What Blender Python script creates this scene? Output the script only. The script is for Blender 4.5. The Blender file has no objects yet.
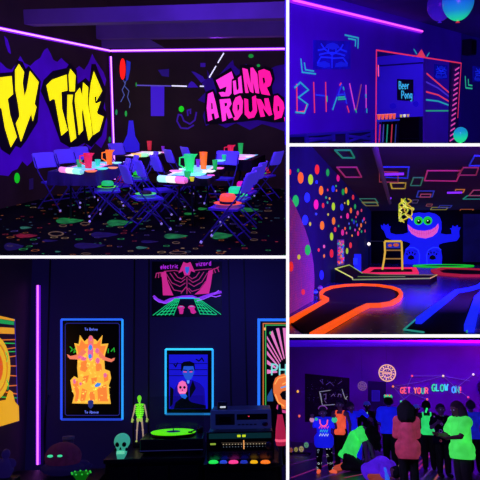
import bpy, bmesh, math, random
from mathutils import Vector, Matrix
from mathutils.geometry import tessellate_polygon

SC = bpy.context.scene
COL = SC.collection
F, CC = 600.0, 240.0          # focal length and centre for a 480 x 480 frame
PI = math.pi
R = math.radians

# ------------------------------------------------------------------ camera, world, exposure
cam = bpy.data.cameras.new('camera')
cam.sensor_width = 36.0
cam.lens = 36.0 * F / 480.0
cam.clip_start, cam.clip_end = 0.1, 200
cam_o = bpy.data.objects.new('camera', cam)
cam_o.rotation_euler = (PI / 2, 0, 0)
COL.objects.link(cam_o)
SC.camera = cam_o
SC.view_settings.view_transform = 'Standard'
SC.view_settings.look = 'None'
SC.view_settings.exposure = 0.0
SC.view_settings.gamma = 1.0
SC.view_settings.use_curve_mapping = False
world = bpy.data.worlds.new('world')
world.use_nodes = True
world.node_tree.nodes['Background'].inputs[0].default_value = (0.10, 0.06, 1.0, 1)
world.node_tree.nodes['Background'].inputs[1].default_value = 0.02
SC.world = world


def ray(u, v):
    return Vector(((u - CC) / F, 1.0, (CC - v) / F))


# the five rooms: each is a level room of its own, hung behind one opening of the building
class Room:
    def __init__(s, cell, vp, pref, H, roll=0.0):
        s.cell, s.H = cell, H
        y = ray(*vp).normalized()
        r = ray(*pref)
        up = Vector((0, 0, 1))
        z = (up - r * (up.dot(y) / r.dot(y))).normalized()
        z = Matrix.Rotation(roll, 3, y) @ z
        x = y.cross(z)
        s.R = Matrix((x, y, z)).transposed()
        s.M = s.R.to_4x4() @ Matrix.Translation((0, 0, -H))
        s.eye = Vector((0, 0, H))

    def d(s, u, v):
        return s.R.transposed() @ ray(u, v)

    def hit(s, u, v, axis, val):
        d = s.d(u, v)
        return s.eye + d * ((val - s.eye[axis]) / d[axis])

    def fl(s, u, v, z=0.0):
        return s.hit(u, v, 2, z)

    def wy(s, u, v, y):
        return s.hit(u, v, 1, y)

    def wx(s, u, v, x):
        return s.hit(u, v, 0, x)

    def w(s, p):
        return s.M @ Vector(p)

    def px(s, p):
        q = s.w(p)
        return CC + F * q.x / q.y, CC - F * q.z / q.y


UX, V1, V2, V3 = 287.6, 257.0, 145.0, 335.8
FRONT = 3.6
R1 = Room((-60, UX, -60, V1), (400, 110), (205, 150), 1.7)
R2 = Room((UX, 540, -60, V2), (710, 101), (400, 100), 1.5)
R3 = Room((-60, UX, V1, 540), (226, 342), (140, 350), 1.35, R(0.3))
R4 = Room((UX, 540, V2, V3), (405, 248), (385, 240), 0.8)
R5 = Room((UX, 540, V3, 540), (385, 405), (385, 405), 1.25, R(-2.6))


def area(name, room, loc, aim, size, power, col, sy=None):
    l = bpy.data.lights.new(name, 'AREA')
    l.energy, l.color, l.size = power, col, size
    if sy:
        l.shape, l.size_y = 'RECTANGLE', sy
    o = bpy.data.objects.new(name, l)
    p, q = room.w(loc), room.w(aim)
    o.matrix_world = Matrix.Translation(p) @ (q - p).to_track_quat('-Z', 'Y').to_matrix().to_4x4()
    COL.objects.link(o)
    o['kind'] = 'structure'
    return o


VIO, BLU, PUR = (0.22, 0.06, 1.0), (0.06, 0.05, 1.0), (0.42, 0.05, 1.0)
# unseen lamps of each room: black lights, colour washes and added fills
area('unseen_lamp', R1, (-3.0, 7.6, 3.5), (-3.2, 9.6, 0), 2.0, 110, VIO)
area('unseen_lamp', R1, (-2.0, 6.0, 2.8), (-2.6, 8.5, 0.3), 1.2, 60, VIO)
area('ceiling_wash', R1, (-2.4, 12.5, 3.3), (-2.4, 10.5, 4.2), 3.0, 55, PUR, 0.3)
area('unseen_lamp', R2, (-1.5, 5.0, 2.9), (-4.1, 8.5, 1.4), 1.2, 85, (0.34, 0.01, 1.0))
area('unseen_lamp', R2, (-5.4, 13.5, 3.0), (-5.6, 15.5, 1.2), 1.0, 40, (0.16, 0.07, 1.0))
area('unseen_lamp', R4, (1.95, 9.0, 1.6), (0.5, 12.5, 0.0), 0.6, 420, (0.10, 0.03, 1.0))  # added beside the view to turn the floor blue
area('magenta_spot', R4, (2.3, 10.5, 1.9), (0.4, 13.0, 0.0), 0.15, 50, (1.0, 0.02, 0.5))
area('unseen_lamp', R5, (-0.8, 8.5, 2.1), (0.4, 13.0, 0.7), 1.2, 45, (0.45, 0.35, 1.0))  # whitish key lamp added to give the clothes shading
area('ceiling_wash', R5, (0.8, 18.8, 2.75), (0.8, 18.6, 4.2), 5.0, 260, (0.42, 0.0, 1.0), 0.4)  # lamp without a fixture, added to brighten the ceiling
area('wall_wash', R5, (0.8, 19.9, 2.85), (0.8, 21.0, 2.6), 5.0, 7, (0.5, 0.0, 1.0), 0.2)  # added, turned from view, to brighten the top of the wall
area('magenta_wash', R5, (3.9, 19.4, 2.8), (3.9, 19.6, 4.0), 0.5, 60, (1.0, 0.02, 0.9))
area('magenta_wash', R5, (5.2, 15.5, 2.6), (3.2, 21.0, 2.6), 1.2, 110, (1.0, 0.02, 0.8))
area('unseen_lamp', R3, (0.2, 3.95, 1.8), (0.1, 4.7, 0.8), 0.8, 5, (0.12, 0.12, 1.0), 0.15)  # added fill facing away from view, brightens the stereo and shelf


# ------------------------------------------------------------------ materials
def lin(h):
    if isinstance(h, (tuple, list)):
        return tuple(h)
    h = h.lstrip('#')
    c = [int(h[i:i + 2], 16) / 255 for i in (0, 2, 4)]
    return tuple(x / 12.92 if x <= 0.04045 else ((x + 0.055) / 1.055) ** 2.4 for x in c)


_mats = {}


def mat(base, glow=None, s=1.0, rough=0.6, noise=0.0, nscale=6.0, metal=0.0, trans=0.0, alpha=1.0):
    """paint or plastic; glow = colour a surface gives off"""
    key = (base, glow, s, rough, noise, nscale, metal, trans, alpha)
    if key in _mats:
        return _mats[key]
    m = bpy.data.materials.new('m_' + str(base).strip('#') + ('_glow' if glow else ''))
    m.use_nodes = True
    nt = m.node_tree
    b = nt.nodes['Principled BSDF']
    b.inputs['Base Color'].default_value = (*lin(base), 1)
    b.inputs['Roughness'].default_value = rough
    b.inputs['Metallic'].default_value = metal
    b.inputs['Transmission Weight'].default_value = trans
    b.inputs['Alpha'].default_value = alpha
    if glow:
        b.inputs['Emission Color'].default_value = (*lin(glow), 1)
        b.inputs['Emission Strength'].default_value = s
    if noise:
        tc = nt.nodes.new('ShaderNodeTexCoord')
        n = nt.nodes.new('ShaderNodeTexNoise')
        n.inputs['Scale'].default_value = nscale
        n.inputs['Detail'].default_value = 5
        nt.links.new(tc.outputs['Object'], n.inputs['Vector'])
        mr = nt.nodes.new('ShaderNodeMapRange')
        mr.inputs['From Min'].default_value = 0.3
        mr.inputs['From Max'].default_value = 0.7
        mr.inputs['To Min'].default_value = 1 - noise
        mr.inputs['To Max'].default_value = 1 + noise
        nt.links.new(n.outputs['Fac'], mr.inputs['Value'])
        mx = nt.nodes.new('ShaderNodeMix')
        mx.data_type, mx.blend_type = 'RGBA', 'MULTIPLY'
        mx.inputs['Factor'].default_value = 1
        mx.inputs['A'].default_value = (*lin(base), 1)
        nt.links.new(mr.outputs['Result'], mx.inputs['B'])
        nt.links.new(mx.outputs['Result'], b.inputs['Base Color'])
        if glow:
            mm = nt.nodes.new('ShaderNodeMath')
            mm.operation = 'MULTIPLY'
            mm.inputs[1].default_value = s
            nt.links.new(mr.outputs['Result'], mm.inputs[0])
            nt.links.new(mm.outputs[0], b.inputs['Emission Strength'])
    _mats[key] = m
    return m


def neon(h, s=0.9, base=None, rough=0.6, **k):
    return mat(base or h, h, s, rough, **k)


# ------------------------------------------------------------------ mesh builder
class MB:
    def __init__(s):
        s.v, s.f, s.sm = [], [], []

    def add(s, vs, fs, smooth=False):
        b = len(s.v)
        s.v.extend([tuple(p) for p in vs])
        s.f.extend([tuple(b + i for i in f) for f in fs])
        s.sm.extend([smooth] * len(fs))
        return s

    def box(s, x0, x1, y0, y1, z0, z1, M=None):
        vs = [Vector((x, y, z)) for z in (z0, z1) for y in (y0, y1) for x in (x0, x1)]
        if M:
            vs = [M @ p for p in vs]
        return s.add(vs, [(0, 2, 3, 1), (4, 5, 7, 6), (0, 1, 5, 4), (2, 6, 7, 3), (0, 4, 6, 2), (1, 3, 7, 5)])

    def rbox(s, x0, x1, y0, y1, z0, z1, r=0.01, M=None):
        """box with chamfered edges"""
        r = min(r, (x1 - x0) / 2.2, (y1 - y0) / 2.2, (z1 - z0) / 2.2)
        bm = bmesh.new()
        bmesh.ops.create_cube(bm, size=1)
        for v in bm.verts:
            v.co = Vector((x0 + (v.co.x + .5) * (x1 - x0), y0 + (v.co.y + .5) * (y1 - y0), z0 + (v.co.z + .5) * (z1 - z0)))
        bmesh.ops.bevel(bm, geom=bm.edges[:], offset=r, segments=2, affect='EDGES', profile=0.5)
        return s.bm(bm, M)

    def bm(s, bm, M=None, smooth=False):
        bm.verts.index_update()
        vs = [M @ v.co if M else v.co.copy() for v in bm.verts]
        s.add(vs, [[v.index for v in f.verts] for f in bm.faces], smooth)
        bm.free()
        return s

    def tube(s, pts, r, n=8, cap=True, closed=False):
        pts = [Vector(p) for p in pts]
        k = len(pts)
        rr = r if isinstance(r, (list, tuple)) else [r] * k
        vs, fs = [], []
        prev = None
        for i, p in enumerate(pts):
            if closed:
                t = pts[(i + 1) % k] - pts[i - 1]
            else:
                t = pts[min(i + 1, k - 1)] - pts[max(i - 1, 0)]
            t = t.normalized()
            a = prev if prev else (Vector((0, 0, 1)) if abs(t.z) < 0.9 else Vector((1, 0, 0)))
            a = (a - t * a.dot(t)).normalized()
            prev = a
            b = t.cross(a)
            for j in range(n):
                th = 2 * PI * j / n
                vs.append(p + (a * math.cos(th) + b * math.sin(th)) * rr[i])
        for i in range(k if closed else k - 1):
            for j in range(n):
                j2, i2 = (j + 1) % n, (i + 1) % k
                fs.append((i * n + j, i * n + j2, i2 * n + j2, i2 * n + j))
        if cap and not closed:
            fs.append(tuple(range(n - 1, -1, -1)))
            fs.append(tuple((k - 1) * n + j for j in range(n)))
        return s.add(vs, fs, True)

    def lathe(s, prof, n=20, M=None, cap=True):
        vs, fs = [], []
        k = len(prof)
        for r, z in prof:
            for j in range(n):
                th = 2 * PI * j / n
                p = Vector((r * math.cos(th), r * math.sin(th), z))
                vs.append(M @ p if M else p)
        for i in range(k - 1):
            for j in range(n):
                j2 = (j + 1) % n
                fs.append((i * n + j, i * n + j2, (i + 1) * n + j2, (i + 1) * n + j))
        if cap:
            fs.append(tuple(range(n - 1, -1, -1)))
            fs.append(tuple((k - 1) * n + j for j in range(n)))
        return s.add(vs, fs, True)

    def ball(s, c, r, n=14, m=9, M=None):
        r = Vector(r) if isinstance(r, (tuple, list, Vector)) else Vector((r, r, r))
        c = Vector(c)
        vs, fs = [Vector((0, 0, -1))], []
        for i in range(1, m):
            ph = -PI / 2 + PI * i / m
            for j in range(n):
                th = 2 * PI * j / n
                vs.append(Vector((math.cos(ph) * math.cos(th), math.cos(ph) * math.sin(th), math.sin(ph))))
        vs.append(Vector((0, 0, 1)))
        for j in range(n):
            fs.append((0, 1 + (j + 1) % n, 1 + j))
            fs.append((len(vs) - 1, 1 + (m - 2) * n + j, 1 + (m - 2) * n + (j + 1) % n))
        for i in range(m - 2):
            for j in range(n):
                a, b = 1 + i * n + j, 1 + i * n + (j + 1) % n
                fs.append((a, b, b + n, a + n))
        out = []
        for p in vs:
            p = Vector((p.x * r.x, p.y * r.y, p.z * r.z)) + c
            out.append(M @ p if M else p)
        return s.add(out, fs, True)

    def prism(s, loops, y0, y1):
        """outline(s) in the x,z plane (first outer, then holes) extruded from y0 (front) to y1 (back)"""
        if not isinstance(loops[0][0], (tuple, list, Vector)):
            loops = [loops]
        L = [[Vector((p[0], p[1], 0)) for p in lp] for lp in loops]
        flat = [p for lp in L for p in lp]
        tris = tessellate_polygon(L)
        n = len(flat)
        vs = [(p.x, y0, p.y) for p in flat] + [(p.x, y1, p.y) for p in flat]
        fs = []
        for t in tris:
            a, b, c = [flat[i] for i in t]
            ccw = (b - a).cross(c - a).z > 0
            t = tuple(t) if ccw else tuple(reversed(t))
            fs.append(t)                                  # front, normal -y
            fs.append(tuple(n + i for i in reversed(t)))
        o = 0
        for k, lp in enumerate(L):
            A = sum(lp[i].x * lp[(i + 1) % len(lp)].y - lp[(i + 1) % len(lp)].x * lp[i].y for i in range(len(lp)))
            m = len(lp)
            for i in range(m):
                j = (i + 1) % m
                q = (o + i, n + o + i, n + o + j, o + j)
                if (A < 0) != (k > 0):
                    q = tuple(reversed(q))
                fs.append(q)
            o += m
        return s.add(vs, fs)

    def stroke(s, pts, w, y0, y1, closed=False):
        """flat bar of width w along a polyline in the x,z plane"""
        pts = [Vector((p[0], p[1])) for p in pts]
        pts = [p for i, p in enumerate(pts) if i == 0 or (p - pts[i - 1]).length > 1e-6]
        k = len(pts)
        if k < 2:
            return s
        Lf, Rt = [], []
        for i in range(k):
            if closed:
                d1, d2 = (pts[i] - pts[i - 1]).normalized(), (pts[(i + 1) % k] - pts[i]).normalized()
            else:
                d1 = (pts[i] - pts[i - 1]).normalized() if i else (pts[1] - pts[0]).normalized()
                d2 = (pts[i + 1] - pts[i]).normalized() if i < k - 1 else d1
            n1 = Vector((-d1.y, d1.x))
            n2 = Vector((-d2.y, d2.x))
            nn = n1 + n2
            if nn.length < 0.3:
                nn = n1
            nn.normalize()
            c = max(0.45, nn.dot(n1))
            Lf.append(pts[i] + nn * (w / 2 / c))
            Rt.append(pts[i] - nn * (w / 2 / c))
        vs = []
        for y in (y0, y1):
            for a in (Lf, Rt):
                vs += [(p.x, y, p.y) for p in a]
        fs = []
        rng = range(k if closed else k - 1)
        for i in rng:
            j = (i + 1) % k
            l0, l1, r0, r1 = i, j, k + i, k + j
            B = 2 * k
            fs += [(l0, r0, r1, l1), (B + l0, B + l1, B + r1, B + r0), (l0, l1, B + l1, B + l0), (r0, B + r0, B + r1, r1)]
        if not closed:
            B = 2 * k
            fs += [(0, B, B + k, k), (k - 1, 2 * k - 1, B + 2 * k - 1, B + k - 1)]
        return s.add(vs, fs)

    def mesh(s, name, m):
        me = bpy.data.meshes.new(name)
        me.from_pydata(s.v, [], s.f)
        me.polygons.foreach_set('use_smooth', s.sm)
        if m:
            me.materials.append(m)
        me.validate()
        me.update()
        return me


def T(x, y, z):
    return Matrix.Translation((x, y, z))


def RZ(a):
    return Matrix.Rotation(a, 4, 'Z')


def tag(o, label=None, cat=None, group=None, kind=None):
    if label:
        o['label'] = label
    if cat:
        o['category'] = cat
    if group:
        o['group'] = group
    if kind:
        o['kind'] = kind
    return o


def thing(name, label, cat, M, group=None):
    o = bpy.data.objects.new(name, None)
    o.empty_display_size = 0.05
    COL.objects.link(o)
    o.matrix_world = M
    return tag(o, label, cat, group)


def part(name, parent, mb, m, label=None):
    o = bpy.data.objects.new(name, mb.mesh(name, m) if isinstance(mb, MB) else mb)
    COL.objects.link(o)
    o.parent = parent
    if label:
        o['label'] = label
    return o


def solo(name, label, cat, M, mb, m, group=None):
    o = bpy.data.objects.new(name, mb.mesh(name, m) if isinstance(mb, MB) else mb)
    COL.objects.link(o)
    o.matrix_world = M
    return tag(o, label, cat, group)


def dup(root, M, label=None, group=None):
    r = root.copy()
    COL.objects.link(r)
    r.matrix_world = M
    if label:
        r['label'] = label
    if group:
        r['group'] = group
    for ch in list(root.children):
        c = ch.copy()
        COL.objects.link(c)
        c.parent = r
        for g in ch.children:
            d = g.copy()
            COL.objects.link(d)
            d.parent = c
    return r


def ground_at(room, p, yaw=0.0):
    """room matrix for a thing standing at p, turned by yaw"""
    return room.M @ T(*p) @ RZ(yaw)


# ------------------------------------------------------------------ structure
def clip_poly(P, planes):
    for n, dd in planes:
        out = []
        for i in range(len(P)):
            a, b = P[i], P[(i + 1) % len(P)]
            fa, fb = n.dot(a) - dd, n.dot(b) - dd
            if fa >= 0:
                out.append(a)
            if (fa >= 0) != (fb >= 0):
                out.append(a + (b - a) * (fa / (fa - fb)))
        P = out
        if len(P) < 3:
            return []
    return P


def struct(name, room, poly, m, thick=0.04, parent=None):
    """slab of wall, floor or ceiling that ends at the party walls of its room; poly is seen counter-clockwise from inside"""
    u0, u1, v0, v1 = room.cell
    planes = []
    a, b = ray(u0, 240), ray(u1, 240)
    planes.append((Vector((1, -a.x, 0)), 0))
    planes.append((Vector((-1, b.x, 0)), 0))
    a, b = ray(240, v0), ray(240, v1)
    planes.append((Vector((0, a.z, -1)), 0))
    planes.append((Vector((0, -b.z, 1)), 0))
    planes.append((Vector((0, 1, 0)), FRONT + 0.02))
    P = clip_poly([room.w(p) for p in poly], planes)
    inv = room.M.inverted()
    P = [inv @ p for p in P]
    n = (P[1] - P[0]).cross(P[2] - P[0]).normalized()
    if n.dot(room.eye - P[0]) < 0:
        n, P = -n, P[::-1]
    k = len(P)
    mb = MB()
    mb.add(P + [p - n * thick for p in P], [tuple(range(k)), tuple(range(2 * k - 1, k - 1, -1))] +
           [(i, k + i, k + (i + 1) % k, (i + 1) % k) for i in range(k)])
    o = bpy.data.objects.new(name, mb.mesh(name, m))
    COL.objects.link(o)
    if parent:
        o.parent = parent
    else:
        o.matrix_world = room.M
    o['kind'] = 'structure'
    return o


def trim(root, room, gap=0.013):
    """cut a thing off where it meets the party walls of its room"""
    u0, u1, v0, v1 = room.cell
    a, b, e, f = ray(u0, 240), ray(u1, 240), ray(240, v0), ray(240, v1)
    pl = [Vector((1, -a.x, 0)), Vector((-1, b.x, 0)), Vector((0, e.z, -1)), Vector((0, -f.z, 1))]
    inv = root.matrix_world.inverted()
    todo = [root] + list(root.children) + [g for ch in root.children for g in ch.children]
    for o in todo:
        if o.type != 'MESH':
            continue
        bm = bmesh.new()
        bm.from_mesh(o.data)
        for n in pl:
            n = n.normalized()
            co = inv @ (n * gap)
            no = (inv.to_3x3() @ n).normalized()
            bmesh.ops.bisect_plane(bm, geom=bm.verts[:] + bm.edges[:] + bm.faces[:], plane_co=co, plane_no=no, clear_inner=True, dist=1e-6)
            ed = [x for x in bm.edges if x.is_boundary]
            if ed:
                bmesh.ops.holes_fill(bm, edges=ed)
        bm.to_mesh(o.data)
        bm.free()
        if not len(o.data.polygons) and o is not root:
            bpy.data.objects.remove(o)
    return root


def strbox(name, room, mb, m):
    o = bpy.data.objects.new(name, mb.mesh(name, m))
    COL.objects.link(o)
    o.matrix_world = room.M
    o['kind'] = 'structure'
    return o


def divider(name, m, mcap, u=None, v=None, lo=-60, hi=540, far=34.0, px=1.45):
    """added wall that parts two rooms and their light, along the line of sight; its front cap glows white though it is no lamp"""
    t = px / F * FRONT
    P = []
    for d in (FRONT, far):
        for e in (lo, hi):
            for sgn in (-1, 1):
                if u is not None:
                    P.append(((u - CC) / F * d + sgn * t, d, (CC - e) / F * d))
                else:
                    P.append(((e - CC) / F * d, d, (CC - v) / F * d + sgn * t))
    fs = [(0, 1, 3, 2), (4, 6, 7, 5), (0, 4, 5, 1), (2, 3, 7, 6), (0, 2, 6, 4), (1, 5, 7, 3)]
    o = bpy.data.objects.new(name, MB().add(P, fs).mesh(name, m))
    COL.objects.link(o)
    o['kind'] = 'structure'
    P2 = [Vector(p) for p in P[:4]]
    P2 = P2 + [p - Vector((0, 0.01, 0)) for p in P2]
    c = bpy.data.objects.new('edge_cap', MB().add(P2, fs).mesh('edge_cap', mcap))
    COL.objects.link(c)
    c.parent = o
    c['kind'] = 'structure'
    return o


# ------------------------------------------------------------------ flat work on a wall
class Plane:
    """wall surface; local x to the right as one faces it, z up, y into the wall"""
    def __init__(s, room, p0, xdir, zdir=(0, 0, 1)):
        s.room = room
        X, Z = Vector(xdir).normalized(), Vector(zdir).normalized()
        Y = Z.cross(X)
        s.M = Matrix.Translation(p0) @ Matrix((X, Y, Z)).transposed().to_4x4()
        s.W = room.M @ s.M
        s.inv = s.W.inverted()

    def at(s, u, v):
        o = s.inv @ Vector((0, 0, 0))
        d = s.inv.to_3x3() @ ray(u, v)
        p = o + d * (-o.y / d.y)
        return Vector((p.x, p.z))

    def scale(s, u, v):
        return min((s.at(u + 1, v) - s.at(u, v)).length, (s.at(u, v + 1) - s.at(u, v)).length * 1.15)


class Art:
    """something fixed to a wall; its outlines are measured on the wall"""
    def __init__(s, plane, name, label, cat, u, v, group=None, y=0.0):
        s.p = plane
        s.c = plane.at(u, v)
        s.k = plane.scale(u, v)
        s.M = plane.W @ T(s.c.x, y - 0.002, s.c.y)
        s.args = (name, label, cat, s.M, group)
        s.o = None

    def root(s):
        if s.o is None:
            s.o = thing(*s.args)
        return s.o

    def q(s, u, v):
        return tuple(s.p.at(u, v) - s.c)

    def pts(s, L):
        return [s.q(*p) for p in L]

    def poly(s, name, m, polys, y0, y1, parent=None, label=None, holes=None):
        if not isinstance(polys[0][0], (tuple, list)):
            polys = [polys]
        one = len(polys) > 10
        mb, o = MB(), None
        for k, P in enumerate(polys):
            loops = [s.pts(P)] + [s.pts(h) for h in (holes or {}).get(k, [])]
            mb.prism(loops, y0, y1)
            if not one:
                o = part(name, parent or s.root(), mb, m, label)
                mb = MB()
        return part(name, parent or s.root(), mb, m, label) if one else o

    def line(s, name, m, lines, w, y0, y1, parent=None, closed=False, label=None):
        if not isinstance(lines[0][0], (tuple, list)):
            lines = [lines]
        one = len(lines) > 6
        mb, o = MB(), None
        for L in lines:
            mb.stroke(s.pts(L), w * s.k, y0, y1, closed)
            if not one:
                o = part(name, parent or s.root(), mb, m, label)
                mb = MB()
        return part(name, parent or s.root(), mb, m, label) if one else o

    def solo_poly(s, m, loops, y0, y1):
        if not isinstance(loops[0][0], (tuple, list)):
            loops = [loops]
        n, l, c, M, g = s.args
        return solo(n, l, c, M, MB().prism([s.pts(x) for x in loops], y0, y1), m, g)

    def solo_line(s, m, lines, w, y0, y1, closed=False):
        mb = MB()
        if not isinstance(lines[0][0], (tuple, list)):
            lines = [lines]
        for L in lines:
            mb.stroke(s.pts(L), w * s.k, y0, y1, closed)
        n, l, c, M, g = s.args
        return solo(n, l, c, M, mb, m, g)


def ell(cx, cy, rx, ry, n=16, a0=0.0, a1=2 * PI, tilt=0.0):
    out = []
    full = abs(a1 - a0 - 2 * PI) < 1e-6
    for i in range(n if full else n + 1):
        t = a0 + (a1 - a0) * i / n
        x, y = rx * math.cos(t), ry * math.sin(t)
        out.append((cx + x * math.cos(tilt) - y * math.sin(tilt), cy + x * math.sin(tilt) + y * math.cos(tilt)))
    return out


def grow(P, d):
    """outline pushed out from its middle by d pixels"""
    cx, cy = sum(p[0] for p in P) / len(P), sum(p[1] for p in P) / len(P)
    out = []
    for x, y in P:
        l = math.hypot(x - cx, y - cy) or 1
        out.append((x + (x - cx) / l * d, y + (y - cy) / l * d))
    return out


# single-stroke alphabet, x 0..1, y 0 (bottom) .. 1 (top)
GL = {
    'A': [[(0, 0), (.5, 1), (1, 0)], [(.2, .4), (.8, .4)]],
    'B': [[(0, 0), (0, 1), (.7, .95), (.8, .75), (.6, .53), (0, .5)], [(.6, .53), (.95, .3), (.8, .05), (0, 0)]],
    'C': [[(.95, .85), (.6, 1), (.15, .85), (0, .5), (.15, .12), (.6, 0), (.95, .15)]],
    'D': [[(0, 0), (0, 1), (.6, .95), (.95, .6), (.95, .35), (.6, .03), (0, 0)]],
    'E': [[(.9, 1), (0, 1), (0, 0), (.9, 0)], [(0, .52), (.7, .52)]],
    'F': [[(.9, 1), (0, 1), (0, 0)], [(0, .52), (.7, .52)]],
    'G': [[(.95, .85), (.6, 1), (.15, .85), (0, .5), (.15, .12), (.6, 0), (.95, .15), (.95, .45), (.55, .45)]],
    'H': [[(0, 0), (0, 1)], [(1, 0), (1, 1)], [(0, .5), (1, .5)]],
    'I': [[(.5, 0), (.5, 1)]],
    'J': [[(.8, 1), (.8, .2), (.5, 0), (.1, .15)]],
    'K': [[(0, 0), (0, 1)], [(.9, 1), (0, .45), (.95, 0)]],
    'L': [[(0, 1), (0, 0), (.85, 0)]],
    'M': [[(0, 0), (.1, 1), (.5, .3), (.9, 1), (1, 0)]],
    'N': [[(0, 0), (0, 1), (1, 0), (1, 1)]],
    'O': [[(.5, 1), (.1, .85), (0, .5), (.1, .15), (.5, 0), (.9, .15), (1, .5), (.9, .85), (.5, 1)]],
    'P': [[(0, 0), (0, 1), (.7, .97), (.95, .75), (.7, .48), (0, .45)]],
    'R': [[(0, 0), (0, 1), (.7, .97), (.95, .75), (.7, .5), (0, .48)], [(.5, .48), (1, 0)]],
    'S': [[(.9, .85), (.5, 1), (.1, .85), (.15, .6), (.85, .4), (.9, .15), (.5, 0), (.05, .15)]],
    'T': [[(0, 1), (1, 1)], [(.5, 1), (.5, 0)]],
    'U': [[(0, 1), (.05, .2), (.5, 0), (.95, .2), (1, 1)]],
    'V': [[(0, 1), (.5, 0), (1, 1)]],
    'W': [[(0, 1), (.25, 0), (.5, .7), (.75, 0), (1, 1)]],
    'X': [[(0, 0), (1, 1)], [(0, 1), (1, 0)]],
    'Y': [[(0, 1), (.5, .5), (1, 1)], [(.5, .5), (.5, 0)]],
    'Z': [[(0, 1), (1, 1), (0, 0), (1, 0)]],
    '!': [[(.5, 1), (.5, .3)], [(.5, .12), (.5, 0)]],
    'a': [[(.85, .6), (.4, .65), (.1, .35), (.4, 0), (.85, .2)], [(.85, .65), (.85, 0)]],
    'b': [[(.1, 1), (.1, 0), (.6, 0), (.9, .3), (.6, .62), (.1, .55)]],
    'c': [[(.85, .55), (.45, .65), (.1, .33), (.45, 0), (.85, .1)]],
    'd': [[(.85, 1), (.85, 0), (.35, 0), (.1, .3), (.35, .62), (.85, .55)]],
    'e': [[(.1, .35), (.85, .35), (.7, .62), (.35, .62), (.1, .33), (.35, 0), (.85, .08)]],
    'g': [[(.85, .6), (.35, .62), (.1, .35), (.35, .08), (.85, .2)], [(.85, .65), (.85, -.2), (.5, -.35), (.1, -.25)]],
    'i': [[(.5, .62), (.5, 0)], [(.5, .9), (.5, .8)]],
    'l': [[(.5, 1), (.5, 0)]],
    'n': [[(.1, 0), (.1, .62)], [(.1, .45), (.55, .65), (.85, .4), (.85, 0)]],
    'o': [[(.5, .65), (.1, .33), (.5, 0), (.9, .33), (.5, .65)]],
    'r': [[(.2, 0), (.2, .62)], [(.2, .4), (.5, .62), (.9, .6)]],
    's': [[(.85, .55), (.4, .65), (.2, .48), (.8, .2), (.5, 0), (.1, .1)]],
    't': [[(.45, .9), (.45, .1), (.8, 0)], [(.1, .62), (.85, .62)]],
    'v': [[(.1, .62), (.5, 0), (.9, .62)]],
    'm': [[(.05, 0), (.05, .62)], [(.05, .5), (.3, .64), (.5, .45), (.5, 0)], [(.5, .45), (.75, .64), (.95, .45), (.95, 0)]],
    'p': [[(.1, .62), (.1, -.35)], [(.1, .5), (.5, .64), (.9, .33), (.5, 0), (.1, .1)]],
    'w': [[(.05, .62), (.28, 0), (.5, .5), (.72, 0), (.95, .62)]],
    'y': [[(.1, .62), (.5, .05)], [(.9, .62), (.3, -.35)]],
    'z': [[(.1, .62), (.9, .62), (.1, 0), (.9, 0)]],
}


def write(text, u, v, w, h, gap=0.3, slope=0.0, jitter=0.0, seed=1):
    """strokes (in pixels) of a line of writing whose first letter stands at u, v (baseline)"""
    rnd = random.Random(seed)
    out = []
    x = u
    for ch in text:
        if ch != ' ':
            dy = rnd.uniform(-jitter, jitter)
            ww = w * (0.35 if ch in 'Iil!' else 1)
            out.append((ch, [[(x + px * ww, v + dy + (x - u) * slope - py * h) for px, py in L] for L in GL[ch]]))
            x += ww + w * gap
        else:
            x += w * 0.75
    return out


M_DARK = mat('#07060c', rough=0.8, noise=0.3)
M_CAP = neon('#f8f6fc', 1.15)  # white self-glow for the wall ends, no lamp behind it
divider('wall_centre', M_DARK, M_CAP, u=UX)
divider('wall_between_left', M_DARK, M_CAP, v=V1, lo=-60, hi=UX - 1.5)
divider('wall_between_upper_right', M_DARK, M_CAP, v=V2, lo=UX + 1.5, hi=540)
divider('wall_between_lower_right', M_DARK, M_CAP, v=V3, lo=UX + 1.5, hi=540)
TUBE = neon('#ff9cff', 1.6, base='#ffffff')
HALO = neon('#8a1cf0', 0.9)


def neon_strip(room, a, b_, out, label, r=0.02, tube=TUBE, halo=HALO, group=None):
    a, b_ = Vector(a), Vector(b_)
    mid = (a + b_) / 2
    t = thing('neon_strip', label, 'neon light', room.M @ T(*mid), group)
    out = Vector(out)
    part('housing', t, MB().tube([a - mid + out * (r * 1.8 + .004), b_ - mid + out * (r * 1.8 + .004)], r * 1.7, 8), halo)  # glowing shell paints the violet halo around the tube
    part('light_tube', t, MB().tube([a - mid + out * (r * 3.2 + .004), b_ - mid + out * (r * 3.2 + .004)], r * .7, 8), tube)
    return t


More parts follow.
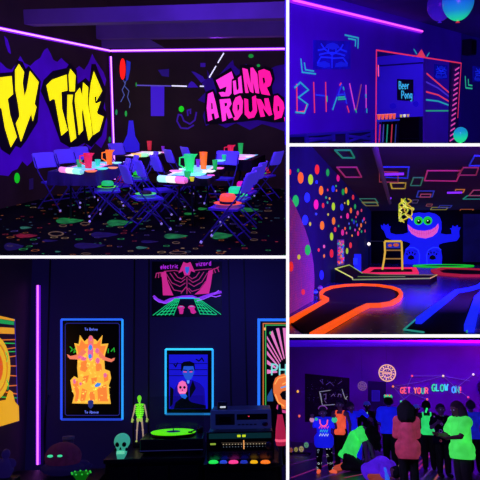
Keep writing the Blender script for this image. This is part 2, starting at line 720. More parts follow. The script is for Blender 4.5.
def carpet(name, base, scale, cols, dens=0.5, gs=1.0):
    m = bpy.data.materials.new(name)
    m.use_nodes = True
    nt = m.node_tree
    L = nt.links.new
    b = nt.nodes['Principled BSDF']
    b.inputs['Base Color'].default_value = (*lin(base), 1)
    b.inputs['Roughness'].default_value = 0.9
    b.inputs['Specular IOR Level'].default_value = 0.1
    tc = nt.nodes.new('ShaderNodeTexCoord')
    mp = nt.nodes.new('ShaderNodeMapping')
    L(tc.outputs['Object'], mp.inputs['Vector'])
    vo = nt.nodes.new('ShaderNodeTexVoronoi')
    vo.voronoi_dimensions = '2D'
    vo.inputs['Scale'].default_value = scale
    L(mp.outputs[0], vo.inputs['Vector'])
    sep = nt.nodes.new('ShaderNodeSeparateColor')
    L(vo.outputs['Color'], sep.inputs[0])

    def math_(op, a, bb):
        n = nt.nodes.new('ShaderNodeMath')
        n.operation = op
        for i, x in enumerate((a, bb)):
            if isinstance(x, (int, float)):
                n.inputs[i].default_value = x
            else:
                L(x, n.inputs[i])
        return n.outputs[0]
    # radius varies per cell, some cells are rings, many are empty
    rad = math_('MULTIPLY', sep.outputs['Green'], 0.3)
    inside = math_('LESS_THAN', vo.outputs['Distance'], rad)
    keep = math_('LESS_THAN', sep.outputs['Red'], dens)
    inner = math_('LESS_THAN', vo.outputs['Distance'], math_('MULTIPLY', rad, 0.72))
    ring = math_('GREATER_THAN', sep.outputs['Green'], 0.45)
    hole = math_('MULTIPLY', inner, ring)
    mask = math_('MULTIPLY', math_('MULTIPLY', inside, keep), math_('SUBTRACT', 1.0, hole))
    ramp = nt.nodes.new('ShaderNodeValToRGB')
    ramp.color_ramp.interpolation = 'CONSTANT'
    while len(ramp.color_ramp.elements) < len(cols):
        ramp.color_ramp.elements.new(0.5)
    for i, c in enumerate(cols):
        ramp.color_ramp.elements[i].position = i / len(cols)
        ramp.color_ramp.elements[i].color = (*lin(c), 1)
    L(sep.outputs['Blue'], ramp.inputs[0])
    L(ramp.outputs[0], b.inputs['Emission Color'])
    L(math_('MULTIPLY', mask, gs), b.inputs['Emission Strength'])
    return m


# ================================================================== ROOM 1: party room with graffiti
c1 = R1.fl(113, 181)
XL, YB = c1.x, c1.y
W1 = mat('#140a12', '#180b10', 0.55, rough=0.9, noise=0.25, nscale=2.0)
struct('wall_left_party_room', R1, [(XL, 3, 0), (XL, YB, 0), (XL, YB, 4.2), (XL, 3, 4.2)], W1)
struct('wall_back_party_room', R1, [(XL, YB, 0), (4, YB, 0), (4, YB, 4.2), (XL, YB, 4.2)], W1)
C1 = mat('#503c80', '#2c1080', 0.6, rough=0.9, noise=0.2, nscale=1.5)  # own glow stands in for violet light on the ceiling
struct('ceiling_party_room', R1, [(XL, 3, 4.2), (4, 3, 4.2), (4, YB, 4.2), (XL, YB, 4.2)], C1)


CARP = carpet('party_carpet', '#050409', 5.5, ['#b06030', '#30a060', '#5040a0', '#a08060', '#a03040', '#406080'], 0.42, 0.55)
fl1 = struct('floor_party_room', R1, [(XL, 3, 0), (4, 3, 0), (4, YB, 0), (XL, YB, 0)], CARP)
# long streaks woven into the carpet
for cols, L in (('#1f9a4a', [(70, 221, 14, 3), (120, 223, 13, 3.2), (176, 236.5, 12, 2.6), (222, 236, 11, 3.5), (250, 210, 9, 2.2), (203, 209, 5, 1.4), (190, 214, 6, 1.3)]),
                ('#a01c2c', [(27, 236, 11, 2.2)]), ('#24188a', [(105, 235, 14, 3), (90, 246, 16, 3), (14, 247, 10, 4), (50, 241, 8, 1.2), (150, 242, 9, 1.5)]),
                ('#8a6a50', [(56, 234, 8, 2.6), (85, 224, 5, 1.6), (63, 226, 4, 1.2), (176, 243, 4, 1.2), (178, 253, 9, 1.6), (10, 246, 3, 1), (254, 233, 3.4, 1), (254, 240, 4, 1), (86, 254, 5, 1), (268, 211, 4, 0.8)]),
                ('#3a8a78', [(26, 228, 6, 1.4), (142, 248, 6, 1.4), (58, 252, 3, 0.8), (219, 251, 2.5, 0.8)])):
    mb = MB()
    for u, v, a, b_ in L:
        if cols == '#8a6a50':                                  # rings
            Q = [ell(u, v, a, b_, 18), ell(u, v, a * .78, b_ * .6, 18)]
            P = [R1.fl(x, y) + Vector((0, 0, .004)) for q in Q for x, y in q]
            mb.add(P, [(i, (i + 1) % 18, 18 + (i + 1) % 18, 18 + i) for i in range(18)])
            continue
        q = ell(u - a * .45, v, a * .55, b_, 10, PI / 2, PI * 1.5) + [(u + a * .2, v + (-.75 * b_)), (u + a, v - b_ * .25), (u + a * .8, v + b_ * .2), (u + a * .2, v + b_ * .8)]
        P = [R1.fl(x, y) for x, y in q]
        k = len(P)
        mb.add([p + Vector((0, 0, 0.004)) for p in P], [tuple(range(k))])
    o = part('carpet_motif', fl1, mb, mat('#050409', cols, .38 if cols != '#24188a' else .22, rough=.9, noise=.6, nscale=9.0))
    o['kind'] = 'structure'

# ceiling beams, running along the back wall
BM = mat('#503c78', '#2c1452', 0.5, rough=0.8, noise=0.2, nscale=1.2)  # glow puts the violet light into the beam faces
for k, (d, ub, ut, th) in enumerate(((12.2, 37, 18, 0.3), (9.6, 20, 4, 0.3))):
    zb, zt = R1.wy(200, ub, d).z, R1.wy(200, ut, d).z
    struct('beam_front_face', R1, [(XL - 1, d, zb), (4, d, zb), (4, d, zt), (XL - 1, d, zt)], BM, thick=th)
    n = 46
    mb = MB()
    for i in range(n):
        x = XL + 0.2 + i * 0.16
        mb.box(x, x + 0.09, d - 0.012, d - 0.002, zt - 0.05, zt - 0.015)
    pr = R1.px((XL + 0.2 + n * 0.16, d, zt))
    if k == 0:
        strbox('beam_perforation', R1, mb, mat('#0a0518'))
# dark soffit board over the left wall
PL = Plane(R1, (XL, 0, 0), (0, 1, 0))
PB = Plane(R1, (0, YB, 0), (1, 0, 0))
d = 12.9
struct('wall_soffit_panel', R1, [R1.wy(-20, 46, d), R1.wy(65, 46, d), R1.wy(65, 21, d), R1.wy(-20, 23, d)], mat('#0d0a14', rough=0.9), 0.03)
mb = MB().prism([(-1, 0), (1, 0), (0.35, 0.34), (-0.35, 0.34)], -0.03, 0)
o = strbox('trim_gusset', R1, mb, BM)
o.matrix_world = PB.W @ T(*(PB.at(127, 49.5).x, -0.3, PB.at(127, 49.5).y))

# neon tubes along the wall tops and in the corner
zs = R1.wx(113, 52, XL).z
ys = R1.wx(-8, 27.4, XL)
o_l = Vector((1, 0, 0))
neon_strip(R1, (XL + .01, R1.wx(-10, 29, XL).y, zs), (XL + .01, YB - 0.06, zs), (1, 0, 0), 'long purple neon tube along the top of the graffiti wall with the yellow letters')
neon_strip(R1, (XL + .1, YB - .01, zs), (R1.wy(286, 49, YB).x, YB - .01, zs), (0, -1, 0), 'purple neon tube along the top of the wall with the pink letters')
neon_strip(R1, (XL + .05, YB - .05, 0.05), (XL + .05, YB - .05, zs - 0.12), (0.7, -0.7, 0), 'upright purple neon tube in the corner between the two graffiti walls')

# --- graffiti on the left wall
YEL, OUT, SPL = neon('#fff400', 0.95), mat('#060408', rough=0.9), mat('#4010a0', '#38029a', 0.7, rough=0.9, noise=0.18, nscale=1.5)
A = Art(PL, 'graffiti_splash', 'large ragged violet paint splash behind the yellow graffiti letters', 'mural', 55, 110)
top = [(-10, 64), (0, 62), (6, 68), (11, 70), (16, 64), (20, 56), (24, 63), (30, 66), (35, 61), (40, 58), (44, 50), (47, 48), (50, 53), (53, 60), (57, 62), (61, 58), (65, 62),
       (70, 66), (74, 70), (79, 66), (84, 70), (88, 64), (92, 54), (95, 60), (99, 66), (103, 72), (106, 80), (103, 92), (105, 108), (107, 122)]
bot = [(106, 138), (101, 148), (95, 143), (90, 150), (85, 143), (79, 151), (73, 146), (68, 152), (62, 150), (57, 155), (51, 152), (45, 155), (39, 158), (32, 161), (27, 166), (22, 161), (17, 169), (12, 171), (8, 176), (0, 175), (-10, 178)]
A.solo_poly(SPL, top + bot, -0.006, 0)
A = Art(PL, 'graffiti_drip', 'small violet drip of paint high on the wall left of the yellow letters', 'mural', 7, 46)
A.solo_poly(SPL, [(4, 36), (7, 39), (9.5, 47), (10.5, 54), (8, 52), (5.5, 45)], -0.006, 0)
TY = {'T': [(-14, 79), (10.5, 76), (12, 94), (6.5, 99), (9, 115), (15.8, 137), (9.8, 147), (4, 128), (0.5, 108), (-14, 110)],
      'Y': [(14.2, 70), (18, 64), (23, 72), (21.5, 83), (23.5, 97), (26, 89), (29, 71), (37.6, 82), (33.5, 104), (35.5, 107), (31.8, 121), (30.3, 113), (25.5, 126), (20, 141.5), (15, 123.5), (18.8, 116), (17, 103), (14.5, 90)]}
TIME = {'T': [(45.6, 85.3), (51.3, 79.7), (65.7, 74.6), (66.4, 90.6), (60.3, 91.9), (61, 108.8), (66.8, 130.3), (60.6, 135.6), (54.1, 99.4), (51.6, 99), (49, 100.9)],
        'I': [(67.8, 75), (69.6, 69), (74.7, 75.4), (73.8, 91.4), (68.7, 91.4)],
        'I2': [(66.8, 94.7), (72, 94.7), (71, 103), (75.3, 137.9), (70, 142.2), (66.3, 118)],
        'M': [(74.4, 93.8), (79, 87.8), (81.2, 96), (82.4, 82.5), (87.3, 87.2), (86.7, 104), (91.6, 135), (87.8, 140.6), (84.2, 122), (82.6, 112), (81.6, 108), (80.9, 114), (82.2, 130.3), (78, 135), (75.4, 118), (73.6, 101)],
        'E': [(93, 71.5), (101.3, 91), (95.5, 101), (95.8, 95.5), (93.5, 97.5), (94.5, 104), (99.8, 101.5), (96, 112), (96.8, 114), (102.8, 116.5), (98.5, 131), (92.5, 135), (88.3, 122), (87.5, 105), (90.2, 83)]}
hull = [[(-14, 74), (12, 72), (17, 60), (22, 62), (25, 69), (28, 66), (40, 81), (37, 122), (26, 140), (20, 148), (15, 146), (9, 155), (1, 150), (-14, 120)],
        [(40, 91), (43, 80), (52, 71), (66, 68), (69, 63), (76, 70), (77, 84), (85, 78), (89, 82), (91, 64), (95, 64), (106, 91), (103, 108), (107, 114), (101, 136), (91, 147), (84, 143), (72, 149), (60, 142), (52, 120), (48, 108)]]
for nm, hu, D, lab in (('TY', hull[0], TY, 'yellow graffiti letters TY with a thick black outline, cut off by the picture edge'),
                       ('TIME', hull[1], TIME, 'yellow graffiti word TIME with a thick black outline')):
    A = Art(PL, 'graffiti_word', lab, 'mural', sum(p[0] for p in hu) / len(hu), sum(p[1] for p in hu) / len(hu), 'yellow graffiti words', y=-0.009)
    A.poly('outline', OUT, hu, -0.004, 0)
    for k, P in D.items():
        A.poly('letter', YEL, P, -0.012, -0.004)
    if nm == 'TIME':
        A.line('letter_gap', OUT, [[(80.7, 87.5), (81.1, 93.5)], [(88, 85), (87.4, 104), (91.9, 135)], [(73.9, 92), (73.2, 101), (77, 132)]], 1.0, -0.015, -0.012)

# paint spots low on the left wall
Art(PL, 'painted_spot', 'green painted oval low on the dark left wall, left of the first chair', 'painted spot', 16.8, 178).solo_poly(neon('#12c81c', 0.8), ell(16.8, 178, 2.6, 5.2), -0.006, 0)
Art(PL, 'painted_spot', 'dim violet painted oblong just right of the green oval on the left wall', 'painted spot', 31, 183).solo_poly(mat('#241050', '#20104a', 0.6), [(29, 179), (33, 178), (33, 189), (29, 190)], -0.006, 0)
Art(PL, 'painted_spot', 'small green painted mark beside the corner neon tube, above the orange pitcher', 'painted spot', 109.5, 139.5).solo_poly(neon('#157a40', 0.8), ell(109.5, 139.5, 1.1, 3), -0.006, 0)

# --- back wall painting
PINK = [neon('#ff3cc8', 0.95), neon('#ff2aa8', 0.95), neon('#ff1490', 0.95)]
VI2 = mat('#300c80', '#24046a', 0.55, rough=0.9, noise=0.2, nscale=2)


def bpoly(lab, u, v, P, m, name='painted_shape', y0=-0.006, y1=0, group=None):
    return Art(PB, name, lab, 'mural', u, v, group).solo_poly(m, P, y0, y1)


bpoly('violet paint splatter behind the pink JUMP AROUND letters', 245, 92,
      [(205, 79), (206.5, 79.5), (208, 78), (207, 70), (210.5, 76.5), (214, 80), (222, 72), (229, 64), (233, 60), (234, 65), (239, 70), (246, 64), (254, 68), (268, 70), (276, 66), (286, 64), (286, 132), (276, 128), (262, 124), (250, 130), (236, 123), (226, 128), (214, 122), (206, 126), (203, 116), (207, 104), (198, 100), (206, 92), (202, 84)], VI2)
DARK2 = mat('#100910', rough=0.9)
J = {'J': [(216.3, 80.3), (231.8, 71.5), (233.9, 78.3), (231.8, 79.6), (231.6, 93.5), (228, 97.5), (222.4, 97.9), (219, 92.5), (223, 91.8), (225.7, 92.5), (227, 86.4), (220.3, 89.1)],
     'U': [(233, 81), (236, 80.3), (236.8, 89.5), (238.2, 90.6), (239, 88), (238.3, 78), (241.3, 75.6), (242.8, 92.5), (240.8, 96), (236.5, 97), (234, 94)],
     'M': [(242.6, 68), (247.8, 69.4), (251, 84), (250.6, 67.8), (253.2, 67.6), (257.5, 74), (259.5, 94), (256, 94), (253.3, 82), (253.8, 93.5), (250.4, 91.5), (246.5, 81), (249.5, 96.5), (246, 96.5)],
     'P': [(258.5, 71), (264, 69), (270, 71.5), (272.3, 79), (270.6, 85.5), (267, 87.5), (270.5, 95.8), (263, 97.5), (259.5, 87)]}
AR = {'A': [(208.4, 94), (213.2, 91.8), (216, 102), (219.3, 117.3), (215.6, 119), (214.6, 113.3), (211.8, 114), (213, 119.5), (208.6, 121.4), (207.2, 108)],
      'R': [(220, 99.5), (230.5, 98.6), (232, 104), (229.5, 108), (233.2, 117.5), (229, 118.6), (226.3, 111.5), (226.5, 120.3), (222.8, 121.5)],
      'O': [(233.5, 103), (236, 97.6), (240.6, 95.6), (243.4, 101), (242.8, 113), (238, 119.7), (234.6, 120.2), (233.8, 117.8), (235.6, 116.6), (233, 110)],
      'U': [(244.6, 98.3), (248.5, 99.4), (249, 111), (251, 112.8), (253.2, 110), (252.4, 97), (256.2, 95.4), (257.6, 111), (254.6, 117.3), (249, 118.6), (245.2, 114.5)],
      'N': [(256.5, 98.6), (261.3, 99.4), (265.8, 108), (264.6, 98.4), (268.8, 98.2), (272.6, 114.6), (269.5, 116), (262.8, 107.5), (265.3, 116.3), (261, 117)],
      'D': [(274.5, 96), (278, 95.5), (283.6, 101.8), (284.8, 108), (282, 117.5), (274.6, 120), (275, 116), (273.6, 110)],
      'comma': [(284.4, 117.5), (286, 116.6), (286.4, 119.8), (285, 121.6)]}
HOLES = {'P': [(262.5, 78), (264.6, 77.5), (265.5, 82), (263.8, 84.5)], 'A': [(211.6, 103), (212.8, 103), (213.4, 109), (211.8, 109.3)], 'R': [(224.8, 103), (227.5, 103), (227.6, 105.5), (225.4, 106.6)],
         'O': [(237.6, 105), (239.6, 104.4), (239.8, 108.6), (238, 111.6)], 'D': [(277.6, 106), (279.4, 106), (279.8, 110.6), (278, 111.6)]}
for D, hu, lab, mats in ((J, [(213, 79), (231, 67.5), (236, 76), (240, 74), (240, 65), (252, 64.5), (258, 69), (265, 66), (273, 69), (275, 79), (272, 87), (273.5, 97), (262, 100), (240, 99.5), (226, 101), (217, 98), (216.5, 90)], 'pink graffiti word JUMP with a black outline', (0, 0, 1, 2)),
                         (AR, [(206, 92), (214, 89), (218, 97), (232, 96), (240, 93), (256, 93), (270, 95.5), (278, 93), (286, 99), (286.5, 122), (274, 122.5), (258, 120), (236, 122.5), (221, 124), (206, 124), (205, 108)], 'pink graffiti word AROUND with a black outline', (0, 0, 1, 2, 2, 2, 2))):
    A = Art(PB, 'graffiti_word', lab, 'mural', 245, sum(p[1] for p in hu) / len(hu), 'pink graffiti words', y=-0.009 if hu[0][0] > 210 else -0.026)
    A.poly('outline', OUT, hu, -0.004, 0)
    for (k, P), mi in zip(D.items(), mats):
        A.poly('letter', PINK[mi], P, -0.012, -0.004, holes={0: [HOLES[k]]} if k in HOLES else None)

A = Art(PB, 'painted_balloon', 'red painted balloon on the dark back wall beside the corner tube', 'mural', 123, 69, y=-.009)
A.poly('balloon', neon('#ff1a10', 0.9), ell(123, 69, 2.9, 10.8), -0.008, -0.004)
A.line('string', neon('#5060a8', 0.6), [[(123.6, 80), (125.5, 84), (122.4, 90), (124.6, 95), (121, 102)]], 0.7, -0.006, 0)
A = Art(PB, 'painted_balloon', 'blue painted balloon half behind the red one on the back wall', 'mural', 127.5, 70)
A.poly('balloon', neon('#2030b0', 0.7), [(126.5, 60), (130.6, 62), (130.2, 70), (128, 80), (126, 81)], -0.004, 0)
A.line('string', neon('#5060a8', 0.6), [[(126, 81), (124.6, 86), (129, 91), (127.6, 97), (130.4, 104), (129.5, 108)]], 0.7, -0.006, 0)
bpoly('blue painted cone shape low on the back wall near the corner', 130, 136, [(129, 120.5), (133.2, 120.5), (135.2, 136), (139.5, 144), (139.5, 152), (122.5, 152), (123.5, 143), (127.5, 134)], neon('#2a18d0', 0.75))
bpoly('violet painted rectangle on the back wall hanging from a white line', 157.5, 100, [(150.8, 85.5), (164.4, 85.5), (164.2, 116), (151, 116)], neon('#3a14c0', 0.75))
for k, (lab, L, m) in enumerate((('faint violet tape line left part on the back wall', [(137, 85.3), (171, 86)], neon('#6050c0', 0.6)), ('white tape dash on the back wall right of the violet rectangle', [(171.8, 85.8), (187, 86.3)], neon('#f0f0ff', 0.9)),
                                ('short white tape dash beside the violet splash on the back wall', [(200, 86.2), (204, 86.3)], neon('#f0f0ff', 0.8)), ('slanting white tape line on the back wall, lower piece', [(209.4, 77.6), (216.2, 66)], neon('#f0f0ff', 0.9)),
                                ('slanting white tape line on the back wall, upper piece', [(218, 63), (224, 53)], neon('#f0f0ff', 0.9)))):
    Art(PB, 'wall_tape', lab, 'tape', *L[0]).solo_line(m, L, 1.1, -0.012, -0.007)
bpoly('violet painted smear above the violet rectangle on the back wall', 164.5, 73, [(158, 70), (169, 69), (169, 77), (162, 76)], mat('#2a1080', '#220a70', 0.5))
bpoly('small violet painted square high on the back wall', 203, 65, [(200.5, 63), (205.5, 63), (205.5, 67), (200.5, 67)], mat('#3a1490', '#300c88', 0.6))
bpoly('violet paint streak pointing down to the right on the back wall', 200, 76, [(191.5, 71.5), (195, 72), (203, 76.5), (205, 80), (201.5, 83)], mat('#34128c', '#2c0c90', 0.6), y0=-0.010, y1=-0.0065)
bpoly('violet painted bump beside the white tape on the back wall', 192, 85, [(187.5, 87.5), (189, 83.5), (191.5, 81.2), (194, 82.5), (198.5, 87.5)], mat('#3a14a0', '#300ca0', 0.7))
Art(PB, 'smile_mural', 'violet line smile painted on the back wall', 'mural', 185, 122).solo_line(mat('#3c1690', '#34108c', 0.7), [[(180.5, 127.5), (177, 121), (178.5, 114.5), (181.5, 115), (184, 121), (190, 124), (195, 120), (196.5, 112)], [(188, 116), (187.5, 110.5), (190.5, 109.5), (190.5, 114)], [(177.5, 122), (181, 128), (188, 128.5), (194, 125)]], 1.4, -0.006, 0)
Art(PB, 'painted_spot', 'round green spot over the violet smile on the back wall', 'painted spot', 181.4, 109).solo_poly(neon('#10d010', 0.85), ell(181.4, 109, 2.6, 3), -0.006, 0)
Art(PB, 'painted_spot', 'green spot high on the back wall above the pink letters', 'painted spot', 251, 56).solo_poly(neon('#0f9020', 0.8), ell(251, 56, 2.6, 2), -0.006, 0)
Art(PB, 'painted_spot', 'small green spot between the higher green spot and the word JUMP', 'painted spot', 258.6, 65.6).solo_poly(neon('#0f9a30', 0.8), ell(258.6, 65.6, 1.6, 1.4), -0.016, -0.007)
Art(PB, 'painted_spot', 'green fleck on the back wall at the end of the faint tape line', 'painted spot', 136.3, 84.5).solo_poly(neon('#128a30', 0.7), ell(136.3, 84.5, 0.7, 2.2), -0.006, 0)
Art(PB, 'painted_spot', 'green oblong left of the blue cone on the back wall', 'painted spot', 126, 113.6).solo_poly(neon('#15a040', 0.75), ell(126, 113.6, 1.1, 3), -0.006, 0)
Art(PB, 'painted_spot', 'green and blue fleck beside the corner tube under the balloon strings', 'painted spot', 116.5, 112.2).solo_poly(neon('#149048', 0.75), ell(116.5, 112.2, 1.0, 2.8), -0.006, 0)

# --- folding chairs
CH = mat('#7a68f0', '#4430e0', 0.62, rough=0.45)  # brighter than seat and legs: light on the backs put into the colour
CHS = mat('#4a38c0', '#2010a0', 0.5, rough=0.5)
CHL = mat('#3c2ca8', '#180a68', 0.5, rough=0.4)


def make_chair(M, label):
    t = thing('folding_chair', label, 'chair', M, 'violet folding chairs')
    b = MB()
    n, hw, zb, zt = 8, 0.225, 0.67, 0.92
    vs, fs = [], []
    for off in (0, 0.022):
        for j, z in enumerate((zb, zb + .03, zt - .05, zt - .015, zt)):
            for i in range(n + 1):
                s_ = -1 + 2 * i / n
                x = hw * s_ * (1 if j not in (0, 4) else 0.88)
                y = -0.255 - 0.045 * (1 - s_ * s_) - (z - zb) * 0.3 - off
                vs.append((x, y, z))
    m = n + 1
    for j in range(4):
        for i in range(n):
            a = j * m + i
            fs.append((a, a + 1, a + m + 1, a + m))
            a += 5 * m
            fs.append((a, a + m, a + m + 1, a + 1))
    B = 5 * m
    for i in range(n):
        fs.append((i, B + i, B + i + 1, i + 1))
        a = 4 * m + i
        fs.append((a, a + 1, B + a + 1, B + a))
    for j in range(4):
        a = j * m
        fs.append((a, a + m, B + a + m, B + a))
        a = j * m + n
        fs.append((a, B + a, B + a + m, a + m))
    b.add(vs, fs, True)
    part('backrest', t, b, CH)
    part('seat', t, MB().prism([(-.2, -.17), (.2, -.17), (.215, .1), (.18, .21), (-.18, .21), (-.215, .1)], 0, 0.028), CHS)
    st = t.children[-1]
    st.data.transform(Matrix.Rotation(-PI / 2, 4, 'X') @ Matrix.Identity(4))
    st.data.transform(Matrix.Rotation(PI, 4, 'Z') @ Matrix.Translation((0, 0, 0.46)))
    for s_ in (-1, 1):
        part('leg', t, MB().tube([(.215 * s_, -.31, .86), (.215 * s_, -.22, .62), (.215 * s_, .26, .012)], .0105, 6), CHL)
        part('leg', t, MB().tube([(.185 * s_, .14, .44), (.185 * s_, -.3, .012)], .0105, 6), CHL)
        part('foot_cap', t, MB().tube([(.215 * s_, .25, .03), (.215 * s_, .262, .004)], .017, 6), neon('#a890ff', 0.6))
    part('crossbar', t, MB().tube([(-.21, .13, .18), (.21, .13, .18)], .01, 6), CHL)
    part('crossbar', t, MB().tube([(-.18, -.21, .12), (.18, -.21, .12)], .01, 6), CHL)
    return t


proto = None


def chair(x, y, yaw, label):
    global proto
    M = ground_at(R1, (x, y, 0.002), yaw)
    if proto is None:
        proto = make_chair(M, label)
        return proto
    return dup(proto, M, label)


def by_back(u, v):
    p = R1.fl(u, v, 0.77)
    return p


def by_seat(u, v):
    return R1.fl(u, v, 0.46)


E_, W_ = -PI / 2, PI / 2      # facing +x / facing -x
TILT = 0.18
SEATS = {}


def seat_chair(key, p, yaw, label):
    SEATS[key] = (p.x, p.y, yaw)
    return chair(p.x, p.y, yaw, label)


def offs(p, yaw, d=0.26):
    """from the middle of the back to the middle of the chair"""
    return Vector((p.x - math.sin(yaw) * d, p.y + math.cos(yaw) * d, 0))


yl = E_ - 0.3
seat_chair('l1', offs(by_back(46.5, 162), yl), yl, 'folding chair left of the dark-clothed table, first in its row and nearest the picture edge')
seat_chair('l2', offs(by_back(67, 158), yl), yl, 'folding chair left of the dark-clothed table, second in its row')
seat_chair('l3', offs(by_back(82, 155), yl), yl, 'folding chair left of the dark-clothed table, third in its row behind the red pitcher')
yr = W_ + 0.5
seat_chair('A', Vector((-4.25, 8.27, 0)), yr, 'folding chair with a lime-banded hat on its seat, right side of the dark-clothed table')
seat_chair('B', Vector((-4.40, 8.9, 0)), yr, 'folding chair carrying the dim red hat, right side of the dark-clothed table')
seat_chair('C', Vector((-4.42, 9.78, 0)), yr, 'folding chair carrying the small bright green hat, third along the dark-clothed table')
yd = E_ + 0.68
seat_chair('D', Vector((-3.36, 7.8, 0)), yd, 'folding chair seen from behind with a lime hat on it, left of the centre table')
seat_chair('E', Vector((-3.5, 8.58, 0)), yd, 'folding chair second in the row left of the centre table, back view')
seat_chair('F', Vector((-3.58, 9.42, 0)), yd, 'folding chair third in the row left of the centre table, back view')
yg = W_ - 0.02
seat_chair('G', by_seat(225.5, 206.5), yg, 'nearest folding chair, right of the centre table, with the orange hat on its seat')
seat_chair('H', by_seat(233.5, 198), yg, 'folding chair carrying the mint green hat, behind the chair with the orange hat')
seat_chair('H2', by_seat(241, 191.5), yg, 'folding chair carrying the magenta hat, third along the right of the centre table')
seat_chair('I', by_seat(262, 175), yg - 0.2, 'folding chair far right beside the rear right table, with a pile of small hats')
seat_chair('Q', Vector((-3.95, 10.95, 0)), yd, 'folding chair left of the rear right table, first of its pair')
seat_chair('P', Vector((-3.9, 11.75, 0)), yd, 'folding chair left of the rear right table, second of its pair')
seat_chair('S', offs(by_back(118.5, 150.5), yl), yl, 'folding chair beside the corner neon tube, left of the rear left table')
seat_chair('U', Vector((-3.05, 10.4, 0)), PI - .1, 'folding chair at the far end of the centre table, turned to the viewer')

# --- tables
LEGM = mat('#20183a', rough=0.5)
CLOTH1 = mat('#1c1260', '#140a48', 0.6, rough=0.8)
CLOTH2 = mat('#08060f', rough=0.85)


def table(p, q, w, yaw_label, clothm, drop, cl_label, both):
    """p, q: near and far end of the centre line"""
    p, q = Vector((p[0], p[1], 0)), Vector((q[0], q[1], 0))
    mid, dv = (p + q) / 2, q - p
    L, yaw = dv.length, math.atan2(-dv.x, dv.y)
    M = ground_at(R1, (mid.x, mid.y, 0.002), yaw)
    t = thing('folding_table', yaw_label, 'table', M, 'party tables')
    part('tabletop', t, MB().rbox(-w / 2, w / 2, -L / 2, L / 2, 0.70, 0.73, .008), LEGM)
    for sx in (-1, 1):
        for sy in (-1, 1):
            part('leg', t, MB().tube([(sx * (w / 2 - .24), sy * (L / 2 - .25), .7), (sx * (w / 2 - .22), sy * (L / 2 - .2), 0.004)], .016, 6), LEGM)
    part('crossbar', t, MB().tube([(-(w / 2 - .23), -(L / 2 - .22), .3), ((w / 2 - .23), -(L / 2 - .22), .3)], .012, 6), LEGM)
    part('crossbar', t, MB().tube([(-(w / 2 - .23), (L / 2 - .22), .3), ((w / 2 - .23), (L / 2 - .22), .3)], .012, 6), LEGM)
    # cloth: a top sheet with wavy hanging sides
    a, b_ = w / 2 + .012, L / 2 + .012
    per = []
    k_ = 15
    ns = 4 * k_
    for i in range(k_):
        e = -1 + 2 * i / k_
        per.append((a * e, -b_, -.7 if i == 0 else 0, -1))
    for i in range(k_):
        e = -1 + 2 * i / k_
        per.append((a, b_ * e, 1, -.7 if i == 0 else 0))
    for i in range(k_):
        e = 1 - 2 * i / k_
        per.append((a * e, b_, .7 if i == 0 else 0, 1))
    for i in range(k_):
        e = 1 - 2 * i / k_
        per.append((-a, b_ * e, -1, .7 if i == 0 else 0))
    vs, fs = [], []
    for (x, y, nx, ny) in per:
        vs.append((x, y, .742))
    for k in (1, 2, 3):
        for i, (x, y, nx, ny) in enumerate(per):
            wv = 0.012 * k / 3 * math.sin(i * 1.7) + 0.009 * k
            vs.append((x + nx * wv, y + ny * wv, .742 - drop * k / 3))
    for k in range(3):
        for i in range(ns):
            j = (i + 1) % ns
            fs.append((k * ns + i, (k + 1) * ns + i, (k + 1) * ns + j, k * ns + j))
    fs.append(tuple(range(ns)))
    c = MB().add(vs, fs)
    o = solo('tablecloth', cl_label, 'tablecloth', M, c, clothm, 'tablecloths')
    so = o.modifiers.new('thick', 'SOLIDIFY')
    so.thickness = 0.004
    so.offset = 1
    return M, L


def mid2(a, b_):
    pa, pb = R1.fl(*a, .74), R1.fl(*b_, .74)
    return ((pa.x + pb.x) / 2, (pa.y + pb.y) / 2)


TB = {}
TB[1] = table(mid2((50, 171), (94, 173.5)), mid2((84, 160.5), (127, 163.5)), .68, 'folding table under the dark violet cloth, nearest the yellow letters', CLOTH1, .2, 'dark violet tablecloth hanging over the table below the yellow letters', 0)
TB[2] = table(mid2((161, 175.8), (204, 178.5)), mid2((180, 165), (228, 166)), .66, 'folding table in the centre under a black cloth with the tall green pitcher', CLOTH2, .12, 'black tablecloth on the centre table under the tall green pitcher', 0)
TB[3] = table((-4.95, 10.9), (-5.15, 12.35), .7, 'folding table at the back left beside the blue painted cone', CLOTH2, .2, 'black tablecloth on the back left table beside the blue cone', 0)
TB[4] = table((-2.98, 10.9), (-3.05, 12.4), .7, 'folding table at the back right beneath the pink letters', CLOTH2, .2, 'black tablecloth on the back right table beneath the pink letters', 0)

# --- things laid on the tables
TZ = 0.7475
for k_, c_, lab in ((1, ('#70e0f0', '#f080e0'), 'added glowing aqua and pink sheet on the dark violet tablecloth'), (2, ('#90f0f0', '#ffffff'), 'added glowing pale aqua sheet on the centre table'),
                    (3, ('#ffffff', '#f0a0f0'), 'added glowing white sheet on the back left table'), (4, ('#f0d0ff', '#80d0ff'), 'added glowing pinkish sheet on the back right table')):
    M_, L_ = TB[k_]
    rn = thing('added_glow_sheet', lab, 'glow sheet', M_ @ T(0, 0, TZ), 'added glow sheets')  # sheets added to make the table tops bright
    w_ = .19
    part('sheet', rn, MB().box(-w_, w_, -L_ / 2 + .1, L_ / 2 - .1, 0, .0025), mat(c_[0], c_[0], .72, noise=.35, nscale=9.0))
    for sx in (-1, 1):
        part('border_strip', rn, MB().box(min(sx * w_, sx * (w_ + .05)), max(sx * w_, sx * (w_ + .05)), -L_ / 2 + .1, L_ / 2 - .1, 0, .003), mat(c_[1], c_[1], .7, noise=.4, nscale=12.0))
TZ = 0.7535


def on_table(u, v, z=TZ):
    return R1.fl(u, v, z)


